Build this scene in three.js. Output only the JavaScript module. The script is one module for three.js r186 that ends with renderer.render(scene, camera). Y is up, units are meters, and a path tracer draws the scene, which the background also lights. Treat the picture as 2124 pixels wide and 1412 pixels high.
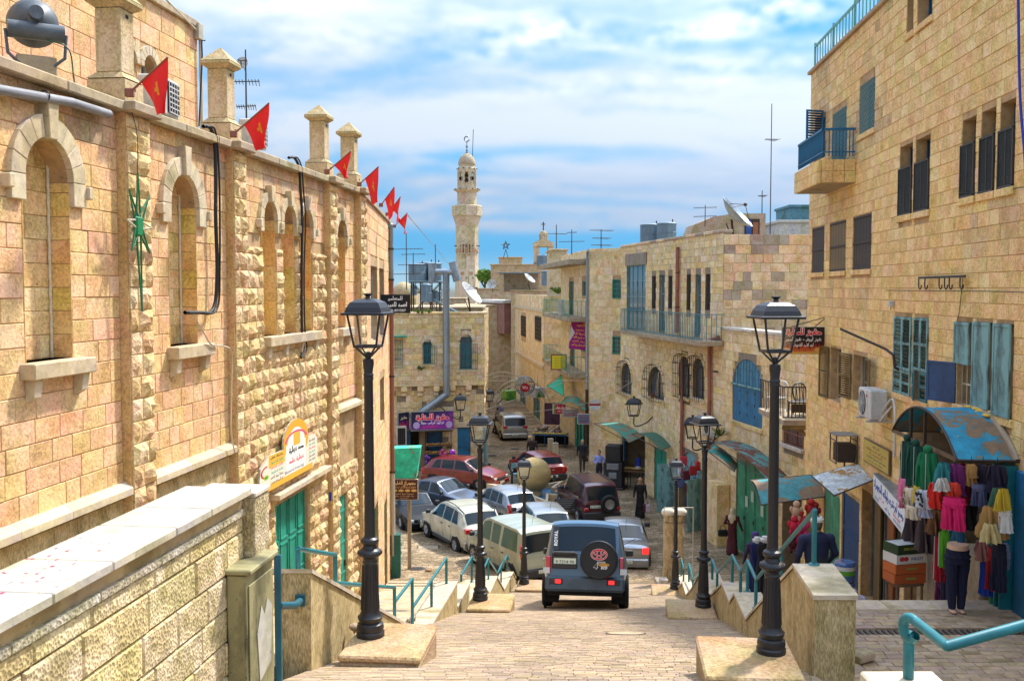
import*as THREE from'three';
import{toCreasedNormals}from'three/addons/utils/BufferGeometryUtils.js';
import{MarchingCubes}from'three/addons/objects/MarchingCubes.js';

// ---------- camera, sky, sun, exposure ----------
const W=2124,H=1412,FOC=2050,CAMY=10,PITCH=Math.atan(106/FOC);
const scene=new THREE.Scene();
const camera=new THREE.PerspectiveCamera(2*Math.atan(H/2/FOC)*180/Math.PI,W/H,0.1,2000);
camera.position.set(0,CAMY,0);camera.rotation.x=-PITCH;
const renderer=new THREE.WebGLRenderer({antialias:true});
renderer.toneMapping=THREE.LinearToneMapping;renderer.toneMappingExposure=3.3;
renderer.shadowMap.enabled=true;
const SUN=new THREE.Vector3(0.62,1.28,-0.68).normalize();
const sun=new THREE.DirectionalLight(new THREE.Color(1,0.94,0.83),2.0);
sun.position.copy(SUN).multiplyScalar(120).add(new THREE.Vector3(0,0,-30));sun.target.position.set(0,0,-30);
sun.castShadow=true;sun.shadow.radius=7;sun.shadow.mapSize.set(4096,4096);
Object.assign(sun.shadow.camera,{left:-80,right:80,top:80,bottom:-80,far:300});
sun.name='sun';scene.add(sun,sun.target);

// ---------- noise ----------
let seed=12345;
const rnd=(a=0,b=1)=>{seed=(Math.imul(seed,1664525)+1013904223)>>>0;return a+(b-a)*seed/4294967296;};
const hash=(x,y,s=0)=>{let h=Math.imul(x,374761393)+Math.imul(y,668265263)+Math.imul(s,974634777)|0;h=Math.imul(h^(h>>>13),1274126177);return((h^(h>>>16))>>>0)/4294967296;};
const sm=(t)=>t*t*(3-2*t),clamp=(x,a=0,b=1)=>Math.min(b,Math.max(a,x)),lerp=(a,b,t)=>a+(b-a)*t;
const step=(a,b,x)=>sm(clamp((x-a)/(b-a)));
function vn(x,y,per=0,s=0){
const xi=Math.floor(x),yi=Math.floor(y),fx=sm(x-xi),fy=sm(y-yi),w=(k)=>per?((k%per)+per)%per:k;
return lerp(lerp(hash(w(xi),w(yi),s),hash(w(xi+1),w(yi),s),fx),lerp(hash(w(xi),w(yi+1),s),hash(w(xi+1),w(yi+1),s),fx),fy);
}
function fbm(x,y,per=0,oct=5,s=0){let a=0,k=0.5,t=0;for(let i=0;i<oct;i++){a+=k*vn(x,y,per,s+i);t+=k;k*=0.55;x*=2;y*=2;per*=2;}return a/t;}

// ---------- sky: thin cloud sheet over a blue sky, computed in directions ----------
const SKY=0.318;
{
const w=1536,h=768,data=new Float32Array(w*h*4);
const S=(r,g,b)=>[r,g,b].map((v)=>Math.pow(v/255,2.2));
const mix=(a,b,t)=>a.map((v,i)=>lerp(v,b[i],t));
const horizon=S(190,230,250),low=S(112,192,246),zen=S(70,136,214),grey=S(176,200,231),pale=S(210,223,240),white=S(238,243,250);
const puffs=[[-9.5,13.9,5.5,0.9,0.55],[1.4,14.4,2.6,0.75,1.2],[-0.6,13.2,2.2,0.5,0.7],[11.5,14.2,5,0.5,0.9],[-13,15.6,4,0.9,0.7],[14.5,15,4,0.6,0.7],[2,11.2,3.2,0.35,0.5],[12,12,7,1.1,0.55]];
for(let j=0;j<h;j++){
const el=(j+0.5)/h*180-90;
for(let i=0;i<w;i++){
const az=(i+0.5)/w*360-180; // azimuth from -z, to the right
const x=Math.cos(el*Math.PI/180)*Math.sin(az*Math.PI/180),y=Math.sin(el*Math.PI/180),z=-Math.cos(el*Math.PI/180)*Math.cos(az*Math.PI/180);
let c;
if(el<-0.5)c=mix(S(150,140,118),horizon,0.2);
else{
const e=Math.max(el,0);
c=mix(mix(horizon,low,step(0,2.4,e)),zen,step(5,24,e));
// cloud sheet laid out on a plane above: streaks that widen overhead
const k=1/(y+0.16),px=x*k,pz=z*k,wx=fbm(px*1.1+3,pz*1.1,0,4,7)-0.5,wz=fbm(px*1.1,pz*1.1+9,0,4,8)-0.5;
const n=fbm(px*1.3+wx*1.6+20,pz*2.6+wz*1.2,0,6,11),n2=fbm(px*4+wx*5,pz*11+wz*5+5,0,6,23);
const edge=3.45+(fbm(az*0.06,1,0,3,5)-0.5)*0.9-0.4*step(4,14,az)*1.6+0.9*step(6,20,-az);
let cov=step(edge-0.25,edge+0.35,e)*clamp(0.72+(n-0.44)*1.9+(n2-0.5)*1.2-0.62*step(11.5,15.5,e)*step(-14,2,az)*(1-step(16,26,az))*(1-step(24,34,e)));
const band=0.5+0.5*Math.sin(e*0.95-0.6+wx*2.4);
let cl=mix(grey,pale,clamp(0.18+0.75*band*step(2.5,9,e)+(n2-0.5)*0.9+0.25*step(6,10,e)));
cl=mix(cl,white,clamp((n2-0.52)*2.2*step(9,15,e)+0.25*step(13,30,e)));
c=mix(c,cl,cov);
for(const[pa,pe,ra,re,s]of puffs){
const q=((az-pa)/ra)**2+((e-pe+(az-pa)*-0.06)/re)**2;
if(q<6)c=mix(c,white,clamp(s*Math.exp(-q)*(0.1+3.4*(fbm(az*0.9+e*0.8,e*2.6,0,6,31)-0.32))));
}
}
const d=x*SUN.x+y*SUN.y+z*SUN.z,glow=el>-0.5?(1+1.7*Math.max(0,y))/1.29*(1+1.4*Math.exp(-(1-d)*5)):1; // brightened with height and round the sun to fill shade, as thin cloud does
const o=(j*w+i)*4;
for(let q=0;q<3;q++)data[o+q]=c[q]*SKY*glow;
data[o+3]=1;
}
}
// equirectangular: u = atan2(z, x) / 2pi + 0.5, so the column of -z is at u = 0.25
const out=new Float32Array(w*h*4);
for(let j=0;j<h;j++)for(let i=0;i<w;i++){const s=(i+w/4)%w,o=(j*w+i)*4,q=(j*w+s)*4;for(let k=0;k<4;k++)out[o+k]=data[q+k];}
const t=new THREE.DataTexture(out,w,h,THREE.RGBAFormat,THREE.FloatType);
t.mapping=THREE.EquirectangularReflectionMapping;t.magFilter=t.minFilter=THREE.LinearFilter;t.colorSpace=THREE.LinearSRGBColorSpace;t.needsUpdate=true;
scene.background=t;scene.environment=t;
}

// ---------- pixel of the photograph -> direction ----------
const ray=(px,py)=>{const y=-(py-H/2)/FOC,c=Math.cos(PITCH),s=Math.sin(PITCH);return new THREE.Vector3((px-W/2)/FOC,y*c-s,-c-y*s);};
const atD=(px,py,d)=>{const r=ray(px,py);return new THREE.Vector3(0,CAMY,0).addScaledVector(r,d/-r.z);}; // point at depth d
const onY=(px,py,y)=>{const r=ray(px,py);return new THREE.Vector3(0,CAMY,0).addScaledVector(r,(y-CAMY)/r.y);};
const prof=[[0,8.8],[29.6,0.81],[31.5,0.52],[34,0.34],[38,0.12],[43,0],[400,0]];
const GY=(d)=>{for(let i=1;i<prof.length;i++)if(d<=prof[i][0]){const[a,b]=prof[i-1],[c,e]=prof[i];return lerp(b,e,(d-a)/(c-a));}return 0;};
const onG=(px,py)=>{const r=ray(px,py);let d=4;for(;d<300;d+=0.02)if(CAMY+r.y*d/-r.z<=GY(d))break;return atD(px,py,d);};

// ---------- naming ----------
const taken=new Map();
const numbered=(n)=>{const k=taken.get(n)??0;taken.set(n,k+1);return k?n+'_'+String(k).padStart(3,'0'):n;};
function tag(o,label,category,group,kind){o.userData.label=label;o.userData.category=category;if(group)o.userData.group=group;if(kind)o.userData.kind=kind;return o;}
function thing(name,label,category,p=[0,0,0],turn=0,group){
const o=new THREE.Group();o.name=numbered(name);scene.add(o);
if(p.isVector3)o.position.copy(p);else o.position.set(...p);
o.rotation.y=turn;return tag(o,label,category,group);
}
function put(name,geo,mat,parent=scene){
const m=new THREE.Mesh(geo,mat);m.castShadow=m.receiveShadow=true;
m.name=parent===scene?numbered(name):name;parent.add(m);return m;
}
function single(name,gb,mat,label,category,group){return tag(gb.build(name,mat),label,category,group);}
const struct=(o)=>{o.userData.kind='structure';return o;};
const stuff=(o)=>{o.userData.kind='stuff';return o;};
function dup(o,p,turn,label){const c=o.clone();c.name=numbered(o.name.replace(/_\d{3}$/,''));c.userData={...o.userData};scene.add(c);if(p.isVector3)c.position.copy(p);else c.position.set(...p);c.rotation.y=turn??o.rotation.y;if(label)c.userData.label=label;return c;}

// ---------- geometry builder: triangles with uv in metres and vertex colours ----------
const V=(x,y,z)=>new THREE.Vector3(x,y,z),ONE=[1,1,1];
class GB{
constructor(col){this.p=[];this.n=[];this.t=[];this.c=[];this.col=col??ONE;this.uo=[0,0];}
vert(p,n,u){this.p.push(p[0],p[1],p[2]);this.n.push(n[0],n[1],n[2]);this.t.push(u[0]+this.uo[0],u[1]+this.uo[1]);this.c.push(...this.col);}
tri(a,b,c,uv){
const ux=b[0]-a[0],uy=b[1]-a[1],uz=b[2]-a[2],vx=c[0]-a[0],vy=c[1]-a[1],vz=c[2]-a[2];
let n=[uy*vz-uz*vy,uz*vx-ux*vz,ux*vy-uy*vx];const l=Math.hypot(...n);if(l<1e-12)return this;n=n.map((q)=>q/l);
const ax=Math.abs(n[0]),ay=Math.abs(n[1]),az=Math.abs(n[2]);
const f=ay>=ax&&ay>=az?(p)=>[p[0],-p[2]]:ax>az?(p)=>[p[2],p[1]]:(p)=>[p[0],p[1]];
[a,b,c].forEach((p,i)=>this.vert(p,n,uv?uv[i]:f(p)));return this;
}
quad(a,b,c,d,uv){this.tri(a,b,c,uv&&[uv[0],uv[1],uv[2]]);return this.tri(a,c,d,uv&&[uv[0],uv[2],uv[3]]);}
// box; ch = chamfer on all edges
box(x0,x1,y0,y1,z0,z1,ch=0){
const k=Math.min(ch,(x1-x0)/2.2,(y1-y0)/2.2,(z1-z0)/2.2),X=[x0,x1],Y=[y0,y1],Z=[z0,z1];
if(k<=0){
const P=(i,j,l)=>[X[i],Y[j],Z[l]];
this.quad(P(0,0,1),P(1,0,1),P(1,1,1),P(0,1,1)).quad(P(1,0,0),P(0,0,0),P(0,1,0),P(1,1,0)).quad(P(1,0,1),P(1,0,0),P(1,1,0),P(1,1,1));
return this.quad(P(0,0,0),P(0,0,1),P(0,1,1),P(0,1,0)).quad(P(0,1,1),P(1,1,1),P(1,1,0),P(0,1,0)).quad(P(0,0,0),P(1,0,0),P(1,0,1),P(0,0,1));
}
// corner points: for each corner three points, inset in the two other axes
const C=(i,j,l,a)=>[X[i]+(a!==0?(i?-k:k):0),Y[j]+(a!==1?(j?-k:k):0),Z[l]+(a!==2?(l?-k:k):0)];
const Q=(a,b,c,d)=>{const m=[(x0+x1)/2,(y0+y1)/2,(z0+z1)/2],ab=V(...b).sub(V(...a)),ac=V(...c).sub(V(...a)),n=ab.cross(ac);if(n.dot(V(...a).sub(V(...m)))<0)this.quad(d,c,b,a);else this.quad(a,b,c,d);};
for(const s of[0,1]){
Q(C(s,0,0,0),C(s,1,0,0),C(s,1,1,0),C(s,0,1,0));Q(C(0,s,0,1),C(1,s,0,1),C(1,s,1,1),C(0,s,1,1));Q(C(0,0,s,2),C(1,0,s,2),C(1,1,s,2),C(0,1,s,2));
for(const r of[0,1]){
Q(C(0,s,r,1),C(1,s,r,1),C(1,s,r,2),C(0,s,r,2));Q(C(s,0,r,0),C(s,1,r,0),C(s,1,r,2),C(s,0,r,2));Q(C(s,r,0,0),C(s,r,1,0),C(s,r,1,1),C(s,r,0,1));
for(const q of[0,1]){const a=C(s,r,q,0),b=C(s,r,q,1),c=C(s,r,q,2);if((s+r+q)%2)this.tri(a,b,c);else this.tri(a,c,b);}
}
}
return this;
}
// any three.js geometry, moved by a matrix
add(g,m){
let q=g.index?g.toNonIndexed():g.clone();if(!q.attributes.normal)q.computeVertexNormals();if(m)q.applyMatrix4(m);
const P=q.attributes.position,N=q.attributes.normal,U=q.attributes.uv;
for(let i=0;i<P.count;i++)this.vert([P.getX(i),P.getY(i),P.getZ(i)],[N.getX(i),N.getY(i),N.getZ(i)],U?[U.getX(i),U.getY(i)]:[P.getX(i),P.getY(i)]);
return this;
}
// cylinder / cone between two points
rod(a,b,r,r2=r,n=10,caps=true){
const A=a.isVector3?a:V(...a),B=b.isVector3?b:V(...b),d=B.clone().sub(A),L=d.length();if(L<1e-6)return this;
const m=new THREE.Matrix4().compose(A.clone().add(B).multiplyScalar(0.5),new THREE.Quaternion().setFromUnitVectors(V(0,1,0),d.divideScalar(L)),ONE3);
return this.add(new THREE.CylinderGeometry(r2,r,L,n,1,!caps),m);
}
tube(pts,r,n=8,seg,closed=false){
const P=pts.map((p)=>p.isVector3?p:V(...p)),c=new THREE.CatmullRomCurve3(P,closed,'centripetal');
return this.add(new THREE.TubeGeometry(c,seg??P.length*5,r,n,closed));
}
// straight pipes with round elbows
pipe(pts,r,n=10){
const P=pts.map((p)=>p.isVector3?p:V(...p));
for(let i=1;i<P.length;i++){this.rod(P[i-1],P[i],r,r,n,i===1||i===P.length-1);if(i<P.length-1)this.add(new THREE.SphereGeometry(r*1.005,n,8),new THREE.Matrix4().setPosition(P[i]));}
return this;
}
lathe(prof,p=[0,0,0],n=20){return this.add(toCreasedNormals(new THREE.LatheGeometry(prof.map(([r,y])=>new THREE.Vector2(r,y)),n),0.6),new THREE.Matrix4().setPosition(...p));}
ball(p,r,sx=1,sy=1,sz=1,n=12){return this.add(new THREE.SphereGeometry(r,n,Math.max(6,n*0.7|0)),new THREE.Matrix4().makeScale(sx,sy,sz).setPosition(...p));}
// outline in x, y (array of points, or a Shape), from z0 to z1
ext(outline,z0,z1,bevel=0,holes){
const s=outline.isShape?outline:new THREE.Shape(outline.map(([x,y])=>new THREE.Vector2(x,y)));
if(holes)for(const h of holes)s.holes.push(h.isPath?h:new THREE.Path(h.map(([x,y])=>new THREE.Vector2(x,y))));
const g=new THREE.ExtrudeGeometry(s,{depth:z1-z0-2*bevel,bevelEnabled:bevel>0,bevelSize:bevel,bevelOffset:-bevel,bevelThickness:bevel,bevelSegments:1,curveSegments:14});
return this.add(g,new THREE.Matrix4().setPosition(0,0,z0+bevel));
}
geo(){
const g=new THREE.BufferGeometry(),A=(a,n)=>new THREE.BufferAttribute(new Float32Array(a),n);
return g.setAttribute('position',A(this.p,3)).setAttribute('normal',A(this.n,3)).setAttribute('uv',A(this.t,2)).setAttribute('color',A(this.c,3));
}
build(name,mat,parent){return put(name,this.geo(),mat,parent);}
}
const ONE3=V(1,1,1);
const gb=(c)=>new GB(c);
const M4=(p,rx=0,ry=0,rz=0,s=1)=>new THREE.Matrix4().compose(p.isVector3?p:V(...p),new THREE.Quaternion().setFromEuler(new THREE.Euler(rx,ry,rz)),s.length?V(...s):V(s,s,s));

// ---------- textures (1 uv unit = 1 metre) ----------
function tex(size,metres,f,srgb=true){
const d=new Uint8Array(size*size*4);
for(let j=0;j<size;j++)for(let i=0;i<size;i++){const c=f(i/size,j/size),o=(j*size+i)*4;if(c.length){d[o]=c[0]*255;d[o+1]=c[1]*255;d[o+2]=c[2]*255;}else d[o]=d[o+1]=d[o+2]=clamp(c)*255;d[o+3]=255;}
const t=new THREE.DataTexture(d,size,size);t.wrapS=t.wrapT=THREE.RepeatWrapping;t.magFilter=THREE.LinearFilter;t.minFilter=THREE.LinearMipmapLinearFilter;
if(srgb)t.colorSpace=THREE.SRGBColorSpace;t.repeat.set(1/metres,1/metres);t.needsUpdate=true;return t;
}
const g3=(v,a=1,b=1)=>[clamp(v),clamp(v*a),clamp(v*b)];
const T={};
{
T.stone=tex(1024,2.6,(u,v)=>{const a=fbm(u*9,v*9,9,6,1),h=fbm(u*7+3,v*7,7,4,6)-0.5,b=fbm(u*104,v*104,104,3,2),p=vn(u*178,v*178,178,3);let q=0.94+(a-0.5)*0.34+(b-0.5)*0.36;if(p>0.86)q-=(p-0.86)*2;return g3(q,0.965+h*0.2,0.92+(a-0.5)*0.35+h*0.1);});
T.stoneB=tex(512,1.6,(u,v)=>0.5+(fbm(u*50,v*50,50,4,2)-0.5)*0.9+(fbm(u*12,v*12,12,3,4)-0.5)*0.4-(vn(u*110,v*110,110,3)>0.84?0.35:0),false);
const pit=(u,v)=>{const N=42,x=u*N,y=v*N,xi=Math.floor(x),yi=Math.floor(y);let d=9;for(let i=-1;i<2;i++)for(let j=-1;j<2;j++){const cx=(xi+i+N)%N,cy=(yi+j+N)%N;d=Math.min(d,Math.hypot((x-xi-i-hash(cx,cy,1))*1.25,y-yi-j-hash(cx,cy,2)));}return d;};
T.chisel=tex(512,0.9,(u,v)=>clamp(pit(u,v)*0.75)+(fbm(u*40,v*40,40,3,5)-0.5)*0.5,false);
T.chiselC=tex(512,0.9,(u,v)=>{const w=clamp(pit(u,v)),a=fbm(u*7,v*7,7,4,5),b=fbm(u*40,v*40,40,3,5);return g3(0.84+0.16*(w-0.5)+(a-0.5)*0.45+(b-0.5)*0.4,0.975,0.88+(a-0.5)*0.3);});
T.scratch=tex(512,0.8,(u,v)=>{const a=fbm(u*90,v*22,0,3,15),b=fbm(u*6,v*6,6,4,3);return g3(0.84+(a-0.5)*0.5+(b-0.5)*0.35,0.98,0.92+(b-0.5)*0.2);});
T.scratchB=tex(512,0.8,(u,v)=>fbm(u*90,v*22,0,3,15),false);
T.dirt=tex(512,3,(u,v)=>{const a=fbm(u*6,v*6,6,6,41),b=fbm(u*30,v*30,30,4,42),s=vn(u*160,v*160,160,43);let q=0.92+(a-0.5)*0.3+(b-0.5)*0.22;if(a>0.55)q-=(a-0.55)*1.1;if(s>0.9)q-=0.14;return g3(q,0.98,0.95-(a-0.5)*0.3);});
T.metal=tex(256,1.2,(u,v)=>{const a=fbm(u*5,v*5,5,5,51),b=fbm(u*40,v*12,40,3,52);return g3(0.88+(a-0.5)*0.35+(b-0.5)*0.14);});
T.grime=tex(512,1.4,(u,v)=>{const a=fbm(u*5,v*3,0,6,41),s=fbm(u*40,v*5,0,4,44),d=vn(u*120,v*120,120,45);let q=0.95-Math.max(0,a-0.5)*1.8-Math.max(0,s-0.6)*1.6;if(d>0.93)q-=0.4;return g3(q,0.97,0.88);});
T.bump=tex(256,0.5,(u,v)=>fbm(u*24,v*24,24,4,61),false);
T.cloth=tex(256,0.25,(u,v)=>0.5+0.25*Math.sin(u*256*1.2)*Math.sin(v*256*1.2)+(fbm(u*8,v*8,8,4,71)-0.5)*0.8,false);
// small paving setts seen from far: broken courses, worn and dusty
const sett=(u,v)=>{const R=40,r=Math.floor(v*R),fy=v*R-r,off=hash(r,3,5),C=18,x=u*C+off,c=Math.floor(x),fx=x-c,id=hash(c%C,r,6);const e=Math.min(Math.min(fx,1-fx)*2.2,Math.min(fy,1-fy));return[id,e];};
T.pave=tex(1024,4,(u,v)=>{const[id,e]=sett(u,v),a=fbm(u*6,v*6,6,6,81),b=fbm(u*60,v*60,60,3,82);let q=0.78+(id-0.5)*0.28+(a-0.5)*0.5+(b-0.5)*0.3;if(e<0.13)q*=0.62;return g3(q,0.95+(id-0.5)*0.05,0.86+(a-0.5)*0.2+(id-0.5)*0.1);});
T.paveB=tex(1024,4,(u,v)=>{const[id,e]=sett(u,v);return 0.35+0.4*step(0.02,0.2,e)+(id-0.5)*0.2+(fbm(u*60,v*60,60,3,82)-0.5)*0.3;},false);
T.rust=(c,lo=0.6,r=[0.5,0.4,0.3])=>tex(256,2,(u,v)=>{const a=fbm(u*5+2,v*5,5,6,91),b=fbm(u*30,v*30,30,4,92),m=step(lo,lo+0.05,a+(b-0.5)*0.3),k=0.82+b*0.3,f=fbm(u*9,v*9,9,4,95)-0.5;return[0,1,2].map((i)=>clamp(lerp(c[i]*(1+f*0.3),r[i],m)*k));});
}
// one canvas picture for flat print: signs, plates
function print(w,h,f){const c=document.createElement('canvas');c.width=w;c.height=h;const x=c.getContext('2d');f(x,w,h);const t=new THREE.CanvasTexture(c);t.colorSpace=THREE.SRGBColorSpace;return t;}

// ---------- materials ----------
const mat=(col,rough=0.85,o={})=>{const m=new THREE.MeshStandardMaterial({roughness:rough,...o});if(Array.isArray(col))m.color.setRGB(...col);else m.color.set(col);return m;};
const phys=(col,rough,o={})=>{const m=new THREE.MeshPhysicalMaterial({roughness:rough,...o});if(Array.isArray(col))m.color.setRGB(...col);else m.color.set(col);return m;};
const cache=new Map();
const paint=(col,rough=0.5,o={})=>{const k=JSON.stringify([col,rough,Object.keys(o)]);if(!cache.has(k))cache.set(k,mat(col,rough,{map:T.metal,...o}));return cache.get(k);};
const plain=(col,rough=0.7)=>{const k='p'+JSON.stringify([col,rough]);if(!cache.has(k))cache.set(k,mat(col,rough));return cache.get(k);};
const M={
stone:mat(ONE,0.92,{vertexColors:true,map:T.stone,bumpMap:T.stoneB,bumpScale:0.006}),
rock:mat(ONE,0.95,{vertexColors:true,map:T.stone,bumpMap:T.stoneB,bumpScale:0.012}),
chisel:mat(ONE,0.95,{vertexColors:true,map:T.chiselC,bumpMap:T.chisel,bumpScale:0.008}),
scratch:mat(ONE,0.95,{vertexColors:true,map:T.scratch,bumpMap:T.scratchB,bumpScale:0.006}),
slab:mat(ONE,0.9,{vertexColors:true,map:T.dirt,bumpMap:T.bump,bumpScale:0.002}),
mortar:mat([0.56,0.38,0.2],0.97,{map:T.dirt}),mortarGrey:mat([0.3,0.25,0.18],0.97,{map:T.dirt}),
pave:mat([0.5,0.395,0.265],0.9,{map:T.pave,bumpMap:T.paveB,bumpScale:0.008}),
paver:mat(ONE,0.9,{vertexColors:true,map:T.dirt,bumpMap:T.stoneB,bumpScale:0.003}),
black:mat([0.012,0.013,0.018],0.42,{bumpMap:T.bump,bumpScale:0.001}),
teal:mat([0.012,0.2,0.23],0.38,{map:T.metal}),green:mat([0.02,0.36,0.25],0.5,{map:T.metal}),blue:mat([0.01,0.1,0.24],0.55,{map:T.metal}),skyblue:mat([0.2,0.44,0.55],0.6,{map:T.grime}),
dark:mat([0.012,0.011,0.012],0.9),room:mat([0.32,0.27,0.2],0.9,{map:T.dirt}),iron:mat([0.06,0.05,0.045],0.6,{metalness:0.4}),brown:mat([0.05,0.028,0.016],0.65,{map:T.metal}),galv:mat([0.36,0.42,0.47],0.42,{metalness:0.65,map:T.metal}),tank:mat([0.2,0.3,0.38],0.55,{metalness:0.3,map:T.metal}),  // dark: near-black, shade of fan openings and sockets put into the colour
white:mat([0.72,0.72,0.7],0.6,{map:T.metal}),cream:mat([0.62,0.56,0.42],0.7,{map:T.metal}),wire:mat([0.01,0.01,0.012],0.6),pvc:mat([0.5,0.5,0.48],0.5),terracotta:mat([0.36,0.13,0.08],0.6,{map:T.metal}),
glass:phys([0.09,0.11,0.12],0.06,{specularIntensity:1}),glassBlue:phys([0.06,0.12,0.16],0.08),wood:mat([0.22,0.13,0.06],0.75,{map:T.metal}),concrete:mat([0.42,0.35,0.25],0.95,{map:T.dirt,bumpMap:T.bump,bumpScale:0.004}),
pane:phys(ONE,0.04,{transmission:1,thickness:0,ior:1.5}),plant:mat([0.06,0.13,0.03],0.8),red:mat([0.75,0.012,0.012],0.75),rustBlue:mat(ONE,0.65,{map:T.rust([0.13,0.55,0.68],0.625)}),rustTeal:mat(ONE,0.7,{map:T.rust([0.2,0.52,0.55],0.58)}),rustGreen:mat(ONE,0.65,{map:T.rust([0.16,0.56,0.5],0.56)}),rustBrown:mat([0.26,0.11,0.07],0.8,{map:T.dirt}),
};
const pick=(a)=>a[Math.floor(rnd()*a.length)];
const tint=(pal,j=0.12)=>()=>{const c=pick(pal),k=rnd(1-j,1+j);return[c[0]*k,c[1]*k*rnd(0.97,1.03),c[2]*k*rnd(0.94,1.06)];};
// ---------- facades: local x runs to the right along the wall, y is world height, z points out of the wall ----------
function frame(P0,P1){
const a=V(P0[0],0,-P0[1]),b=V(P1[0],0,-P1[1]),u=b.clone().sub(a),L=u.length();u.divideScalar(L);
const n=V(-u.z,0,u.x),F={a,u,n,L,turn:Math.atan2(-u.z,u.x)};
F.px=(x,y,w=0)=>{const r=ray(x,y),o=V(0,CAMY,0),p0=a.clone().addScaledVector(n,w),t=p0.sub(o).dot(n)/r.dot(n),p=o.addScaledVector(r,t);return[p.clone().sub(a).dot(u),p.y];};
F.at=(q,y,w=0)=>a.clone().addScaledVector(u,q).addScaledVector(n,w).setY(y);
F.rect=(x0,y0,x1,y1,w=0)=>{const[a0,b0]=F.px(x0,(y0+y1)/2,w),[a1]=F.px(x1,(y0+y1)/2,w),xm=(x0+x1)/2;return{u0:Math.min(a0,a1),u1:Math.max(a0,a1),v1:F.px(xm,y0,w)[1],v0:F.px(xm,y1,w)[1]};};
return F;
}
function facade(name,label,category,P0,P1,group){const F=frame(P0,P1);F.g=thing(name,label,category,F.a,F.turn,group);return F;}
function holePts(h,n=10){
if(!h.arch)return[[h.u0,h.v0],[h.u1,h.v0],[h.u1,h.v1],[h.u0,h.v1]];
const r=(h.u1-h.u0)/2,c=(h.u0+h.u1)/2,rise=h.rise??r,p=[[h.u0,h.v0],[h.u1,h.v0]];
for(let i=0;i<=n;i++){const t=i/n*Math.PI;p.push([c+r*Math.cos(t),h.v1-rise+rise*Math.sin(t)]);}
return p;
}
// the body of a wall: an outline with real openings, its face a little behind the stones
function body(F,o){
const{u0=0,u1=F.L,v0,v1,w=-0.014,dp=0.3,holes=[],ma=M.mortar,top,name='wall',parent=F.g}=o;
const out=top?[[u0,v0],[u1,v0],...top]:[[u0,v0],[u1,v0],[u1,v1],[u0,v1]];
return gb().ext(out,w-dp,w,0,holes.map((h)=>holePts(h))).build(name,ma,parent);
}
function stoneBlock(g,u0,u1,v0,v1,w,dp,ch,rough){
g.uo=[rnd(0,7),rnd(0,7)];const z0=w-dp,c=Math.min(ch,(u1-u0)/3,(v1-v0)/3);
const A=[[u0,v0],[u1,v0],[u1,v1],[u0,v1]],B=[[u0+c,v0+c],[u1-c,v0+c],[u1-c,v1-c],[u0+c,v1-c]];
for(let i=0;i<4;i++){const j=(i+1)%4;g.quad([...A[i],z0],[...A[j],z0],[...A[j],w-c],[...A[i],w-c]);g.quad([...A[i],w-c],[...A[j],w-c],[...B[j],w],[...B[i],w]);}
if(!rough)return g.quad([...B[0],w],[...B[1],w],[...B[2],w],[...B[3],w]);
const nx=clamp(Math.round((u1-u0)/0.11),2,5),ny=clamp(Math.round((v1-v0)/0.09),2,4),P=[];
for(let j=0;j<=ny;j++){P.push([]);for(let i=0;i<=nx;i++){const inn=i>0&&i<nx&&j>0&&j<ny,jx=inn?rnd(-0.3,0.3)/nx:0,jy=inn?rnd(-0.25,0.25)/ny:0;P[j].push([lerp(B[0][0],B[1][0],i/nx+jx),lerp(B[0][1],B[2][1],j/ny+jy),w+(inn?rough*rnd(0.45,1.15):0)]);}}
for(let j=0;j<ny;j++)for(let i=0;i<nx;i++){const a=P[j][i],b=P[j][i+1],c2=P[j+1][i+1],d=P[j+1][i];if(rnd()<0.5)g.tri(a,b,c2).tri(a,c2,d);else g.tri(a,b,d).tri(b,c2,d);}
return g;
}
function archCut(h,v0,v1,pad){ // half width that an opening (with its ring) takes out of the course v0..v1
const c=(h.u0+h.u1)/2,r=(h.u1-h.u0)/2;
if(!h.arch)return v1>h.v0-1e-3&&v0<h.v1+1e-3?[h.u0-pad,h.u1+pad]:null;
const rise=h.rise??r,vs=h.v1-rise;
if(v1<h.v0+1e-3||v0>h.v1+pad)return null;
if(v0<=vs)return[h.u0-(v1>vs?pad:0),h.u1+(v1>vs?pad:0)];
const R=r+pad,k=(v0-vs)/(rise+pad);if(k>=1)return null;
const hw=R*Math.sqrt(1-k*k);return[c-hw,c+hw];
}
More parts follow.
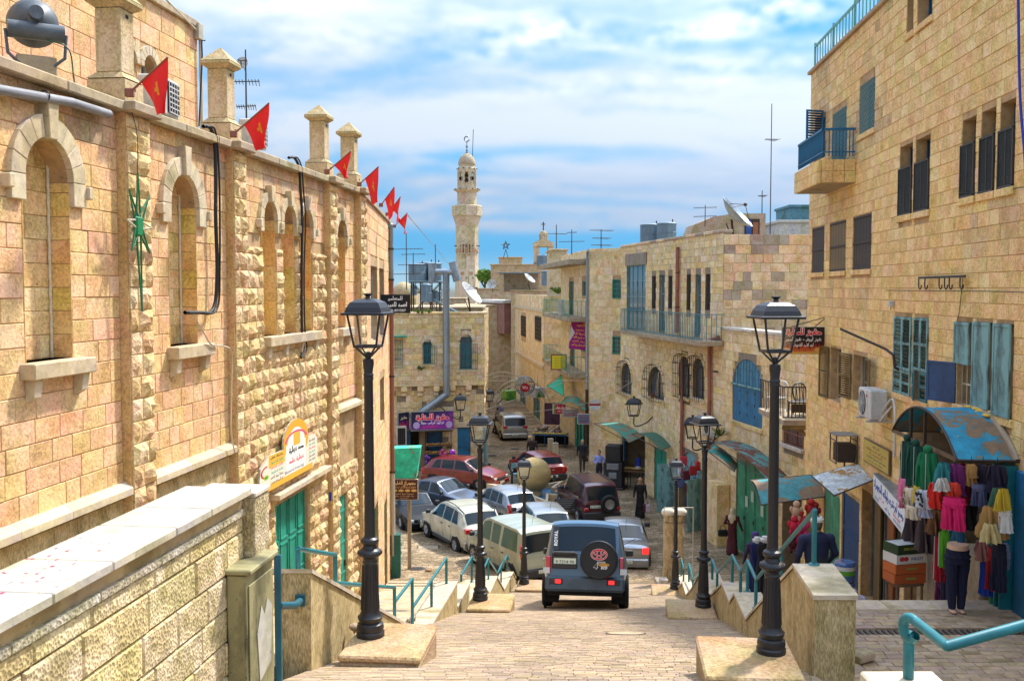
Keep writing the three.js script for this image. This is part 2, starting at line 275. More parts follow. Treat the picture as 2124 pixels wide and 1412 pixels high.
function stones(F,o){
const{u0=0,u1=F.L,v0,v1,h=0.25,lw=[0.3,0.6],w=0,dp=0.06,col,ma=M.stone,rough=0,holes=[],max=150,name='stone',gap=0.007,ch=0.007,parent=F.g,floor,jit=0.004,pad=0.06,ceil}=o;
const list=[];let v=v0;
while(v<v1-0.03){
let top=Math.min(v+(typeof h==='function'?h():h),v1);if(v1-top<0.09)top=v1;
let iv=[[u0,u1]];
for(const q of holes){const k=archCut(q,v,top,q.pad??(q.arch?pad:0));if(k)iv=iv.flatMap(([a,b])=>k[1]<=a||k[0]>=b?[[a,b]]:[[a,k[0]],[k[1],b]].filter(([s,e])=>e-s>0.05));}
for(const[a,b]of iv){let s=a,first=true;while(s<b-0.01){let e=s+rnd(...lw)*(first?rnd(0.5,1):1);first=false;if(b-e<lw[0]*0.6)e=b;list.push([s,e,v,top]);s=e;}}
v=top;
}
const all=list.filter(([s,e,b,t])=>{const d=-F.at((s+e)/2,0).z;return(!floor||t>floor(d)-0.02)&&(!ceil||b<ceil((s+e)/2));}).map((q)=>{const p=F.at((q[0]+q[1])/2,(q[2]+q[3])/2),d=-p.z,dx=p.x/d;return{q,s:d<3||Math.abs(dx)>0.53?0:(q[1]-q[0])*(q[3]-q[2])/d/d};});
all.sort((x,y)=>y.s-x.s);
const rest=gb();
all.forEach(({q,s},i)=>{
const own=i<max&&s>0,g=own?gb():rest;g.col=col((q[0]+q[1])/2,q[2]);if(o.stain){const k=o.stain((q[0]+q[1])/2,q[2]);if(k)g.col=[0,1,2].map((i)=>lerp(g.col[i],[0.36,0.3,0.21][i],k));}
const top=ceil?Math.min(q[3],ceil((q[0]+q[1])/2)):q[3];
stoneBlock(g,q[0]+gap/2,q[1]-gap/2,q[2]+gap/2,top-gap/2,w+rnd(-jit,jit),dp,ch,rough?rough*rnd(0.6,1.2):0);
if(own)g.build(name,ma,parent);
});
if(rest.p.length)stuff(rest.build(name+'work',ma,parent));
}
// a ring of wedge stones round an arch
function ring(F,h,o){
const{rw=0.2,w=0.05,dp=0.12,n=9,col,ma=M.stone,key=0,name='voussoir',parent=F.g,foot=0}=o;
const c=(h.u0+h.u1)/2,r=(h.u1-h.u0)/2,vs=h.v1-r;
for(let i=0;i<n;i++){
if(key&&i===(n-1)/2)continue;
const a0=i/n*Math.PI+0.006,a1=(i+1)/n*Math.PI-0.006,P=[];
for(let k=0;k<=3;k++){const a=lerp(a0,a1,k/3);P.push([c+(r+rw)*Math.cos(a),vs+(r+rw)*Math.sin(a)]);}
for(let k=3;k>=0;k--){const a=lerp(a0,a1,k/3);P.push([c+r*Math.cos(a),vs+r*Math.sin(a)]);}
gb(col()).ext(P,w-dp,w,0.006).build(name,ma,parent);
}
if(key)gb(col()).ext([[c-0.07,h.v1-0.02],[c+0.07,h.v1-0.02],[c+0.1,h.v1+rw+key],[c-0.1,h.v1+rw+key]],w-dp,w+0.05,0.008).build('keystone',ma,parent);
if(foot)for(const s of[-1,1]){
const a=s<0?h.u0-rw:h.u1,b=s<0?h.u0:h.u1+rw;
gb(col()).box(a,b,vs-foot,vs-0.004,w-dp,w,0.006).build('impost',ma,parent);
gb(col()).box(s<0?a-0.09:b,s<0?a:b+0.09,vs-0.16,vs-0.02,w-dp,w+0.04,0.012).build('label_stop',ma,parent);
}
}
// bars in an opening, as one grille
function grille(g,u0,u1,v0,v1,w,du,dv,r=0.008){
for(let k=0,n=Math.max(1,Math.round((u1-u0)/du));k<=n;k++){const u=lerp(u0,u1,k/n);g.rod([u,v0,w],[u,v1,w],r,r,5,false);}
if(dv)for(let k=0,n=Math.max(1,Math.round((v1-v0)/dv));k<=n;k++){const v=lerp(v0,v1,k/n);g.box(u0,u1,v-r,v+r,w-r*0.6,w+r*0.6);}
return g;
}
// a window set back in its opening: frame, panes, mullion
function pane(F,h,o={}){
const{w=-0.14,fr=M.brown,gl=M.glass,cols=2,rows=1,t=0.04,parent=F.g,name='window'}=o,{u0,u1,v0,v1}=h;
const f=gb();
f.box(u0,u0+t,v0,v1,w,w+0.04).box(u1-t,u1,v0,v1,w,w+0.04).box(u0+t,u1-t,v0,v0+t,w,w+0.04).box(u0+t,u1-t,v1-t,v1,w,w+0.04);
for(let i=1;i<cols;i++){const u=lerp(u0,u1,i/cols);f.box(u-t/2,u+t/2,v0+t,v1-t,w,w+0.035);}
for(let i=1;i<rows;i++){const v=lerp(v0,v1,i/rows);f.box(u0+t,u1-t,v-t/3,v+t/3,w,w+0.03);}
const m=f.build(name,fr,parent);
for(let i=0;i<cols;i++)gb().box(lerp(u0,u1,i/cols),lerp(u0,u1,(i+1)/cols),v0,v1,w-0.012,w+0.004).build('pane',gl,m);
return m;
}
// the dark room behind an opening
function recess(F,h,depth=1.2,ma=M.room,parent=F.g){
const{u0,u1,v0,v1}=h,z=-0.3,g=gb(),b=z-depth;
g.quad([u0,v0,b],[u1,v0,b],[u1,v1,b],[u0,v1,b]).quad([u0,v0,z],[u0,v0,b],[u0,v1,b],[u0,v1,z]).quad([u1,v0,b],[u1,v0,z],[u1,v1,z],[u1,v1,b]).quad([u0,v1,b],[u1,v1,b],[u1,v1,z],[u0,v1,z]).quad([u0,v0,z],[u1,v0,z],[u1,v0,b],[u0,v0,b]);
return g.build('interior',ma,parent);
}
// sheet metal leaf with raised panels
function metalDoor(F,h,ma,o={}){
const{w=-0.1,leaves=2,rows=3,t=0.04,name='door',parent=F.g,planks=0,bars=0}=o;
for(let i=0;i<leaves;i++){
const a=lerp(h.u0,h.u1,i/leaves)+0.006,b=lerp(h.u0,h.u1,(i+1)/leaves)-0.006;
const d=gb().box(a,b,h.v0,h.v1,w-t,w,0.004).build(name,ma,parent);
if(planks)for(let k=0;k<planks;k++)gb().box(lerp(a,b,k/planks)+0.006,lerp(a,b,(k+1)/planks)-0.006,h.v0+0.01,h.v1-0.01,w,w+0.014,0.004).build('plank',ma,d);
else for(let k=0;k<rows;k++){const v0=lerp(h.v0,h.v1,k/rows)+0.05,v1=lerp(h.v0,h.v1,(k+1)/rows)-0.03,f=gb(),e=0.03;f.box(a+0.03,b-0.03,v0,v0+e,w,w+0.018).box(a+0.03,b-0.03,v1-e,v1,w,w+0.018).box(a+0.03,a+0.03+e,v0,v1,w,w+0.018).box(b-0.03-e,b-0.03,v0,v1,w,w+0.018);f.build('panel_frame',ma,d);}
for(let k=0;k<bars;k++){const v=lerp(h.v0,h.v1,(k+0.5)/bars);gb().box(a-0.02,b+0.02,v-0.03,v+0.03,w+0.015,w+0.03,0.004).build('strap',ma,d);}
gb().box(b-0.1,b-0.05,lerp(h.v0,h.v1,0.42),lerp(h.v0,h.v1,0.42)+0.14,w+0.01,w+0.05,0.008).build('latch',M.iron,d);
}
}
// louvred shutter leaf in local u, v; hinged side and angle let it stand open
function shutter(F,u0,u1,v0,v1,o={}){
const{ma=M.skyblue,w=0.02,open=0,hinge='l',parent=F.g,slats=true,pitch=0.06,name='shutter'}=o;
const r=new THREE.Group();r.name=name;parent.add(r);const W2=u1-u0,s=hinge==='l'?1:-1;
r.position.set(hinge==='l'?u0:u1,v0,w);r.rotation.y=-s*open;const X=(x)=>s>0?x:-x,hgt=v1-v0,t=0.03,g=gb(),e=Math.min(0.05,W2*0.2);
const bx=(g2,x0,x1,y0,y1,z0,z1)=>g2.box(Math.min(X(x0),X(x1)),Math.max(X(x0),X(x1)),y0,y1,z0,z1,0.003);
bx(g,0,e,0,hgt,0,t);bx(g,W2-e,W2,0,hgt,0,t);bx(g,e,W2-e,0,e,0,t);bx(g,e,W2-e,hgt-e,hgt,0,t);
if(!slats){bx(g,e,W2-e,e,hgt-e,0.006,0.018);g.build('shutter_frame',ma,r);return r;}
bx(g,e,W2-e,hgt/2-0.025,hgt/2+0.025,0,t);g.build('shutter_frame',ma,r);
const sg=new GB(),n=Math.max(3,Math.floor((hgt-2*e)/pitch)),Wd=W2-2*e;sg.quad([0,0,0],[X(Wd),0,0],[X(Wd),pitch*0.8,0.022],[0,pitch*0.8,0.022]).quad([0,pitch*0.8,0.022],[X(Wd),pitch*0.8,0.022],[X(Wd),0,0],[0,0,0]);
const geo=sg.geo();for(let k=0;k<n;k++){const m=put('slat',geo,ma,r);m.position.set(X(e),e+k*(hgt-2*e)/n,0.002);}
return r;
}
// ---------- arabic writing, drawn as strokes (letters joined on a base line, right to left) ----------
// each letter: [width, joins next?, paths...]; path = list of [x, y] from its right end, y up, in units of letter height; a dot is [x, y] alone in 'd'
const AR={
'ا':[0.28,0,[[-0.14,0],[-0.14,1.3]]],'ل':[0.34,1,[[0,0],[-0.17,0],[-0.17,1.3]],[[-0.17,0],[-0.34,0]]],'م':[0.5,1,[[0,0],[-0.15,0.28],[-0.36,0.2],[-0.3,-0.05],[-0.12,0],[-0.5,0]]],
'خ':[0.75,1,[[-0.05,0.42],[-0.3,0.55],[-0.62,0.35],[-0.3,0.05],[-0.05,0]],[[-0.4,0.02],[-0.75,0]],'d',[-0.35,0.95]],'ح':[0.75,1,[[-0.05,0.42],[-0.3,0.55],[-0.62,0.35],[-0.3,0.05],[-0.05,0]],[[-0.4,0.02],[-0.75,0]]],'ج':[0.75,1,[[-0.05,0.42],[-0.3,0.55],[-0.62,0.35],[-0.3,0.05],[-0.05,0]],[[-0.4,0.02],[-0.75,0]],'d',[-0.3,-0.3]],
'ب':[0.42,1,[[0,0],[-0.2,0],[-0.2,0.4]],[[-0.2,0],[-0.42,0]],'d',[-0.2,-0.32]],'ي':[0.42,1,[[0,0],[-0.2,0],[-0.2,0.4]],[[-0.2,0],[-0.42,0]],'d',[-0.1,-0.32],[-0.3,-0.32]],'ن':[0.42,1,[[0,0],[-0.2,0],[-0.2,0.4]],[[-0.2,0],[-0.42,0]],'d',[-0.2,0.75]],'ت':[0.42,1,[[0,0],[-0.2,0],[-0.2,0.4]],[[-0.2,0],[-0.42,0]],'d',[-0.08,0.75],[-0.3,0.75]],
'ز':[0.42,0,[[0,0],[-0.1,0.15],[-0.2,-0.25],[-0.42,-0.4]],'d',[-0.12,0.6]],'ر':[0.42,0,[[0,0],[-0.1,0.2],[-0.2,-0.25],[-0.42,-0.4]]],'د':[0.42,0,[[0,0],[-0.36,0],[-0.2,0.6]]],'و':[0.45,0,[[0,0],[-0.1,0.4],[-0.35,0.35],[-0.15,0.05],[-0.3,-0.35],[-0.45,-0.4]]],
'ة':[0.5,0,[[0,0],[-0.12,0.5],[-0.42,0.2],[-0.3,0],[0,0]],'d',[-0.1,0.85],[-0.32,0.85]],'ه':[0.5,0,[[0,0],[-0.12,0.5],[-0.42,0.2],[-0.3,0],[0,0]]],'س':[0.75,1,[[0,0.35],[0,0],[-0.22,0],[-0.22,0.32],[-0.22,0],[-0.45,0],[-0.45,0.32],[-0.45,0],[-0.75,0]]],'ش':[0.75,1,[[0,0.35],[0,0],[-0.22,0],[-0.22,0.32],[-0.22,0],[-0.45,0],[-0.45,0.32],[-0.45,0],[-0.75,0]],'d',[-0.15,0.7],[-0.3,0.9],[-0.42,0.7]],
'ع':[0.55,1,[[-0.1,0.5],[-0.35,0.45],[-0.4,0.2],[-0.1,0.02],[-0.55,0]]],'ض':[0.7,0,[[0,0],[-0.1,0.45],[-0.45,0.4],[-0.5,0],[-0.05,0]],[[-0.5,0.1],[-0.62,-0.3],[-0.85,-0.1]],'d',[-0.25,0.8]],'ص':[0.7,1,[[0,0],[-0.1,0.45],[-0.45,0.4],[-0.5,0],[-0.05,0]],[[-0.5,0],[-0.7,0]]],'ق':[0.5,1,[[0,0],[-0.1,0.45],[-0.35,0.35],[-0.2,0.05],[-0.5,0]],'d',[-0.1,0.8],[-0.3,0.8]],'ك':[0.55,1,[[-0.5,1.1],[-0.12,0.7],[-0.4,0.35],[0,0],[-0.55,0]]],'ف':[0.5,1,[[0,0],[-0.1,0.45],[-0.35,0.35],[-0.2,0.05],[-0.5,0]],'d',[-0.2,0.8]],' ':[0.4,0],'-':[0.5,0,[[-0.1,0.25],[-0.4,0.25]]],'ـ':[0.5,1,[[0,0],[-0.5,0]]],
};
const arWidth=(s)=>[...s].reduce((a,c)=>a+(AR[c]?.[0]??0.3),0);
function arabic(x,s,cx,y,size,colour,o={}){
const total=arWidth(s)*size*(o.sx??1),sx=o.fit?o.fit/arWidth(s):size*(o.sx??1);let X=cx+(o.fit??total)/2;
x.lineJoin=x.lineCap='round';
for(const pass of o.edge?[0,1]:[1]){
let q=X;x.strokeStyle=x.fillStyle=pass?colour:o.edge;x.lineWidth=size*(o.bold??0.2)+(pass?0:size*0.14);
for(const c of s){
const L=AR[c];if(!L)continue;let dot=false;
for(const p of L.slice(2)){
if(p==='d'){dot=true;continue;}
if(dot){x.beginPath();x.arc(q+p[0]*sx,y-p[1]*size,x.lineWidth*0.62,0,7);x.fill();continue;}
x.beginPath();p.forEach(([a,b],i)=>i?x.lineTo(q+a*sx,y-b*size):x.moveTo(q+a*sx,y-b*size));x.stroke();
}
q-=L[0]*sx;
}
}
}
const text=(x,s,cx,cy,size,colour,font='bold',fam='sans-serif',maxw)=>{x.fillStyle=colour;x.font=`${font} ${size}px ${fam}`;x.textAlign='center';x.textBaseline='middle';x.fillText(s,cx,cy,maxw);};
// a flat printed board with thickness: local x right, y up, centred, face towards +z
function board(parent,name,w,h,t,map,rim,edge=0.02,tilt){
const r=gb().box(-w/2,w/2,-h/2,h/2,-t,0,Math.min(0.004,t/3)).build(name,rim,parent);
const f=new GB();f.quad([-w/2+edge,-h/2+edge,0.003],[w/2-edge,-h/2+edge,0.003],[w/2-edge,h/2-edge,0.003],[-w/2+edge,h/2-edge,0.003],[[0,0],[1,0],[1,1],[0,1]]);
f.build('printed_face',mat(ONE,0.6,{map}),r);return r;
}
// ---------- street frame: lines X = off + 0.1 d run with the ramp ----------
const SP=(off,d,y)=>V(off+0.1*d,y,-d),SA=Math.atan(0.1);
const PAL={ramp:[[0.46,0.35,0.235],[0.43,0.325,0.22],[0.49,0.38,0.255],[0.41,0.315,0.215],[0.46,0.335,0.235]]};
{ // ground: one sheet, below the ramp and stairs and then the square and the street
const g=gb(),ds=[0.5,10,20,30.8,31.5,34,38,43,60,90,140,220,400],Y=(d)=>d<31?GY(d)-0.5:GY(d),xs=[-160,-60,-20,-8,0,8,20,60,160];
for(let i=1;i<ds.length;i++)for(let j=1;j<xs.length;j++){const a=ds[i-1],b=ds[i];g.quad([xs[j-1],Y(a),-a],[xs[j],Y(a),-a],[xs[j],Y(b),-b],[xs[j-1],Y(b),-b]);}
const m=g.build('ground',M.pave);struct(m);tag(m,'square and street paved with small worn beige setts','ground');
}
{ // ramp: bedding sheet and setts laid in courses across it
const r=new THREE.Group();r.name='ramp';scene.add(r);tag(r,'sloping ramp paved with narrow beige setts between the lamp posts','ramp',null,'structure');
const L=-3.05,R=2.0,bed=gb();
for(let d=0.6;d<31.6;d+=1.55){const e=Math.min(d+1.55,31.6);bed.quad(SP(L,d,GY(d)-0.016).toArray(),SP(R,d,GY(d)-0.016).toArray(),SP(R,e,GY(e)-0.016).toArray(),SP(L,e,GY(e)-0.016).toArray());}
bed.build('bedding',mat([0.3,0.23,0.15],0.95,{map:T.dirt}),r);
const col=tint(PAL.ramp,0.08),rest=gb();let own=0;
for(let d=8.6;d<31.2;d+=0.102){
let s=L+rnd(-0.15,0);
while(s<R){
const e=Math.min(s+rnd(0.16,0.26),R),px=(s+0.1*d)/d;if(e-s<0.04)break;
const mine=own<300&&d>9.2&&Math.abs(px)<0.53;const g=mine?gb():rest;if(mine)own++;
{const c0=col(),w=0.72+0.5*fbm(s*1.1+40,d*0.5,0,5,77)-(fbm(s*3,d*2.2,0,3,78)>0.66?0.14:0);g.col=c0.map((v)=>v*w);}g.uo=[rnd(0,9),rnd(0,9)];const z=rnd(-0.002,0.002),k=0.005,c=0.003,a=Math.max(s,L)+k/2,b=e-k/2,q0=d+k/2,q1=d+0.102-k/2;
const P=(o,dd,h)=>SP(o,dd,GY(dd)+z+h*0.5).toArray(),A=[P(a,q0,-0.014),P(b,q0,-0.014),P(b,q1,-0.014),P(a,q1,-0.014)],B=[P(a+c,q0+c,0),P(b-c,q0+c,0),P(b-c,q1-c,0),P(a+c,q1-c,0)];
g.quad(...B);for(let i=0;i<4;i++)g.quad(A[i],A[(i+1)%4],B[(i+1)%4],B[i]);
if(mine)g.build('sett',M.paver,r);s=e;
}
}
stuff(rest.build('settwork',M.paver,r));
}
// long steps beside the ramp on both sides
function stairs(name,label,L,Rr,d0,d1,tread,hold){
const r=new THREE.Group();r.name=name;scene.add(r);tag(r,label,'stairs',null,'structure');
for(let d=d0;d<d1;d+=tread){
const e=Math.min(d+tread,d1),y=GY(d+tread*0.55)+0.03,g=gb(),A=(o,dd,h)=>[o(dd),h,-dd],yl=y-0.6;
const lx=L,rx=Rr,q=[A(lx,d,y),A(rx,d,y),A(rx,e-0.16,y),A(lx,e-0.16,y)];
g.quad(...q);const s=g.build('step',M.pave,r);
const n=gb([0.58,0.47,0.33]),e0=e-0.16;n.uo=[rnd(0,3),rnd(0,3)];
n.quad(A(lx,e0+0.005,y+0.006),A(rx,e0+0.005,y+0.006),A(rx,e+0.02,y+0.006),A(lx,e+0.02,y+0.006));n.quad(A(rx,e+0.02,yl),A(lx,e+0.02,yl),A(lx,e+0.02,y+0.006),A(rx,e+0.02,y+0.006));n.quad(A(lx,e0+0.005,y-0.05),A(rx,e0+0.005,y-0.05),A(rx,e0+0.005,y+0.006),A(lx,e0+0.005,y+0.006));
n.build('nosing',M.slab,s);
}
return r;
}
const wallL=(d)=>-6.27+0.126*d,wallR=(d)=>6+0.077*d;
stairs('stairs','wide shallow steps between the ramp wall and the long sandstone building',(d)=>Math.max(wallL(Math.min(d,22.5))-Math.max(0,d-22.5)*0.06-0.05,-9),(d)=>-3.3+0.1*d,6,31.4,0.62);
stairs('stairs','wide shallow steps running down past the clothes shop',(d)=>2.3+0.1*d,(d)=>wallR(d)+1.2,14.05,31.4,0.62);
{ // landing in front of the clothes shop, with its drain
const r=new THREE.Group();r.name='landing';scene.add(r);tag(r,'flat paved landing in front of the clothes shop','landing',null,'structure');
const Y=5.52,g=gb(),X0=(d)=>2.3+0.1*d,X1=(d)=>wallR(d)+0.4;
g.quad([X0(3),Y-0.02,-3],[X1(3),Y-0.02,-3],[X1(13.62),Y-0.02,-13.62],[X0(13.62),Y-0.02,-13.62]);g.build('bedding',mat([0.2,0.15,0.1],0.95,{map:T.dirt}),r);
const col=tint(PAL.ramp,0.1),rest=gb();
let own=0;
for(let d=10.6;d<13.6;d+=0.12){
if(d>12.6&&d<12.84)continue;
let s=X0(d);while(s<X1(d)){const e=Math.min(s+rnd(0.18,0.3),X1(d));if(e-s<0.05)break;const mine=own<300&&s/d>0.34&&s/d<0.52;const q=mine?gb():rest;if(mine)own++;q.col=col();q.uo=[rnd(0,9),rnd(0,9)];q.box(s+0.004,e-0.004,Y-0.03,Y+rnd(-0.003,0.003),-d-0.116,-d-0.004,0.004);if(mine)q.build('sett',M.paver,r);s=e;}
}
stuff(rest.build('settwork',M.paver,r));
for(let s=X0(13.7),k=0;s<X1(13.7)-0.2;k++){const e=Math.min(s+rnd(0.5,0.9),X1(13.7));const q=gb([0.62,0.52,0.38]);q.uo=[rnd(0,9),rnd(0,9)];q.box(s+0.004,e-0.004,Y-0.5,Y+0.006,-14.05,-13.64,0.01).build('edge_slab',M.slab,r);s=e;}
const dr=thing('drain_grate','long black slotted drain grate across the landing of the clothes shop','drain',[X0(12.72),Y,-12.72]);
gb().box(0,X1(12.72)-X0(12.72),-0.1,-0.05,-0.11,0.11).build('channel',M.dark,dr);
const bar=gb().box(0,0.03,-0.02,0,-0.1,0.1).geo();for(let k=0;k<60;k++){const b=put('grate_bar',bar,M.iron,dr);b.position.set(0.02+k*0.08,0.002,0);}
}
// manhole covers, patches and litter on the square
function manhole(px,py,r,label){const p=onG(px,py),t=thing('manhole_cover',label,'manhole',p);gb([0.1,0.1,0.1]).lathe([[0.001,0.012],[r*0.8,0.012],[r*0.82,0.006],[r,0.006],[r,-0.02]],[0,0,0],24).build('cover',M.iron,t);const k=gb();for(let i=-3;i<=3;i++)k.box(-r*0.6,r*0.6,0.012,0.017,i*r*0.2-0.012,i*r*0.2+0.012);k.build('ribs',M.iron,t);}
manhole(864,1181,0.33,'round iron manhole cover at the foot of the steps by the green boxes');
manhole(1068,931,0.33,'round iron manhole cover in the street behind the man in brown');
manhole(1022,945,0.3,'round iron manhole cover beside the blue bakery door');
manhole(1294,1008,0.34,'round iron manhole cover by the bread table');
{const p=onG(1298,1314),d=-p.z,t=thing('manhole_cover','round cover flush in the ramp behind the blue off-roader','manhole',V(p.x,GY(d)+0.004,p.z));t.rotation.x=0;const m=gb().lathe([[0.001,0.004],[0.3,0.004],[0.31,-0.02]],[0,0,0],24).build('cover',M.iron,t);m.rotation.x=-Math.atan(0.27);const m2=gb([0.5,0.4,0.28]).lathe([[0.001,0.008],[0.27,0.008],[0.275,0]],[0,0,0],24).build('infill',M.paver,t);m2.rotation.x=-Math.atan(0.27);}
{const p=onG(888,1136),t=thing('access_cover','rectangular pale stone cover let into the square','manhole',p,SA);gb([0.4,0.33,0.25]).box(-0.38,0.38,-0.02,0.012,-0.3,0.3,0.006).build('slab',M.slab,t);gb().box(-0.42,0.42,-0.03,0.007,-0.34,0.34).build('rim',M.iron,t);}
{const p=onG(1805,1362),t=gb([0.62,0.52,0.38]);t.uo=[2,3];t.ext([[-0.13,0],[0.1,0],[0.13,0.06],[0.09,0.12],[-0.1,0.13],[-0.14,0.08]],-0.08,0.08,0.02);const m=single('loose_stone',t,M.slab,'loose pale stone block lying beside the big wall pier','stone');m.position.set(4.25,5.53,-11.7);m.rotation.y=0.5;}
{const p=onG(888,1185),m=single('loose_stone',gb([0.4,0.22,0.12]).ball([0,0.03,0],0.08,1.3,0.6,0.9,8),M.rock,'small reddish stone lying on the square by the manhole','stone');m.position.copy(p);}
{const p=onG(937,1133),m=single('loose_stone',gb([0.3,0.22,0.15]).ball([0,0.03,0],0.16,1.4,0.4,0.7,7),M.rock,'flat dark stone lying in front of the white car','stone');m.position.copy(p);}
// ================= long sandstone building =================
const cWarm=tint([[0.81,0.52,0.29],[0.82,0.55,0.28],[0.81,0.53,0.3],[0.81,0.56,0.31],[0.81,0.5,0.3],[0.82,0.56,0.27],[0.79,0.55,0.32]],0.05);
const cRock=tint([[0.74,0.56,0.29],[0.71,0.52,0.27],[0.76,0.6,0.34],[0.69,0.5,0.28]],0.07);
const cPale=tint([[0.7,0.6,0.42],[0.66,0.55,0.37],[0.72,0.63,0.46]],0.06),cBeige=tint([[0.66,0.53,0.28],[0.63,0.5,0.26],[0.68,0.55,0.31]],0.06);
M.pil=mat([0.66,0.46,0.22],0.95,{map:T.stone,bumpMap:T.stoneB,bumpScale:0.006});
const LW=facade('stone_building','long sandstone building with arched niches and rusticated pilasters beside the steps','building',[wallL(7.2),7.2],[wallL(22.5),22.5]);
{
const F=LW,g=F.g,top=F.px(480,300)[1],led=F.px(300,1000)[1],U=(x,y=600)=>F.px(x,y)[0],Vv=(x,y)=>F.px(x,y)[1];
const niche=(x0,x1,crown,sill)=>{const u0=U(x0),u1=U(x1),xm=(x0+x1)/2;return{u0,u1,v0:Vv(xm,sill),v1:Vv(xm,crown),arch:true};};
const A1=niche(48,147,287,748),A2=niche(350,408,363,716),B1=niche(543,571,417,697),B2=niche(584,609.5,421,692),B3=niche(623,645,432,688),A4=niche(696,716,456,680);
for(const a of[B2,B3]){a.v0=B1.v0;a.v1=B1.v1;}{const w=B1.u1-B1.u0,s=(B3.u0-B1.u1-(B2.u1-B2.u0))/2;B2.u0=B1.u1+s;B2.u1=B2.u0+w;B3.u0=B2.u1+s;B3.u1=B3.u0+w;}
const D1={u0:U(568,1100),u1:U(640,1100),v0:3.2,v1:Vv(606,1030)},D2={u0:U(688,1130),u1:U(718,1130),v0:2.9,v1:Vv(703,1033)};
const holes=[A1,A2,B1,B2,B3,A4,D1,D2];
body(F,{v0:2,v1:top-0.1,holes,dp:0.25});
// pilasters: [u0, u1]
const PL=[[U(247,600),U(297,600)],[U(469,500),U(497,500)],[U(671,450),U(687,450)],[U(737,600),F.L+0.02]];
for(const q of PL){body(F,{u0:q[0],u1:q[1],v0:2,v1:top-0.1,w:0.11,dp:0.12,ma:M.pil,name:'pilaster'});stones(F,{u0:q[0]+0.02,u1:q[1]-0.01,v0:2.6,v1:top-0.12,h:0.275,lw:[0.2,0.45],w:0.13,col:cRock,rough:0.055,ma:M.rock,max:60,floor:GY,name:'rusticated_stone'});}
const gaps=PL.map(([a,b])=>({u0:a,u1:b,v0:0,v1:99}));
const holeS=holes.map((h)=>h.arch?{...h,pad:0.1}:h);
// smooth stones, upper wall
const rockTop=Vv(600,520),u2=PL[1][1],u3=PL[2][0];
const panel={u0:u2,u1:u3+0.02,v0:0,v1:rockTop};
stones(F,{u0:0,v0:led+0.1,v1:top-0.1,h:0.252,lw:[0.26,0.6],col:cWarm,holes:[...holeS,...gaps,panel],max:300,floor:GY,stain:(u,v)=>v>top-0.75&&fbm(u*0.9,v*2,0,3,3)>0.5?rnd(0.2,0.75):0});
// rusticated panel between the second and third pilaster
stones(F,{u0:u2,u1:u3,v0:2.6,v1:rockTop,h:0.275,lw:[0.18,0.5],col:cRock,holes:holeS,rough:0.06,ma:M.rock,w:0.03,max:230,floor:GY,name:'rusticated_stone'});
stones(F,{u0:PL[2][1],u1:PL[3][0],v0:2.6,v1:Vv(712,965),h:0.275,lw:[0.18,0.5],col:cRock,holes:holeS,rough:0.06,ma:M.rock,w:0.03,max:60,floor:GY,name:'rusticated_stone'});
stones(F,{u0:0,u1:u2,v0:4.2,v1:led,h:0.36,lw:[0.4,0.8],col:cBeige,holes:[...holeS,...gaps],ma:M.scratch,max:40,floor:GY,name:'base_stone'});
for(const[a,b,v]of[[0,PL[0][0],led],[PL[0][1],PL[1][0],led],[PL[2][1],PL[3][0],Vv(712,845)]])for(let s=a;s<b-0.01;){let e=s+rnd(0.7,1.3);if(b-e<0.4)e=b;gb(cPale()).ext([[0,0],[0.13,0.02],[0.13,0.1],[0.03,0.17],[0,0.17]],0,e-s-0.006,0).build('ledge_stone',M.slab,g);const m=g.children[g.children.length-1];m.rotation.y=-Math.PI/2;m.position.set(e,v-0.06,0);m.scale.z=1;s=e;}
// niches: back wall, ring, sill, brackets
for(const[h,back]of[[A1,cWarm],[A2,cWarm],[B1,cBeige],[B2,cBeige],[B3,cBeige],[A4,cWarm]]){
const big=h===A1||h===A2,F2={...F};
gb([0.5,0.38,0.2]).box(h.u0-0.05,h.u1+0.05,h.v0-0.05,h.v1+0.05,-0.34,-0.262).build('niche_back',M.stone,g);
stones(F,{u0:h.u0,u1:h.u1,v0:h.v0,v1:h.v1,h:big?0.26:0.7,lw:big?[0.25,0.5]:[0.6,0.9],w:-0.25,dp:0.012,col:tint([[0.8,0.6,0.28],[0.76,0.55,0.28],[0.82,0.64,0.36]],0.07),max:30,name:'niche_stone',gap:0.006});
for(const s of[0,1]){const u=s?h.u1:h.u0;let v=h.v0;while(v<h.v1-(h.u1-h.u0)/2-0.05){const e=Math.min(v+(big?0.26:0.6),h.v1-(h.u1-h.u0)/2);const q=gb([0.8*rnd(0.94,1.06),0.56*rnd(0.92,1.08),0.22*rnd(0.8,1.2)]);q.uo=[rnd(0,5),rnd(0,5)];q.box(s?u-0.012:u,s?u:u+0.012,v+0.003,e-0.003,-0.24,0.004,0.003).build('jamb_stone',M.stone,g);v=e;}}
ring(F,h,{rw:big?0.24:0.15,w:0.06,n:big?9:7,key:big?0.14:0.1,foot:big?0.26:0.22,col:cPale,ma:M.slab});
}
{const t=gb([0.8,0.74,0.62]);for(const h of[A1,A2])for(let v=h.v0;v<h.v1-0.3;v+=0.2)t.tube([[h.u1-0.02,v,-0.235],[h.u1-0.035,v+0.1,-0.23],[h.u1-0.02,v+0.21,-0.235]],0.02,5,6);t.build('mortar_bead',M.slab,g);}
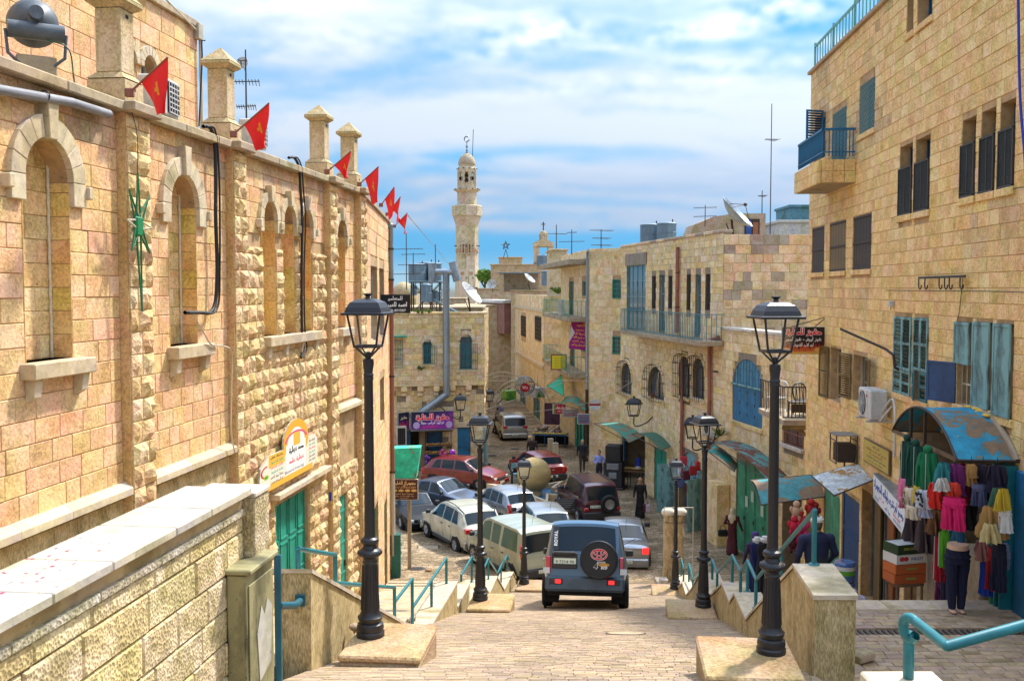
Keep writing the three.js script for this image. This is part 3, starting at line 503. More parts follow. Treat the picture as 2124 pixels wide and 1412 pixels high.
for(const[a,b,v,n]of[[A1.u0-0.1,A1.u1+0.2,A1.v0,2],[A2.u0-0.1,A2.u1+0.22,A2.v0,2],[B1.u0-0.06,B3.u1+0.15,B1.v0,4],[A4.u0-0.06,A4.u1+0.12,A4.v0,2]]){
const q=gb(cPale());q.box(a,b,v-0.17,v,-0.25,0.17,0.012).build('sill',M.slab,g);
for(let k=0;k<n;k++){const u=lerp(a+0.14,b-0.14,k/(n-1));gb(cPale()).ext([[0,0],[0.1,0.06],[0.13,0.24],[0,0.24]],-0.06,0.06,0.004).build('sill_bracket',M.slab,g);const m=g.children[g.children.length-1];m.rotation.y=-Math.PI/2;m.position.set(u,v-0.17-0.245,0);}
}
// coping along the top
for(let s=-1;s<F.L;){let e=s+rnd(0.9,1.5);if(F.L-e<0.5)e=F.L+0.05;const q=gb([0.5*rnd(0.9,1.1),0.4,0.26]);q.uo=[rnd(0,4),rnd(0,4)];q.box(s+0.004,e-0.004,top-0.1,top+0.02,-0.4,0.14,0.015).build('coping_stone',M.slab,g);s=e;}
for(const q of PL)gb([0.5,0.4,0.27]).box(q[0]-0.06,q[1]+0.06,top-0.104,top+0.03,-0.42,0.27,0.02).build('coping_stone',M.slab,g);
// side parapet face behind coping and roof
gb().box(0,F.L,top-0.6,top-0.3,-6,-0.27).build('roof',M.concrete,g);
metalDoor(F,D1,M.green,{leaves:4,rows:4,w:-0.08});metalDoor(F,D2,M.green,{leaves:1,planks:3,bars:4,w:-0.04});
gb([0.55,0.45,0.3]).box(U(690),U(645),Vv(660,960)-0.02,Vv(660,960),0,0.02);
gb().box(U(676,1028),U(684,1028),Vv(680,1036),Vv(680,1018),0.06,0.11,0.005).build('number_plate',paint([0.01,0.05,0.5]),g);
// lintel shelf under the shop sign
gb(cPale()).box(U(556,985),U(668,950),Vv(600,1000)-0.12,Vv(600,1000)-0.02,0.0,0.2,0.01).build('lintel',M.slab,g);
LW.top=top;LW.PL=PL;
// ---- finial piers on the coping
const P0=PL.map((q)=>(q[0]+q[1])/2);
const fin=thing('finial_pier','square stone pier with a pointed cap standing on the coping of the long sandstone building','pier',F.at(P0[1],top+0.02,-0.16),F.turn,'piers on the coping');
const ps=gb([0.6,0.48,0.29]);ps.box(-0.23,0.23,0,0.26,-0.23,0.23,0.02);ps.build('base',M.stone,fin);
const py=(r0,r1,y0,y1,nm)=>{const q=gb([0.6,0.48,0.29]),A=[[-r0,y0,-r0],[r0,y0,-r0],[r0,y0,r0],[-r0,y0,r0]],B=[[-r1,y1,-r1],[r1,y1,-r1],[r1,y1,r1],[-r1,y1,r1]];for(let i=0;i<4;i++)q.quad(A[(i+1)%4],A[i],B[i],B[(i+1)%4]);q.quad(B[3],B[2],B[1],B[0]);return q.build(nm,M.stone,fin);};
py(0.23,0.155,0.26,0.33,'weathering');gb([0.62,0.5,0.31]).box(-0.155,0.155,0.33,1.0,-0.155,0.155,0.012).build('shaft',M.stone,fin);py(0.155,0.23,1.0,1.05,'neck');gb([0.58,0.46,0.28]).box(-0.235,0.235,1.05,1.1,-0.235,0.235,0.01).build('cap_slab',M.stone,fin);py(0.235,0.012,1.1,1.3,'cap');
for(const[y,z]of[[0.17,0.226],[0.93,0.152]])gb().box(-0.03,0.03,y-0.02,y+0.02,z,z+0.006).build('socket_shade',M.dark,fin);  // near-black plates, the shade of holes given as colour
const fl=(k)=>'pointed stone pier on the coping, '+k+' from the floodlight';fin.userData.label=fl('second');fin.scale.y=1.12;dup(fin,F.at(P0[0],top+0.02,-0.16),undefined,fl('first')).scale.set(1.06,1.16,1.06);dup(fin,F.at(P0[2],top+0.02,-0.16),undefined,fl('third'));dup(fin,F.at(P0[3]-0.1,top+0.02,-0.16),undefined,fl('fourth'));
// ---- flags: pole + cloth
const flag=(px,py,tx,ty,d,label,drop)=>{
const b=atD(px,py,d),e=atD(tx,ty,d-0.25),t=thing('flag',label,'flag',b,0,'red flags along the parapet'),E=e.clone().sub(b),L=E.length(),dir=E.clone().normalize();
gb().rod([0,0,0],E,0.014,0.012,7).build('pole',M.terracotta,t);
gb().box(-0.05,0.05,-0.05,0.05,-0.03,0.03,0.01).build('bracket',M.terracotta,t);
const vy=Math.sin(px*1.7),N=12,K=10,q=new GB(),s0=0.3,P=[];
for(let i=0;i<=N;i++){P.push([]);for(let j=0;j<=K;j++){const a=i/N,f=j/K,base=dir.clone().multiplyScalar(L*lerp(s0,1,a)),K2=drop/0.45,hx=lerp(0.3+vy*0.12,-0.08-vy*0.1,a)*L,hy=lerp(0.5-vy*0.15,0.8+vy*0.1,a)*L*K2;P[i].push([base.x+hx*f+0.02*Math.sin(f*5+a*7)*f,base.y-hy*f,base.z+0.08*Math.sin(a*(6+3*vy)+f*2+px)*f]);}}
const qd=(i,j,g2,off)=>{const u=(k)=>k.map((v,n)=>n===2?v+off:v);g2.quad(u(P[i][j]),u(P[i+1][j]),u(P[i+1][j+1]),u(P[i][j+1]));};
for(let i=0;i<N;i++)for(let j=0;j<K;j++)qd(i,j,q,0);
const geo=toCreasedNormals(q.geo(),1.2),cl=put('cloth',geo,M.redCloth,t);
const em=gb();for(let j=3;j<6;j++)qd(6,j,em,0.004);qd(5,4,em,0.004);em.build('emblem',M.flagGold,cl);
};
M.redCloth=phys([0.72,0.012,0.012],0.8,{side:THREE.DoubleSide,transmission:0.15,thickness:0,bumpMap:T.cloth,bumpScale:0.001});M.flagGold=mat([0.75,0.25,0.01],0.7,{side:THREE.DoubleSide});
for(const[a,b,c,e,u,drop,l]of[[268,192,348,118,11.3,0.5,'red flag on a short pole beside the pier nearest the floodlight'],[484,278,558,213,14.6,0.42,'red flag on a short pole beside the second pier from the floodlight'],[678,356,728,313,19,0.38,'red flag on a short pole beside the third pier from the floodlight'],[745,382,785,345,21.6,0.72,'large red flag on a short pole beside the fourth pier from the floodlight'],[790,425,818,387,25,0.6,'red flag just past the large flag on the far wall'],[803,444,831,407,28,0.55,'red flag between two other flags on the far wall'],[818,469,845,441,33,0.55,'red flag at the far end of the row of flags']])flag(a,b,c,e,u,l,drop);
}
// ---- rear block standing back on the roof
const LB=facade('roof_block','upper sandstone block with twin arched windows set back behind the coping','building',[-8.3+0.126*5,5],[-8.3+0.126*18.85,18.85]);
{
const F=LB,U=(x,y)=>F.px(x,y)[0],Vv=(x,y)=>F.px(x,y)[1],top=Vv(418,66);
const hs=[{u0:U(262,150),u1:U(279,150),v0:Vv(270,240),v1:Vv(270,100),arch:true},{u0:U(294,160),u1:U(321,160),v0:Vv(307,250),v1:Vv(307,116),arch:true}];hs[0].u0=hs[0].u1-(hs[1].u1-hs[1].u0);hs[0].v1=hs[1].v1;
hs[0].v0=hs[1].v0=Math.max(hs[1].v0,LW.top);
body(F,{v0:LW.top-0.4,v1:top,holes:hs});
stones(F,{v0:LW.top-0.4,v1:top,h:0.33,lw:[0.35,0.7],col:cWarm,holes:hs,max:130});
for(const h of hs){ring(F,h,{rw:0.16,w:0.05,n:9,col:cPale,ma:M.slab});pane(F,{...h,v1:h.v1-0.1},{w:-0.2,fr:M.pvc});}
for(let s=0;s<F.L-0.1;s+=F.L/8)gb([0.52,0.42,0.28]).box(s+0.003,s+F.L/8-0.003,top,top+0.12,-0.4,0.07,0.01).build('coping_stone',M.slab,F.g);
// return wall at its far end
gb([0.6,0.45,0.25]).box(F.L-0.3,F.L,LW.top-0.4,top-0.003,-6,-0.32).build('end_wall',M.stone,F.g);
const c=thing('cable_box','small cream junction box with hanging cable at the corner of the upper block','junction box',F.at(U(405,66),Vv(405,82),0.06),F.turn);
gb().box(-0.1,0.1,0,0.3,-0.05,0.05,0.01).build('box',M.cream,c);gb().tube([[-2.8,0.75,0],[-1.5,0.42,0],[-0.1,0.15,0]],0.018,6,20).build('conduit',M.cream,c);gb().rod([0.06,0,0],[0.08,-1.9,0],0.03).build('drop_pipe',M.cream,c);
{const q=gb(),a=atD(425,84,18),b=atD(412,262,18);q.tube([a,a.clone().add(V(-0.05,0.02,0)),a.clone().add(V(-0.06,-0.3,0)),b],0.014,6,20);single('cable',q,M.wire,'thin black cable hanging at the corner of the upper block','cable');}
}
{ // far wing of the building
const F=facade('stone_building','plain far wing of the long sandstone building, with tall narrow windows and a drain pipe','building',[-3.45,22.5],[-4.17,34.6]),U=(x,y)=>F.px(x,y)[0],Vv=(x,y)=>F.px(x,y)[1],top=LW.top-0.05;
const W1={u0:U(769,650),u1:U(783,650),v0:Vv(776,880),v1:Vv(776,552)},W2={u0:U(787,650),u1:U(797,650),v0:Vv(776,880),v1:Vv(776,552)},W3={u0:U(807,650),u1:U(813,650),v0:W2.v0+2,v1:W2.v1},W4={u0:U(788,850),u1:U(797,850),v0:Vv(792,880),v1:Vv(792,785)};
W1.v0=W2.v0=Vv(790,700);const hs=[W1,W2,W3,W4];
const G1={u0:U(776,1100),u1:U(785,1100),v0:0.5,v1:Vv(780,1050)},G2={u0:U(797,1100),u1:U(803,1100),v0:0.4,v1:Vv(800,1040)};hs.push(G1,G2);
body(F,{v0:0,v1:top,holes:hs});stones(F,{v0:0,v1:top,h:0.33,lw:[0.5,0.9],col:cWarm,holes:hs,max:80,floor:GY});
for(const h of hs.slice(0,4)){pane(F,h,{cols:3,fr:M.cream,gl:M.glassBlue,w:-0.16});}
metalDoor(F,G1,M.green,{leaves:1,rows:3});metalDoor(F,G2,M.green,{leaves:1,rows:3});
for(let s=0;s<F.L-0.1;s+=F.L/9)gb([0.5,0.4,0.27]).box(s+0.003,s+F.L/9-0.003,top,top+0.1,-0.4,0.06,0.01).build('coping_stone',M.slab,F.g);
gb().box(F.L-0.3,F.L-0.01,0,top-0.01,-5,-0.32).build('end_wall',M.concrete,F.g);
const t=thing('drain_pipe','drain pipe with grey top and reddish brown length on the far wing','pipe',F.at(U(806,650),0,0.09),F.turn),yt=Vv(804,470),ym=Vv(806,580),yb=Vv(806,985);
gb().pipe([[0,yt,-0.12],[0,yt+0.06,0],[0,ym,0]],0.075).build('upper_pipe',M.galv,t);gb().rod([0,ym,0],[0,yb,0],0.075).build('middle_pipe',M.terracotta,t);gb().rod([0,yb,0],[0,1.2,0],0.08).build('lower_pipe',M.cream,t);
for(const y of[ym,(ym+yb)/2,yb,ym+1])gb().lathe([[0.095,-0.03],[0.095,0.03]],[0,y,0],12).build('collar',M.iron,t);
// utility boxes at the foot
const bx=(px,py,w,h,label)=>{const p=onG(px,py),q=thing('utility_box',label,'utility box',p,F.turn);gb().box(-w/2,w/2,0,h,-0.15,0.15,0.012).build('case',M.green2,q);gb().box(-w/2+0.04,w/2-0.04,0.06,h-0.06,0.15,0.162,0.004).build('door_leaf',M.green2,q);gb().box(w/2-0.09,w/2-0.06,h/2,h/2+0.1,0.162,0.18).build('handle',M.iron,q);return q;};
M.green2=mat([0.012,0.16,0.13],0.5,{map:T.metal});bx(793,1210,0.46,1.25,'tall dark green utility box against the far wing');bx(821,1196,0.4,1.45,'dark green utility box beside the drain pipe, purple cloth on top');
}
// ---- things fixed to the long wall
{
const F=LW,U=(x,y,w=0)=>F.px(x,y,w),top=F.top;
{const a=U(-8,184,0.12),b=U(150,212,0.12),c=U(226,236,0.12),t=thing('wall_pipe','grey plastic pipe clipped under the coping above the first niche','pipe',F.at(0,0,0.1),F.turn);gb().pipe([[a[0],a[1],0],[b[0],b[1],0],[c[0]+0.02,c[1],0]],0.052,12).build('pipe',M.galv2=mat([0.3,0.3,0.32],0.5,{map:T.metal}),t);gb().add(new THREE.TorusGeometry(0.058,0.008,6,14),M4([U(95,196,0.12)[0],U(95,199,0.12)[1],0],0,Math.PI/2)).build('clip',M.iron,t);}
const cable=(pts,r,label)=>{const q=gb();for(let k=0;k<2;k++)q.tube(pts.map(([x,y],i)=>{const[u,v]=F.px(x+(k?3:0),y,0.08);return F.at(u+(k?Math.sin(i*2.1)*0.03:0),v,0.1+k*0.03);}),r*(k?0.55:1),7,pts.length*8);single('cable_bundle',q,M.wire,label,'cable');};
cable([[418,262],[432,265],[441,290],[444,360],[444,450],[447,560],[443,628],[434,647],[410,648],[380,648]],0.028,'thick black cable bundle looping down into the second niche');
cable([[596,327],[607,327],[617,345],[621,400],[624,450],[623,560],[624,690],[627,722],[622,742]],0.026,'thick black cable bundle hanging over the triple niche');
{const q=gb();q.tube([[380,652],[402,690],[418,714],[445,718],[460,728],[461,800],[461,900],[468,938]].map(([x,y])=>{const[u,v]=F.px(x,y,0.05);return F.at(u,v,0.19);}),0.012,6,40);single('cable',q,M.cream,'thin tan cable running down from the second niche','cable');}
{const q=gb();q.tube([[618,748],[619,800],[619,875]].map(([x,y])=>{const[u,v]=F.px(x,y,0.08);return F.at(u,v,0.12);}),0.008,6,12);single('cable',q,M.cream,'thin tan wire dropping to the arched shop sign','cable');}
// star of green tubes on the first pilaster
{const[u,v]=U(281,466,0.2),t=thing('star_ornament','green metal tube star ornament hung on the first pilaster','ornament',F.at(u,v,0.23),F.turn),rayEnds=[[-0.02,0.62],[-0.24,0.4],[0.24,0.36],[-0.3,0.04],[0.3,-0.02],[-0.2,-0.32],[0.24,-0.34],[0.02,-1.05]];
gb().box(-0.085,0.085,-0.14,0.1,-0.03,0.03,0.02).build('core',paint([0.005,0.3,0.09],0.5),t);
rayEnds.forEach(([x,y],i)=>{const q=gb(),l=Math.hypot(x,y),nx=-y/l*0.06,ny=x/l*0.06;for(const s of[-1,1])q.rod([nx*s,ny*s,0],[x,y,0.02],0.015,0.01,6);q.build('ray',i===3||i===4?M.cream:paint([0.01,0.2,0.08],0.5),t);});
gb().tube([[0,1.5,-0.1],[0.01,1.1,0],[0,0.6,0]],0.005,5,12).build('hanging_wire',M.wire,t);}
// floodlight
{const p=F.at(U(145,150)[0]-0.1,top,-0.35),t=thing('floodlight','large grey bell-shaped floodlight on a concrete block above the first niche','floodlight',p,F.turn-0.9);
gb().box(-0.2,0.2,-0.05,0.3,-0.18,0.18,0.01).build('block',M.concrete,t);const dm=mat([0.1,0.12,0.14],0.5,{map:T.metal});
const y=gb();for(const s of[-1,1])y.pipe([[0.17*s,0.2,0.17],[0.28*s,0.3,0.17],[0.3*s,0.55,0.16]],0.018,6);y.build('yoke',dm,t);
gb().rod([-0.28,0.56,0.15],[0.28,0.56,0.15],0.095,0.095,16).build('ballast',dm,t);const h=gb();h.add(toCreasedNormals(new THREE.LatheGeometry([[0.001,0.0],[0.075,0.0],[0.08,0.1],[0.11,0.13],[0.19,0.18],[0.25,0.28],[0.27,0.38],[0.25,0.38],[0.001,0.3]].map(([r,q])=>new THREE.Vector2(r,q)),28),0.6),M4([0,0.75,0.24],-1.35-0.35));h.build('reflector',dm,t);gb().rod([-0.03,0.62,0.14],[-0.03,0.75,0.14],0.05).build('neck',dm,t);gb().tube([[0.1,0.47,0.2],[0.3,0.4,0.25],[0.36,0.1,0.2],[0.4,-0.15,0.1]],0.008,5,20).build('cable',paint([0.01,0.12,0.06]),t);}
// air conditioner cases behind the coping
const acu=(px,py,d,s,label)=>{const p=atD(px,py,d),t=thing('air_conditioner',label,'air conditioner',p,F.turn+0.1);gb().box(-0.3*s,0.45*s,0,0.55*s,-0.15,0.15,0.02).build('case',M.white,t);gb().box(-0.02,0.4*s,0.06*s,0.5*s,0.15,0.16).build('fan_shade_panel',M.dark,t);const q=gb();grille(q,0,0.4*s,0.06*s,0.5*s,0.17,0.09,0.07,0.008);q.build('grille',M.white,t);};  // fan opening is a near-black plate, its inner shade painted
acu(325,240,13.1,0.9,'white air conditioner case behind the coping under the twin windows');acu(522,306,16.4,0.8,'white air conditioner case behind the coping past the second pier');
// arched shop sign
{const a=U(542,995,0.2),b=U(662,945,0.2),w=b[0]-a[0],h0=F.px(600,998,0.2)[1],h1=F.px(608,872,0.2)[1],H2=h1-h0,t=thing('shop_sign','yellow and white arched shop sign painted with red and green writing','sign',F.at(a[0],h0,0.16),F.turn);
const out=[[0.12*w,0],[0.9*w,0],[w,0.16*H2],[w,0.5*H2],[0.94*w,0.6*H2],[0.82*w,0.6*H2]];for(let k=0;k<=10;k++){const q=k/10*Math.PI;out.push([w*(0.6+0.22*Math.cos(q)),H2*(0.62+0.38*Math.sin(q))]);}out.push([0.38*w,0.56*H2],[0.14*w,0.56*H2],[0.02*w,0.42*H2],[0,0.22*H2],[0.04*w,0.06*H2]);
const m=gb().ext(out,-0.03,0,0).build('panel',M.cream,t);
const map=print(768,768,(x,W2,H3)=>{x.fillStyle='#e8ddc8';x.fillRect(0,0,W2,H3);const Y=(v)=>H3*(1-v),g2=x.createRadialGradient(W2*0.6,Y(0.85),20,W2*0.6,Y(0.85),W2*0.34);x.fillStyle='#e9a82e';x.beginPath();x.ellipse(W2*0.6,Y(0.66),W2*0.23,H3*0.36,0,0,7);x.fill();x.fillStyle='#f0ece4';x.beginPath();x.ellipse(W2*0.6,Y(0.5),W2*0.16,H3*0.36,0,0,7);x.fill();x.fillRect(W2*0.42,Y(0.6),W2*0.35,H3*0.5);
x.fillStyle='#eab13c';x.fillRect(W2*0.14,Y(0.56),W2*0.26,H3*0.2);x.fillRect(W2*0.1,Y(0.1),W2*0.8,H3*0.1);x.fillRect(W2*0.55,Y(0.8),W2*0.12,H3*0.25);
arabic(x,'مسه نجارة',W2*0.6,Y(0.46),56,'#16141c',{fit:W2*0.26});arabic(x,'نجارة عامه',W2*0.6,Y(0.28),48,'#d8455c',{fit:W2*0.26});text(x,'Manned Fencing',W2*0.56,Y(0.15),50,'#1b1838','bold italic','serif',W2*0.34);
['#222','#18a07a','#d83a4a','#18a07a','#333','#333'].forEach((c,i)=>{arabic(x,['منتجات خشب','نجارة عامه حديثة','عامر مسعد','مطابخ شبابيك','محل بيت لحم','تليفون'][i],W2*0.27,Y(0.5-i*0.08),26,c,{fit:W2*0.2});arabic(x,'شركه نجار',W2*0.89,Y(0.5-i*0.07),22,c,{fit:W2*0.12});});
x.strokeStyle='#c03040';x.lineWidth=20;x.beginPath();x.arc(W2*0.12,Y(0.32),W2*0.09,2,4.6);x.stroke();x.beginPath();x.arc(W2*0.12,Y(0.16),W2*0.09,1.2,3);x.stroke();x.beginPath();x.arc(W2*0.6,Y(0.6),W2*0.19,3.4,6);x.lineWidth=26;x.strokeStyle='#cf5a78';x.setLineDash([18,12]);x.stroke();x.setLineDash([]);x.fillStyle='#9bbf2a';x.beginPath();x.arc(W2*0.1,Y(0.24),30,0,7);x.fill();x.fillStyle='#1d8a3c';x.fillRect(W2*0.08,Y(0.25),34,20);});
const s=new THREE.ShapeGeometry(new THREE.Shape(out.map(([x,y])=>new THREE.Vector2(x,y))));const P=s.attributes.position,uv=s.attributes.uv;for(let i=0;i<P.count;i++)uv.setXY(i,P.getX(i)/w,P.getY(i)/H2);s.translate(0,0,0.004);put('printed_face',s,mat(ONE,0.6,{map}),m);}
}
// ================= white-coped parapet at the head of the steps =================
{
const lx=(d)=>-2.685+0.11*d,d1=6.95,d0=2.4,F=facade('parapet_wall','low tooled-stone parapet wall with broad white coping slabs','wall',[lx(d0),d0],[lx(d1),d1]),top=8.6;
body(F,{v0:5.4,v1:top-0.12,dp:0.36,ma:M.mortar});const cc=tint([[0.8,0.68,0.44],[0.82,0.68,0.4],[0.75,0.63,0.43],[0.78,0.66,0.46]],0.06);
stones(F,{v0:5.98-0.23*2,v1:top-0.2,h:0.23,lw:[0.4,0.7],col:cc,ma:M.chisel,w:0.01,dp:0.05,max:150,ch:0.012,gap:0.008});
const cw=tint([[0.6,0.56,0.49],[0.62,0.57,0.47],[0.57,0.53,0.44]],0.05);
for(let s=0.2;s<F.L-0.05;){let e=s+rnd(0.5,0.75);if(F.L-e<0.3)e=F.L;gb(cw()).box(s+0.003,e-0.003,top-0.055,top,-0.415,0.075,0.008).build('coping_slab',M.slab,F.g);s=e;}
for(let s=0;s<F.L-0.05;){let e=Math.min(s+rnd(0.6,1),F.L);gb(cw()).box(s+0.003,e-0.003,top-0.2,top-0.15,-0.3,0.03,0.006).build('drip_stone',M.chisel,F.g);s=e;}
gb([0.6,0.46,0.25]).box(0,F.L-0.01,top-0.15,top-0.056,-0.37,0.004).build('bed_joint',M.slab,F.g);
const red=mat([0.6,0.03,0.09],0.8);const rd=gb();for(let k=0;k<46;k++){const u=lerp(1.5,3.1,k/46)+rnd(-0.05,0.05),w=-0.3+rnd(-0.12,0.2);rd.box(u,u+rnd(0.006,0.03),top,top+0.0012,w,w+rnd(0.004,0.02));}rd.build('red_crayon_marks',red,F.g);
// end pier
const e=gb([0.62,0.52,0.36]);e.box(F.L+0.004,F.L+0.3,5.4,top-0.08,-0.34,0.09,0.01);e.build('end_pier',M.chisel,F.g);gb([0.74,0.68,0.56]).box(F.L+0.004,F.L+0.31,top-0.078,top-0.04,-0.36,0.1,0.008).build('pier_cap',M.slab,F.g);
// electric cabinet in front
const gm=mat([0.34,0.33,0.2],0.6,{map:T.grime}),a=F.px(507,1250,0.14)[0],b=a+0.52,t=thing('electric_cabinet','grimy olive metal cabinet with torn posters against the parapet wall','cabinet',F.at(a,0,0),F.turn);
gb().box(0,b-a,5.6,8.06,0.012,0.15,0.008).build('case',gm,t);gb().box(-0.02,b-a+0.02,8.065,8.1,0,0.19,0.008).build('lid',gm,t);const dr=gb().box(0.03,b-a-0.03,5.7,7.98,0.152,0.162,0.003).build('door_leaf',gm,t);gb().box(0.08,0.13,6.9,7.02,0.165,0.2,0.01).build('padlock',M.iron,dr);gb().ext([[0.2,7.25],[0.42,7.32],[0.45,7.72],[0.36,7.8],[0.3,7.7],[0.24,7.78],[0.16,7.6]],0.164,0.167).build('poster',mat([0.55,0.54,0.5],0.9,{map:T.dirt}),dr);gb().ext([[0.3,6.2],[0.5,6.25],[0.46,6.6],[0.28,6.5]],0.164,0.166).build('poster',mat([0.4,0.38,0.3],0.9,{map:T.dirt}),dr);
}
// ================= tall yellow stone building over the shops =================
const cYel=tint([[0.84,0.62,0.28],[0.84,0.61,0.28],[0.85,0.64,0.3],[0.84,0.6,0.29],[0.83,0.62,0.3],[0.85,0.63,0.26],[0.85,0.66,0.33]],0.035);
const RB=facade('stone_building','tall yellow stone apartment building above the clothes shop','building',[wallR(27),27],[wallR(8),8]);
M.screen=mat([0.05,0.06,0.06],0.8,{map:T.metal});M.lattice=mat([0.03,0.05,0.06],0.6);M.brownPaint=mat([0.2,0.125,0.035],0.6,{map:T.metal});M.deepBlue=mat([0.008,0.07,0.2],0.5,{map:T.metal});M.leafGreen=mat([0.06,0.34,0.18],0.55,{map:T.metal});
{
const F=RB,g=F.g,R=F.rect,top=F.px(1690,148)[1],U=(x,y,w)=>F.px(x,y,w)[0],Vv=(x,y,w)=>F.px(x,y,w)[1];
const up=[R(1726,228,1756,340),R(1783,168,1815,272)],door=R(1690,238,1713,330),low=[R(1684,475,1710,568),R(1721,460,1755,562),R(1769,446,1808,558)],pair=[R(1866,300,1893,445),R(1899,288,1929,432)],tri=[R(1995,245,2024,408),R(2035,225,2065,398),R(2074,202,2106,385)],topw=[R(1882,-40,1896,66),R(1904,-40,1935,42)];
for(const[a]of[[pair],[tri]]){const v1=a[0].v1,v0=a[0].v0;a.forEach((h)=>{h.v1=v1;h.v0=v0;});}low.forEach((h)=>{h.v0=low[1].v0;h.v1=low[1].v1;});
const bl=[R(1856,657,1891,818),R(1896,659,1926,832)],cab=R(1985,668,2016,842),sol=[R(2023,668,2058,846),R(2066,671,2102,865)],br=[R(1722,722,1745,832),R(1769,738,1800,835)];
const shop={u0:U(1880,1000),u1:U(2106,1000),v0:3.8,v1:7.6},dGreen=R(1708,1020,1742,1200),dBlue=R(1745,1030,1782,1230),gate=R(1786,1040,1868,1260),doll=R(1672,1040,1696,1160);
for(const h of[dGreen,dBlue,gate,doll])h.v0=GY(-F.at((h.u0+h.u1)/2,0).z)-0.1;
doll.u0=0.2;const holes=[...up,door,...low,...pair,...tri,...topw,...bl,cab,...sol,...br,shop,dGreen,dBlue,gate,doll];
body(F,{v0:1,v1:top,holes});stones(F,{v0:1.9,v1:top-0.003,h:0.232,lw:[0.3,0.75],col:cYel,holes,max:300,floor:GY,gap:0.006,stain:(u,v)=>[...low,...tri].some((h)=>v<h.v0-0.1&&v>h.v0-1&&u>h.u0-0.1&&u<h.u1+0.1)&&rnd()<0.6?rnd(0.08,0.4):v>top-3.2&&u<7.5&&fbm(u*0.8,v*0.9,0,4,9)>0.52?rnd(0.15,0.6):fbm(u*0.35,v*0.25,0,4,12)>0.66?rnd(0.1,0.35):0});
for(const h of holes)if(h!==shop&&h!==gate&&h!==doll)gb(cYel()).box(h.u0-0.06,h.u1+0.06,h.v0-0.12,h.v0-0.004,-0.28,h===door||h===dGreen||h===dBlue?0.004:0.04,0.008).build("sill",M.stone,g);
gb([0.5,0.38,0.25]).box(-0.1,F.L,top,top+0.09,-0.45,0.08,0.012).build('coping',M.slab,g);
gb().box(0,F.L,top-0.4,top-0.01,-8,-0.32).build('roof',M.concrete,g);gb([0.55,0.42,0.25]).box(0,0.3,1,top-0.41,-8,-0.32).build('end_wall',M.stone,g);gb().box(0,F.L,1,top-0.41,-8.3,-8.01).build('rear_wall',M.concrete,g);
// recesses behind openings
for(const h of[...up,door,...topw,...pair,...tri]){pane(F,h,{w:-0.24,fr:M.blue,gl:M.glassBlue,cols:1});}
for(const h of up){const q=gb();const n=Math.round((h.u1-h.u0)/0.11),m=Math.round((h.v1-h.v0)/0.11);for(let i=0;i<n;i++)for(let j=0;j<m;j++){const u=lerp(h.u0,h.u1,(i+0.5)/n),v=lerp(h.v0,h.v1,(j+0.5)/m);q.rod([u-0.055,v-0.055,-0.02],[u+0.055,v+0.055,-0.02],0.007,0.007,4,false).rod([u-0.055,v+0.055,-0.02],[u+0.055,v-0.055,-0.02],0.007,0.007,4,false);}q.build('window_lattice',M.skyblue,g);}
low.forEach((h,i)=>{const t=new THREE.Group();t.name='wooden_screen';g.add(t);const n=6,ma=i===1?M.brownPaint:M.brown;for(let k=0;k<n;k++){const s=gb();s.uo=[k,i];s.box(lerp(h.u0,h.u1,k/n)+0.006,lerp(h.u0,h.u1,(k+1)/n)-0.006,h.v0,h.v1,-0.06,-0.03,0.004).build('slat',ma,t);}for(const q of[0,0.5,1])gb().box(h.u0,h.u1,lerp(h.v0,h.v1-0.05,q),lerp(h.v0,h.v1-0.05,q)+0.05,-0.03,-0.005,0.004).build('rail',M.brown,t);gb().box(h.u0,h.u1,h.v0,h.v1,-0.28,-0.24).build('window_back',M.room,t);});
[...pair,...tri].forEach((h)=>{const t=new THREE.Group();t.name='mesh_screen';g.add(t);const v1=lerp(h.v0,h.v1,0.68),f=gb();f.box(h.u0,h.u1,h.v0,h.v0+0.03,0,0.03).box(h.u0,h.u1,v1-0.03,v1,0,0.03).box(h.u0,h.u0+0.03,h.v0,v1,0,0.03).box(h.u1-0.03,h.u1,h.v0,v1,0,0.03).box((h.u0+h.u1)/2-0.012,(h.u0+h.u1)/2+0.012,h.v0,v1,0.005,0.025);f.build('screen_frame',M.iron,t);const q=gb();for(let u=h.u0+0.04;u<h.u1;u+=0.022)q.box(u,u+0.006,h.v0,v1,0.01,0.016);for(let v=h.v0+0.03;v<v1;v+=0.022)q.box(h.u0,h.u1,v,v+0.006,0.012,0.017);q.build('wire_mesh',M.screen,t);});
for(const h of bl)for(let k=0;k<2;k++){const a=lerp(h.u0,h.u1,k/2),b=lerp(h.u0,h.u1,(k+1)/2),vm=lerp(h.v0,h.v1,h===bl[0]?0.32:0.36);shutter(F,a,b,vm,h.v1,{w:0.0,pitch:0.075});shutter(F,a,b,h.v0,vm-0.01,{w:0.0,pitch:0.075,ma:h===bl[1]?M.deepTeal??=mat([0.05,0.22,0.25],0.6,{map:T.metal}):M.skyblue,open:h===bl[1]&&!k?0.25:0,hinge:'l'});}
{const vm=lerp(cab.v0,cab.v1,0.5);shutter(F,cab.u0,cab.u1,vm,cab.v1,{slats:false,w:0.03});shutter(F,cab.u0,cab.u1,cab.v0,vm,{slats:false,w:0.02,open:2.7,ma:M.deepBlue});gb().box(cab.u0,cab.u1,cab.v0,vm,-0.27,-0.25).build('window_back',plain([0.3,0.3,0.26]),g);const q=gb();grille(q,cab.u0,cab.u1,cab.v0,vm,-0.1,0.2,0.3,0.012);q.build('window_bars',M.cream,g);for(const h of sol)shutter(F,h.u0,h.u1,h.v0,h.v1,{slats:false,w:0.03});}
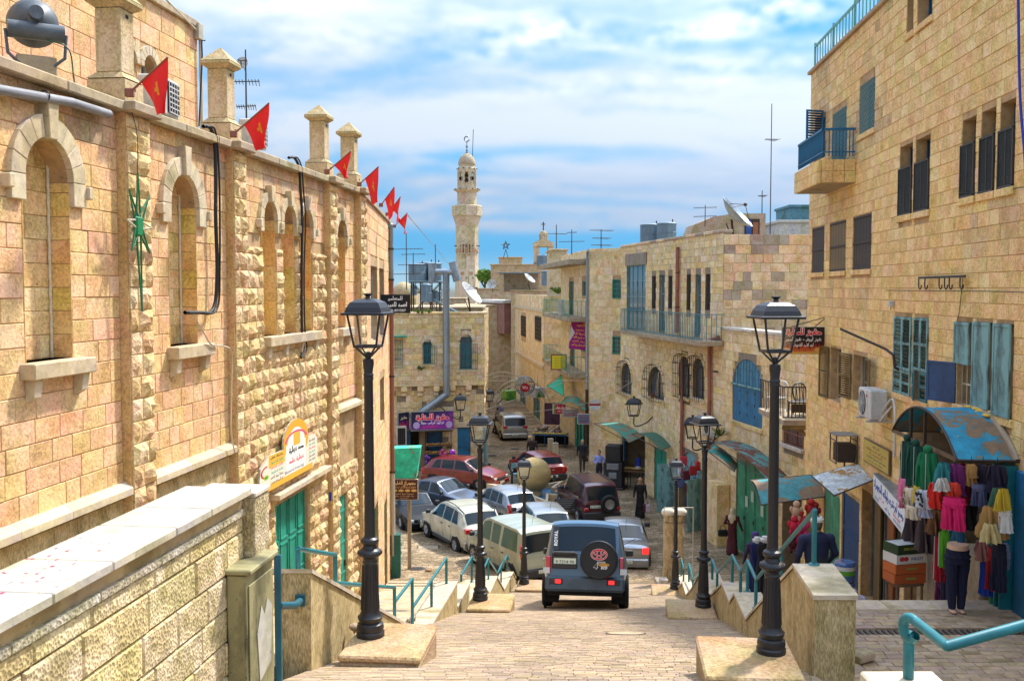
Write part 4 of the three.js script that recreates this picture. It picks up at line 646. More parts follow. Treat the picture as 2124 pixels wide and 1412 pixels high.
for(const h of br){const w=(h.u1-h.u0)*0.6;shutter(F,h.u0-w,h.u0,h.v0,h.v1,{ma:M.brownPaint,w:0.03,hinge:'r',open:0.12,pitch:0.05});if(h===br[1])shutter(F,h.u1,h.u1+w,h.v0,h.v1,{ma:M.brownPaint,w:0.03,pitch:0.05,open:0.15});pane(F,h,{w:-0.22,fr:M.cream});}
// seam drip pipes and stains are left to stone colours; roof rail
{const t=thing('roof_railing','light green balustrade along the roof edge of the tall building','railing',F.at(0,top+0.09,-0.1),F.turn);gb().box(0,9,0.62,0.68,-0.02,0.02).build('top_rail',paint([0.12,0.42,0.36]),t);gb().box(0,9,0.06,0.1,-0.02,0.02).build('bottom_rail',paint([0.12,0.42,0.36]),t);const bg=gb().box(-0.012,0.012,0.1,0.62,-0.012,0.012).geo();for(let k=0;k<31;k++)put('baluster',bg,paint([0.12,0.42,0.36]),t).position.x=k*0.29;for(let k=0;k<5;k++)gb().box(k*2-0.025,k*2+0.025,0,0.75,-0.025,0.025).build('post',paint([0.12,0.42,0.36]),t);}
// balcony: stone box and blue rail
{const w=0.75,a=2.0,b=U(1775,330),v1=Vv(1775,325),vf=v1-0.58,t=new THREE.Group();t.name='balcony';g.add(t);
gb([0.62,0.45,0.26]).box(a,b,vf,vf+0.12,0,w,0.01).build('slab',M.concrete,t);const c2=cYel;for(let k=0;k<2;k++)for(let i=0;i<4;i++)gb(c2()).box(lerp(a,b,i/4)+0.004,lerp(a,b,(i+1)/4)-0.004,vf+0.005+k*0.26,vf+0.26+k*0.26,w,w+0.06,0.006).build('stone',M.stone,t);for(let k=0;k<2;k++)for(let i=0;i<3;i++)gb(c2()).box(b,b+0.06,vf+0.005+k*0.26,vf+0.26+k*0.26,lerp(0,w,i/3)+0.004,lerp(0,w,(i+1)/3)-0.004,0.006).build('stone',M.stone,t);gb().box(a,b,vf+0.12,vf+0.51,w-0.08,w-0.003).build('upstand',M.concrete,t);
const rl=gb(),blu=M.railBlue=mat([0.01,0.17,0.36],0.5,{map:T.metal}),y=v1+0.02;rl.box(a,b,y+0.58,y+0.63,w-0.06,w-0.01).box(b-0.05,b,y+0.58,y+0.63,0,w-0.01).box(a,b,y+0.08,y+0.11,w-0.05,w-0.02).box(b-0.045,b-0.02,y+0.08,y+0.11,0,w-0.03);rl.build('handrail',blu,t);const bg=gb().box(-0.011,0.011,0,0.58,-0.011,0.011).geo();for(let k=0;k<=22;k++)put('baluster',bg,blu,t).position.set(lerp(a+0.03,b-0.03,k/22),y,w-0.035);for(let k=0;k<8;k++)put('baluster',bg,blu,t).position.set(b-0.03,y,lerp(0.05,w-0.1,k/8));shutter(F,door.u1,door.u1+0.5,door.v0,door.v1,{ma:blu,open:1.2,hinge:'l',w:0.05});}
// hook bar
{const a=F.px(1904,576,0.15),b=F.px(1998,572,0.15),t=thing('hook_bar','iron bar with five hooks fixed on the yellow wall','hook bar',F.at(a[0],a[1],0.12),F.turn),L=b[0]-a[0];gb().box(0,L,-0.02,0.02,-0.02,0.02,0.005).build('bar',M.iron,t);for(const k of[0,0.15,0.48,0.6,0.7,0.92]){const q=gb(),P=[];for(let i=0;i<=8;i++){const an=Math.PI+i/8*Math.PI;P.push([L*k+0.05+Math.cos(an)*0.07,-0.13+Math.sin(an)*0.07,0]);}q.tube([[L*k-0.02,0.02,0],...P],0.012,6,20);q.build('hook',M.iron,t);}}
{const p=F.px(1849,630,0.05),t=thing('junction_box','small white box on the yellow wall above the blue shutters','junction box',F.at(p[0],p[1],0),F.turn);gb().box(-0.06,0.06,-0.05,0.06,0,0.09,0.01).build('case',M.white,t);gb().rod([0,-0.05,0.05],[0,-0.12,0.05],0.008).build('wire_stub',M.wire,t);}
{const a=F.px(1835,762,0.3),b=F.px(1834,736,0.3),c=F.px(1822,724,0.35),t=thing('bent_pipe','bent iron pipe arm sticking out from the wall beside the brown shutters','pipe',F.at(a[0],a[1],0.1),F.turn);const e=F.px(1744,682,0.9);gb().pipe([[0,-0.05,-0.1],[0,0,0],[b[0]-a[0],b[1]-a[1],0.02],[c[0]-a[0],c[1]-a[1],0.1],[e[0]-a[0],e[1]-a[1],0.8]],0.026,8).build('pipe',M.iron,t);gb().lathe([[0.04,0],[0.04,0.03]],[0,0.05,0],10).build('collar',M.iron,t);}
// air conditioner with the wall pipe
{const p=F.px(1822,874,0.25),t=thing('air_conditioner','white outdoor air conditioner unit on brackets under the brown shutters','air conditioner',F.at(p[0]-0.32,p[1],0.1),F.turn);gb().box(-0.42,0.42,0.03,0.62,0,0.34,0.025).build('case',M.white,t);gb().add(new THREE.CylinderGeometry(0.24,0.24,0.02,28),M4([-0.12,0.33,0.342],Math.PI/2)).build('fan_shade_disc',M.dark,t);const q=gb();for(let k=1;k<6;k++)q.add(new THREE.TorusGeometry(0.045*k,0.005,5,24),M4([-0.12,0.33,0.357]));for(let k=0;k<8;k++){const an=k*Math.PI/4;q.rod([-0.12,0.33,0.357],[-0.12+Math.cos(an)*0.24,0.33+Math.sin(an)*0.24,0.357],0.005,0.005,5);}q.build('fan_guard',M.white,t);gb().box(0.425,0.435,0.12,0.4,0.06,0.28).build('service_cover',M.pvc,t);gb().ball([0.2,0.5,0.345],0.035,1,1,0.15).build('badge',paint([0.4,0.01,0.08]),t);for(const s of[-0.35,0.35])gb().box(s-0.02,s+0.02,-0.02,0.03,-0.1,0.4,0.004).build('bracket',M.white,t);gb().tube([[0.43,0.2,0.1],[0.6,0.35,0.08],[0.85,0.5,0.03],[0.95,0.3,0.02],[0.97,-0.6,0.02]],0.025,8,26).build('refrigerant_pipe',M.white,t);gb().rod([0.45,0.02,0.15],[0.75,0.35,0.02],0.022).build('drain_tube',M.white,t);}  // near-black disc paints the shade behind the fan guard
// gold plaque
{const a=R(1793,920,1846,972,0.05),w=a.u1-a.u0,h=a.v1-a.v0,t=thing('wall_sign','square gold plaque sign with dark Arabic writing on the yellow wall','sign',F.at((a.u0+a.u1)/2,(a.v0+a.v1)/2,0.06),F.turn);board(t,'plaque',w,h,0.04,print(320,320,(x,W2,H2)=>{x.fillStyle='#b8a24a';x.fillRect(0,0,W2,H2);arabic(x,'شركه',160,60,26,'#2a2414',{fit:90});arabic(x,'رسمي ابو شرح واولاده',160,120,26,'#7a2418',{fit:270});arabic(x,'للمجوهرات',160,175,26,'#7a2418',{fit:180});arabic(x,'بيع شراء تبديل تصليح',160,230,24,'#1c2238',{fit:260});arabic(x,'بادارة محمد ابو شرح',150,285,18,'#5a4a20',{fit:190});}),M.wood,0.03);}
// fascia sign of the jeweller
{const A=F.px(1812,1004,0.1),B=F.px(1878,1088,0.5),a=F.at(A[0],A[1],0.1),b=F.at(B[0],B[1],0.5),mid=a.clone().add(b).multiplyScalar(0.5),d=b.clone().sub(a),L=Math.hypot(d.x,d.z),t=thing('shop_sign','long white fascia sign box with blue and red Arabic writing','sign',mid.setY((a.y+b.y)/2),Math.atan2(-d.z,d.x));board(t,'sign_box',L,0.52,0.3,print(640,180,(x,W2,H2)=>{x.fillStyle='#dfe5ea';x.fillRect(0,0,W2,H2);arabic(x,'رسمي ابو شرح واولاده للمجوهرات',W2/2,78,46,'#2c4a9a',{fit:590,bold:0.24});arabic(x,'تصليح ساعات',W2*0.78,128,22,'#c23038',{fit:130});arabic(x,'شراء ذهب',W2*0.28,128,22,'#c23038',{fit:130});text(x,'2770888',W2*0.14,156,26,'#2c4a9a');text(x,'0599-608832',W2*0.8,156,26,'#2c4a9a');arabic(x,'بيت لحم',W2*0.5,156,24,'#2c4a9a',{fit:110});}),M.galv,0.02);}
// green plank door, blue door, wooden gates of the jeweller
metalDoor(F,dGreen,M.leafGreen,{leaves:2,planks:3,w:-0.05});metalDoor(F,dBlue,M.deepBlue,{leaves:1,rows:3,w:-0.05});
recess(F,gate,1.2,M.room);{const n=6;for(let k=0;k<n;k++){const u0=lerp(gate.u0,gate.u1,k/n)+0.01,u1=lerp(gate.u0,gate.u1,(k+1)/n)-0.02;if(k%2){gb().box(u0,u1,gate.v0,gate.v1,-0.2,-0.15,0.005).build('door_leaf',k===3?paint([0.42,0.13,0.03],0.6):M.brownPaint,g);}else{gb().box(u0,u1,gate.v0,gate.v1-0.1,-0.3,-0.28).build('glass_door',M.glass,g);gb().box(u0,u0+0.05,gate.v0,gate.v1,-0.28,-0.22).build('door_post',M.galv,g);}}}
recess(F,doll,1.5,M.room);gb().box(doll.u1,doll.u1+0.12,doll.v0,doll.v1,0.004,0.05).build('door_post',M.leafGreen,g);
// clothes shop: interior, folded teal door leaves, plinth
recess(F,shop,3,M.room);for(const[u,w,m]of[[shop.u1-0.12,0.06,M.leafGreen],[shop.u1-0.02,0.04,M.teal],[shop.u1+0.1,0.02,M.teal]]){const l=gb();l.box(u-0.02,u+0.02,5.4,7.55,0.01,w+0.2,0.006);const d=l.build('folding_door',m,g);for(let k=0;k<3;k++)gb().box(u-0.028,u+0.028,5.7+k*0.62,5.75+k*0.62,0.03,w+0.17).build('door_rail',m,d);}
gb().box(shop.u1+0.16,shop.u1+2,5.4,7.5,-0.02,0.06,0.01).build('blue_shutter',M.railBlue,g);gb([0.5,0.4,0.27]).box(U(1915,1200,0.4),U(1958,1200,0.4),3.9,6.1,0.05,0.5,0.015).build('pedestal',M.slab,g);gb([0.62,0.52,0.38]).box(U(2010,1250,0.1),U(2060,1250,0.1),5.0,6.1,0.01,0.3,0.01).build('pedestal',M.slab,g);
}
{ // barrel canopy of the clothes shop
const F=RB,a=F.px(1852,892,0.85)[0],b=F.px(1985,955,0.85)[0],v0=F.px(1985,955,0.85)[1],rise=0.56,W2=0.85,t=thing('barrel_canopy','curved blue sheet-metal canopy with rust patches over the clothes shop','canopy',F.at((a+b)/2,v0,0),F.turn),hw=(b-a)/2,R=(hw*hw+rise*rise)/(2*rise),th=Math.asin(hw/R),P=[];
for(let i=0;i<=20;i++){const an=lerp(-th,th,i/20);P.push([R*Math.sin(an),R*Math.cos(an)-(R-rise)]);}
const sheet=gb();for(let i=0;i<20;i++)for(let k=0;k<4;k++){const z0=lerp(0.02,W2,k/4),z1=lerp(0.02,W2,(k+1)/4);for(const s of[0,-0.012])sheet.quad([P[i][0],P[i][1]+s,z1],[P[i+1][0],P[i+1][1]+s,z1],[P[i+1][0],P[i+1][1]+s,z0],[P[i][0],P[i][1]+s,z0]);}
sheet.build('sheet',M.rustBlue,t);gb().tube(P.map(([x,y])=>[x,y,W2]),0.02,6,40).build('front_hoop',M.iron,t);gb().tube(P.map(([x,y])=>[x,y,0.03]),0.05,6,40).build('wall_mortar',M.concrete,t);
gb().box(-hw,hw,-0.02,0.03,W2-0.03,W2+0.01).build('front_bar',M.wood,t);for(const s of[-0.5,0.15])gb().box(s-0.02,s+0.02,-0.3,rise*0.9,W2-0.02,W2+0.02).build('hanger_post',M.brown,t);for(const s of[-hw,hw])gb().rod([s,0,0],[s,0,W2],0.02).build('side_bar',M.iron,t);gb().box(-hw,hw,-0.34,-0.31,W2-0.2,W2-0.17).build('clothes_rail',M.iron,t);
const q=gb([0.7,0.42,0.06]);for(let k=0;k<10;k++){const i=Math.floor(rnd(2,18)),z=rnd(0.1,0.8);q.ball([P[i][0],P[i][1]+0.004,z],rnd(0.008,0.02),1,0.4,1,6);}for(let k=0;k<26;k++){const i=9+Math.floor(rnd(0,6));q.ball([P[i][0]+rnd(-0.1,0.1),P[i][1]+0.01,rnd(0.02,0.12)],rnd(0.02,0.05),1.2,0.5,1,6);}q.build('foam_blobs',mat(ONE,0.9,{vertexColors:true}),t);
}
// corrugated awning and curved awnings: sheets spanned between four corners, with waves
function awning(name,label,C,o={}){ // C: far-wall, near-wall, near-front, far-front (world points)
const{ma=M.rustBlue,wave=0,n=48,sag=0,across=false,t=0.01}=o,o0=C[0].clone().add(C[2]).multiplyScalar(0.5),g=thing(name,label,'awning',o0),q=gb(),K=10;
const at=(i,k)=>{const s=i/n,f=k/K,a=C[0].clone().lerp(C[1],s),b=C[3].clone().lerp(C[2],s),p=a.lerp(b,f);p.y+=wave*Math.sin(s*n*Math.PI*0.5)+sag*Math.sin(Math.PI*(across?s:f));return p.sub(o0).toArray();};
for(let i=0;i<n;i++)for(let k=0;k<K;k++){q.quad(at(i,k),at(i+1,k),at(i+1,k+1),at(i,k+1));const dn=(p)=>[p[0],p[1]-t,p[2]];q.quad(dn(at(i,k+1)),dn(at(i+1,k+1)),dn(at(i+1,k)),dn(at(i,k)));}
q.build('sheet',ma,g);gb().rod(at(0,K),at(n,K),0.018).build('front_bar',M.iron,g);for(const i of[0,n])gb().rod(at(i,0),at(i,K),0.015).build('side_bar',M.iron,g);return g;
}
{
const F=RB,p=(x,y,w)=>{const[u,v]=F.px(x,y,w);return F.at(u,v,w);};
awning('corrugated_awning','white corrugated metal awning with rust streaks over the blue door',[p(1778,961,0.02),p(1812,996,0.02),p(1731,1028,1.15),p(1685,988,1.15)],{ma:M.whiteRust=mat(ONE,0.55,{map:T.rust([0.82,0.86,0.88],0.62,[0.7,0.55,0.35])}),wave:0.018});
awning('sheet_awning','rusty turquoise sheet awning over the shop hung with red dolls',[p(1684,985,0.02),p(1712,1030,0.02),p(1580,1047,1.7),p(1558,996,1.7)],{ma:M.rustTeal,sag:0.16,across:true});
// old metal cage box on the wall
const b=F.px(1748,930,0.3),t=thing('metal_cage_box','rusty open metal cage box fixed on the wall above the corrugated awning','box',F.at(b[0],b[1],0.25),F.turn);const f=gb();for(const x of[-0.28,0.28])for(const z of[-0.2,0.25])f.rod([x,-0.3,z],[x,0.32,z],0.014,0.014,6);for(const y of[-0.3,0.2])for(const z of[-0.2,0.25])f.rod([-0.28,y,z],[0.28,y,z],0.012,0.012,6);f.build('cage',M.iron,t);gb().box(-0.22,0.22,-0.28,0.12,-0.18,0.2,0.01).build('case',M.brown,t);gb().box(-0.3,0.3,0.32,0.34,-0.22,0.28).build('tray',M.galv,t);gb().rod([0,-0.3,0],[0,-0.75,0],0.02).build('bracket',M.wood,t);
// blue cable hanging at the edge of view
{const q=gb(),A=F.px(2113,-20,0.2),B=F.px(2117,200,0.2),C=F.px(2128,350,0.2),D=F.px(2150,640,0.1);q.tube([A,B,C,D].map(([u,v])=>F.at(u,v,0.2)),0.02,6,20);single('cable',q,mat([0.01,0.03,0.35],0.5),'thick blue cable hanging down the yellow wall','cable');}
// thin wires over the facade
{const q=gb();q.tube([[1998,575],[1990,650],[1985,668]].map(([x,y])=>F.at(...F.px(x,y,0.02),0.02)),0.006,4,10);q.tube([[1990,400],[2050,398],[2124,388]].map(([x,y])=>F.at(...F.px(x,y,0.03),0.03)),0.006,4,10);q.tube([[1840,602],[1930,603],[2050,604],[2124,606]].map(([x,y])=>F.at(...F.px(x,y,0.03),0.03)),0.006,4,10);single('wall_wire',q,M.wire,'thin dark wires pinned across the yellow wall','wire');}
// bakery board sign facing up the street
const zc=-25,L=atD(1622,706,25),R2=atD(1712,706,25),s=thing('shop_sign','black and red bakery sign board with flames, fixed square to the yellow wall','sign',L.clone().add(R2).multiplyScalar(0.5));
board(s,'sign_board',R2.x-L.x,0.7,0.06,print(512,330,(x,W2,H2)=>{const g2=x.createLinearGradient(0,150,0,H2);x.fillStyle='#1a1010';x.fillRect(0,0,W2,H2);g2.addColorStop(0,'rgba(120,20,10,0)');g2.addColorStop(0.45,'#b02a10');g2.addColorStop(1,'#e8b84a');x.fillStyle=g2;x.fillRect(0,150,W2,H2-150);x.fillStyle='rgba(20,6,6,.8)';for(let k=0;k<12;k++){x.beginPath();x.moveTo(k*45,190);x.lineTo(k*45+22,270+30*Math.sin(k*2));x.lineTo(k*45+44,190);x.fill();}for(const[a,b]of[[60,285],[440,280],[490,300]]){x.fillStyle='#e8b05a';x.beginPath();x.ellipse(a,b,46,30,0,0,7);x.fill();}arabic(x,'مخبز المنارة',W2/2,82,52,'#d8202a',{fit:420,edge:'#ffffff',bold:0.34});arabic(x,'خبز ابيض - خبز اسمر',W2/2,165,34,'#f4f0e8',{fit:430,bold:0.22});arabic(x,'ابو اكرم الشويكي',W2/2,232,28,'#f4f0e8',{fit:250});text(x,'02-2766117',W2/2,285,44,'#c22020');}),M.cream,0.012);
for(const x of[-0.3,0.3])gb().rod([x,0.35,-0.03],[0.6,0.6,-0.03],0.012,0.012,6).build('stay',M.iron,s);
// balcony between the buildings with plastic chairs
const by=6.35,bt=thing('balcony','small iron-railed balcony between the yellow building and the old stone house','balcony',[8.45,by,-28.9]);gb().box(-0.85,0.9,-0.16,0,-1.4,1.4,0.01).build('floor_slab',M.concrete,bt);gb().box(-0.86,0.9,-0.28,-0.165,1.3,1.38).build('beam',M.brownPaint,bt);gb().rod([0.6,-1,1.2],[-0.5,-0.2,1.2],0.05).build('strut',M.brownPaint,bt);const rl=gb();rl.box(-0.85,0.5,0.9,0.94,1.34,1.38).box(-0.85,0.5,0.06,0.09,1.34,1.38).box(-0.85,-0.81,0.9,0.94,-1.4,1.34);rl.build('rail',M.brown,bt);const bg=gb().box(-0.01,0.01,0.06,0.9,-0.01,0.01).geo();for(let k=0;k<=12;k++)put('baluster',bg,M.brown,bt).position.set(-0.83+k*0.11,0,1.36);for(let k=0;k<14;k++)put('baluster',bg,M.brown,bt).position.set(-0.83,0,1.2-k*0.19);
const ch=(x,z,turn,ma,label)=>{const c=thing('plastic_chair',label,'chair',[8.45+x,by,-28.9+z],turn);gb().box(-0.22,0.22,0.4,0.44,-0.22,0.22,0.015).build('seat',ma,c);const q=gb();q.tube([[-0.22,0.44,-0.2],[-0.23,0.75,-0.26],[-0.12,0.88,-0.28],[0.12,0.88,-0.28],[0.23,0.75,-0.26],[0.22,0.44,-0.2]],0.022,7,30);for(const x2 of[-0.1,0,0.1])q.rod([x2,0.44,-0.21],[x2,0.87,-0.28],0.012);q.build('backrest',ma,c);for(const sx of[-1,1])for(const sz of[-1,1])gb().rod([sx*0.19,0.4,sz*0.19],[sx*0.23,0,sz*0.22],0.022,0.018).build('leg',ma,c);};
ch(0.1,0.2,0.4,M.black,'black plastic chair on the small iron-railed balcony');ch(-0.55,-0.5,-0.9,M.white,'white plastic chair at the back of the small balcony');{const tb=thing('table','low dark table on the small iron-railed balcony','table',[8.4,by,-28.05]);gb().box(-0.5,0.45,0.42,0.46,-0.2,0.2,0.01).build('top',M.brown,tb);for(const sx of[-0.45,0.4])for(const sz of[-0.15,0.15])gb().rod([sx,0,sz],[sx,0.42,sz],0.02).build('leg',M.brown,tb);gb().box(-0.48,0.43,0.16,0.4,0.16,0.18).build('apron',M.brown,tb);}
}
// ================= old stone house along the square =================
const cOld=tint([[0.8,0.64,0.36],[0.83,0.67,0.38],[0.77,0.61,0.35],[0.82,0.64,0.31],[0.74,0.62,0.42],[0.84,0.7,0.46]],0.07),cGrey=tint([[0.74,0.6,0.39],[0.78,0.64,0.42],[0.45,0.39,0.3],[0.76,0.55,0.34],[0.7,0.59,0.41],[0.4,0.35,0.28],[0.8,0.65,0.41]],0.09);
const MRX=(d)=>14.79-0.17*d;
const MR=facade('old_house','old limestone house with a blue iron balcony and grilled arched windows','building',[MRX(52.8),52.8],[MRX(38.6),38.6]);
function balRail(parent,a,b,y,w0,w1,ma,o={}){const{h=0.95,n=30,side=true,mid=0}=o,r=gb();r.box(a,b,y+h-0.03,y+h,w1-0.03,w1).box(a,b,y+0.05,y+0.08,w1-0.025,w1-0.005);if(side)for(const u of[a,b-0.03])r.box(u,u+0.03,y+h-0.03,y+h,w0,w1-0.03);if(mid)r.box(a,b,y+h*mid,y+h*mid+0.025,w1-0.025,w1-0.003);r.build('rail',ma,parent);const bg=gb().box(-0.011,0.011,0,h-0.03,-0.011,0.011).geo();for(let k=0;k<=n;k++)put('baluster',bg,ma,parent).position.set(lerp(a+0.015,b-0.015,k/n),y,w1-0.014);if(side)for(const u of[a+0.015,b-0.015])for(let k=0;k<4;k++)put('baluster',bg,ma,parent).position.set(u,y,lerp(w0,w1,(k+0.5)/4.5));}
function cage(parent,h,ma,w=0.25){const q=gb(),n=7;for(let k=0;k<=n;k++){const u=lerp(h.u0,h.u1,k/n),c=(h.u0+h.u1)/2,r=(h.u1-h.u0)/2,top=h.v1-r*0.6+Math.sqrt(Math.max(0,1-((u-c)/r)**2))*r*0.6;q.rod([u,h.v0,w],[u,top,w],0.012,0.012,5,false).rod([u,top,w],[u,top,0.01],0.012,0.012,5,false);if(k){const u2=lerp(h.u0,h.u1,(k-1)/n),t2=h.v1-r*0.6+Math.sqrt(Math.max(0,1-((u2-c)/r)**2))*r*0.6;q.rod([u2,t2,w],[u,top,w],0.012,0.012,5,false);}}for(let k=0;k<=3;k++){const v=lerp(h.v0,h.v1-0.4,k/3);q.rod([h.u0,v,w],[h.u1,v,w],0.012,0.012,5,false).rod([h.u0,v,0.01],[h.u0,v,w],0.012,0.012,5,false).rod([h.u1,v,0.01],[h.u1,v,w],0.012,0.012,5,false);}return q.build('window_cage',ma,parent);}
{
const F=MR,g=F.g,R=F.rect,top=F.px(1400,497)[1],U=(x,y,w)=>F.px(x,y,w)[0],Vv=(x,y,w)=>F.px(x,y,w)[1];
const bigW=R(1300,550,1339,690),slits=[R(1352,572,1361,640),R(1367,570,1379,690),R(1386,572,1395,640),R(1424,569,1433,643),R(1442,569,1454,690),R(1463,568,1474,643)],arc=[R(1289,752,1310,816),R(1344,760,1378,826),R(1408,738,1432,822),R(1437,742,1462,826)].map((h)=>({...h,arch:true})),teal=R(1357,932,1383,1030),bshop={...R(1408,938,1458,1062),arch:true},bread=R(1290,895,1338,990);
for(const h of[teal,bshop,bread])h.v0=-0.1;const bal=Vv(1390,692),holes=[bigW,...slits,...arc,teal,bshop,bread];bigW.v0=slits[1].v0=slits[4].v0=bal+0.05;
body(F,{v0:-0.2,v1:top,holes,ma:M.mortarGrey});stones(F,{v0:-0.2,v1:top,h:()=>rnd(0.24,0.34),lw:[0.28,0.6],col:cOld,holes,max:170,ma:M.stone,jit:0.012});
for(let s=0;s<F.L-0.1;s+=F.L/14)gb(cGrey()).box(s+0.004,s+F.L/14-0.004,top,top+0.12,-0.4,0.05,0.015).build('coping_stone',M.stone,g);
gb().box(0,F.L,top-0.5,top-0.2,-9,-0.32).build('roof',M.concrete,g);
pane(F,bigW,{fr:M.skyblue,cols:4,rows:4,gl:M.glassBlue,w:-0.1});gb([0.3,0.27,0.22]).box(bigW.u0-0.15,bigW.u1+0.2,bigW.v1,bigW.v1+0.6,0,0.06,0.01).build('lintel',M.stone,g);
slits.forEach((h,i)=>{if(i===1||i===4){pane(F,h,{fr:M.skyblue,cols:1,rows:3});}else{pane(F,h,{cols:1,fr:M.brown});const q=gb();grille(q,h.u0,h.u1,h.v0,h.v1,-0.02,0.08,0.3,0.008);q.build('window_bars',M.iron,g);}});
arc.forEach((h,i)=>{pane(F,h,{fr:M.iron,w:-0.2});cage(g,{u0:h.u0-0.05,u1:h.u1+0.05,v0:h.v0-0.05,v1:h.v1+0.1},i>1?M.brown:M.iron,0.28);ring(F,h,{rw:0.18,w:0.03,n:7,col:cOld});gb(cOld()).box(h.u0-0.1,h.u1+0.1,h.v0-0.15,h.v0-0.003,-0.2,0.1,0.01).build('sill',M.stone,g);});
{const t=thing('flower_pot','clay pot with a small plant in the grilled window past the wall lantern','flower pot',F.at((arc[1].u0+arc[1].u1)/2-0.1,arc[1].v0,0.14),F.turn);gb().lathe([[0.08,0],[0.12,0.2],[0.13,0.22]],[0,0,0],12).build('pot',M.terracotta,t);}
const b=new THREE.Group();b.name='balcony';g.add(b);{const a=U(1292,690,0.8),e=F.L+0.2;gb([0.42,0.36,0.26]).box(a,e,bal-0.2,bal,0.01,0.95,0.02).build('slab',M.stone,b);balRail(b,a,e,bal,0,0.92,M.skyblue2=mat([0.05,0.24,0.3],0.5,{map:T.metal}),{n:56,h:1.05});const pl=gb();for(let k=0;k<240;k++){const u=rnd()<0.5?rnd(a+0.1,a+3):rnd(e-3.5,e-0.2),x=u,y=bal+rnd(-0.12,0.15),z=rnd(0.85,1.02),s=rnd(0.03,0.09);pl.tri([x,y,z],[x+s,y+rnd(-0.03,0.05),z+0.02],[x+s*0.4,y+s,z+0.03]);}stuff(pl.build('weeds',mat([0.05,0.12,0.025],0.9,{side:THREE.DoubleSide}),b));}
metalDoor(F,teal,M.green,{leaves:2,rows:4,w:-0.05});recess(F,bread,1,M.room);gb().box(bread.u0,bread.u0+0.35,0,bread.v1,-0.1,-0.02,0.005).build('door_leaf',M.blue,g);gb().box(bread.u1-0.5,bread.u1,0,bread.v1,-0.25,-0.2,0.005).build('door_leaf',M.blue,g);
recess(F,{...bshop,v1:bshop.v1-0.5},1,M.room);{const q=gb();q.ext(holePts({...bshop,v0:bshop.v1-0.75}),-0.12,-0.06,0);q.build('fanlight',M.skyblue,g);for(const[u,w]of[[bshop.u0,-1],[bshop.u1,1]]){const d=gb().box(-0.02,0.02,0.05,bshop.v1-0.8,0,0.9,0.005).build('door_leaf',M.skyblue,g);d.position.set(u+0.05*w,0,0.05);d.rotation.y=w*0.5;}}
const pipe=(pts,label,ma=M.terracotta)=>{const a=F.px(pts[0][0],pts[0][1],0.12),t=thing('drain_pipe',label,'pipe',F.at(a[0],a[1],0.12),F.turn);gb().pipe(pts.map(([x,y])=>{const[u,v]=F.px(x,y,0.12);return[u-a[0],v-a[1],0];}),0.085,10).build('pipe',ma,t);for(const f of[0.3,0.7]){const[u,v]=F.px(lerp(pts[0][0],pts.at(-1)[0],f),lerp(pts[0][1],pts.at(-1)[1],f),0.12);gb().lathe([[0.1,-0.03],[0.1,0.03]],[u-a[0],v-a[1],0],10).build('collar',M.iron,t);}};
pipe([[1406,512],[1405,600],[1404,690]],'brown drain pipe between the slit windows above the blue balcony');pipe([[1415,745],[1415,860],[1413,990]],'brown drain pipe between the twin caged windows, running down to the street');pipe([[1490,700],[1472,706],[1472,830],[1470,935]],'brown drain pipe with a grey elbow below the end of the blue balcony');
// pillar of stone beside the shop
gb(cOld()).box(U(1478,1040,0.3),U(1500,1040,0.3),-0.1,Vv(1480,995,0.3),0.02,0.55,0.02).build('buttress',M.stone,g);
}
// upper gable facing the ramp, behind the terrace
{
const F=facade('old_house','square rubble-stone upper storey of the old house facing the ramp','building',[MRX(38.6)+0.02,38.6],[15.5,38.9]),top=F.px(1560,486)[1];
body(F,{v0:0,v1:top,ma:M.mortarGrey});stones(F,{v0:7.6,v1:top,h:()=>rnd(0.26,0.42),lw:[0.3,0.85],col:cGrey,max:140,jit:0.014,u1:6});
const g=F.g;const[hu,hv]=F.px(1500,640,0);gb().box(F.L-0.3,F.L,0,top,-6,-0.35).build('end_wall',M.concrete,g);
// hut and clutter on the roof
const h=thing('roof_hut','crumbling stone hut with a doorway hung with cloth on the roof of the old house','hut',[9.8,top,-45]);const sc=45/2050,W2=(1605-1450)*sc;gb([0.45,0.37,0.27]).ext([[-W2*0.55,-0.1],[W2*0.5,-0.1],[W2*0.5,1.3],[W2*0.1,1.3],[-W2*0.2,1.15],[-W2*0.3,1.0],[-W2*0.45,0.8],[-W2*0.5,0.4]],-2,0,0).build('wall',M.rock,h);gb().box(W2*0.22,W2*0.42,-0.1,1.05,0.004,0.03).build('door_leaf',M.brown,h);gb().box(W2*0.24,W2*0.31,0.1,1,0.03,0.05).build('cloth',paint([0.02,0.1,0.4]),h);gb().box(W2*0.33,W2*0.4,0.0,0.9,0.03,0.05).build('cloth',paint([0.35,0.12,0.05]),h);  // dark brown leaf added to stand for the shade in the doorway
}
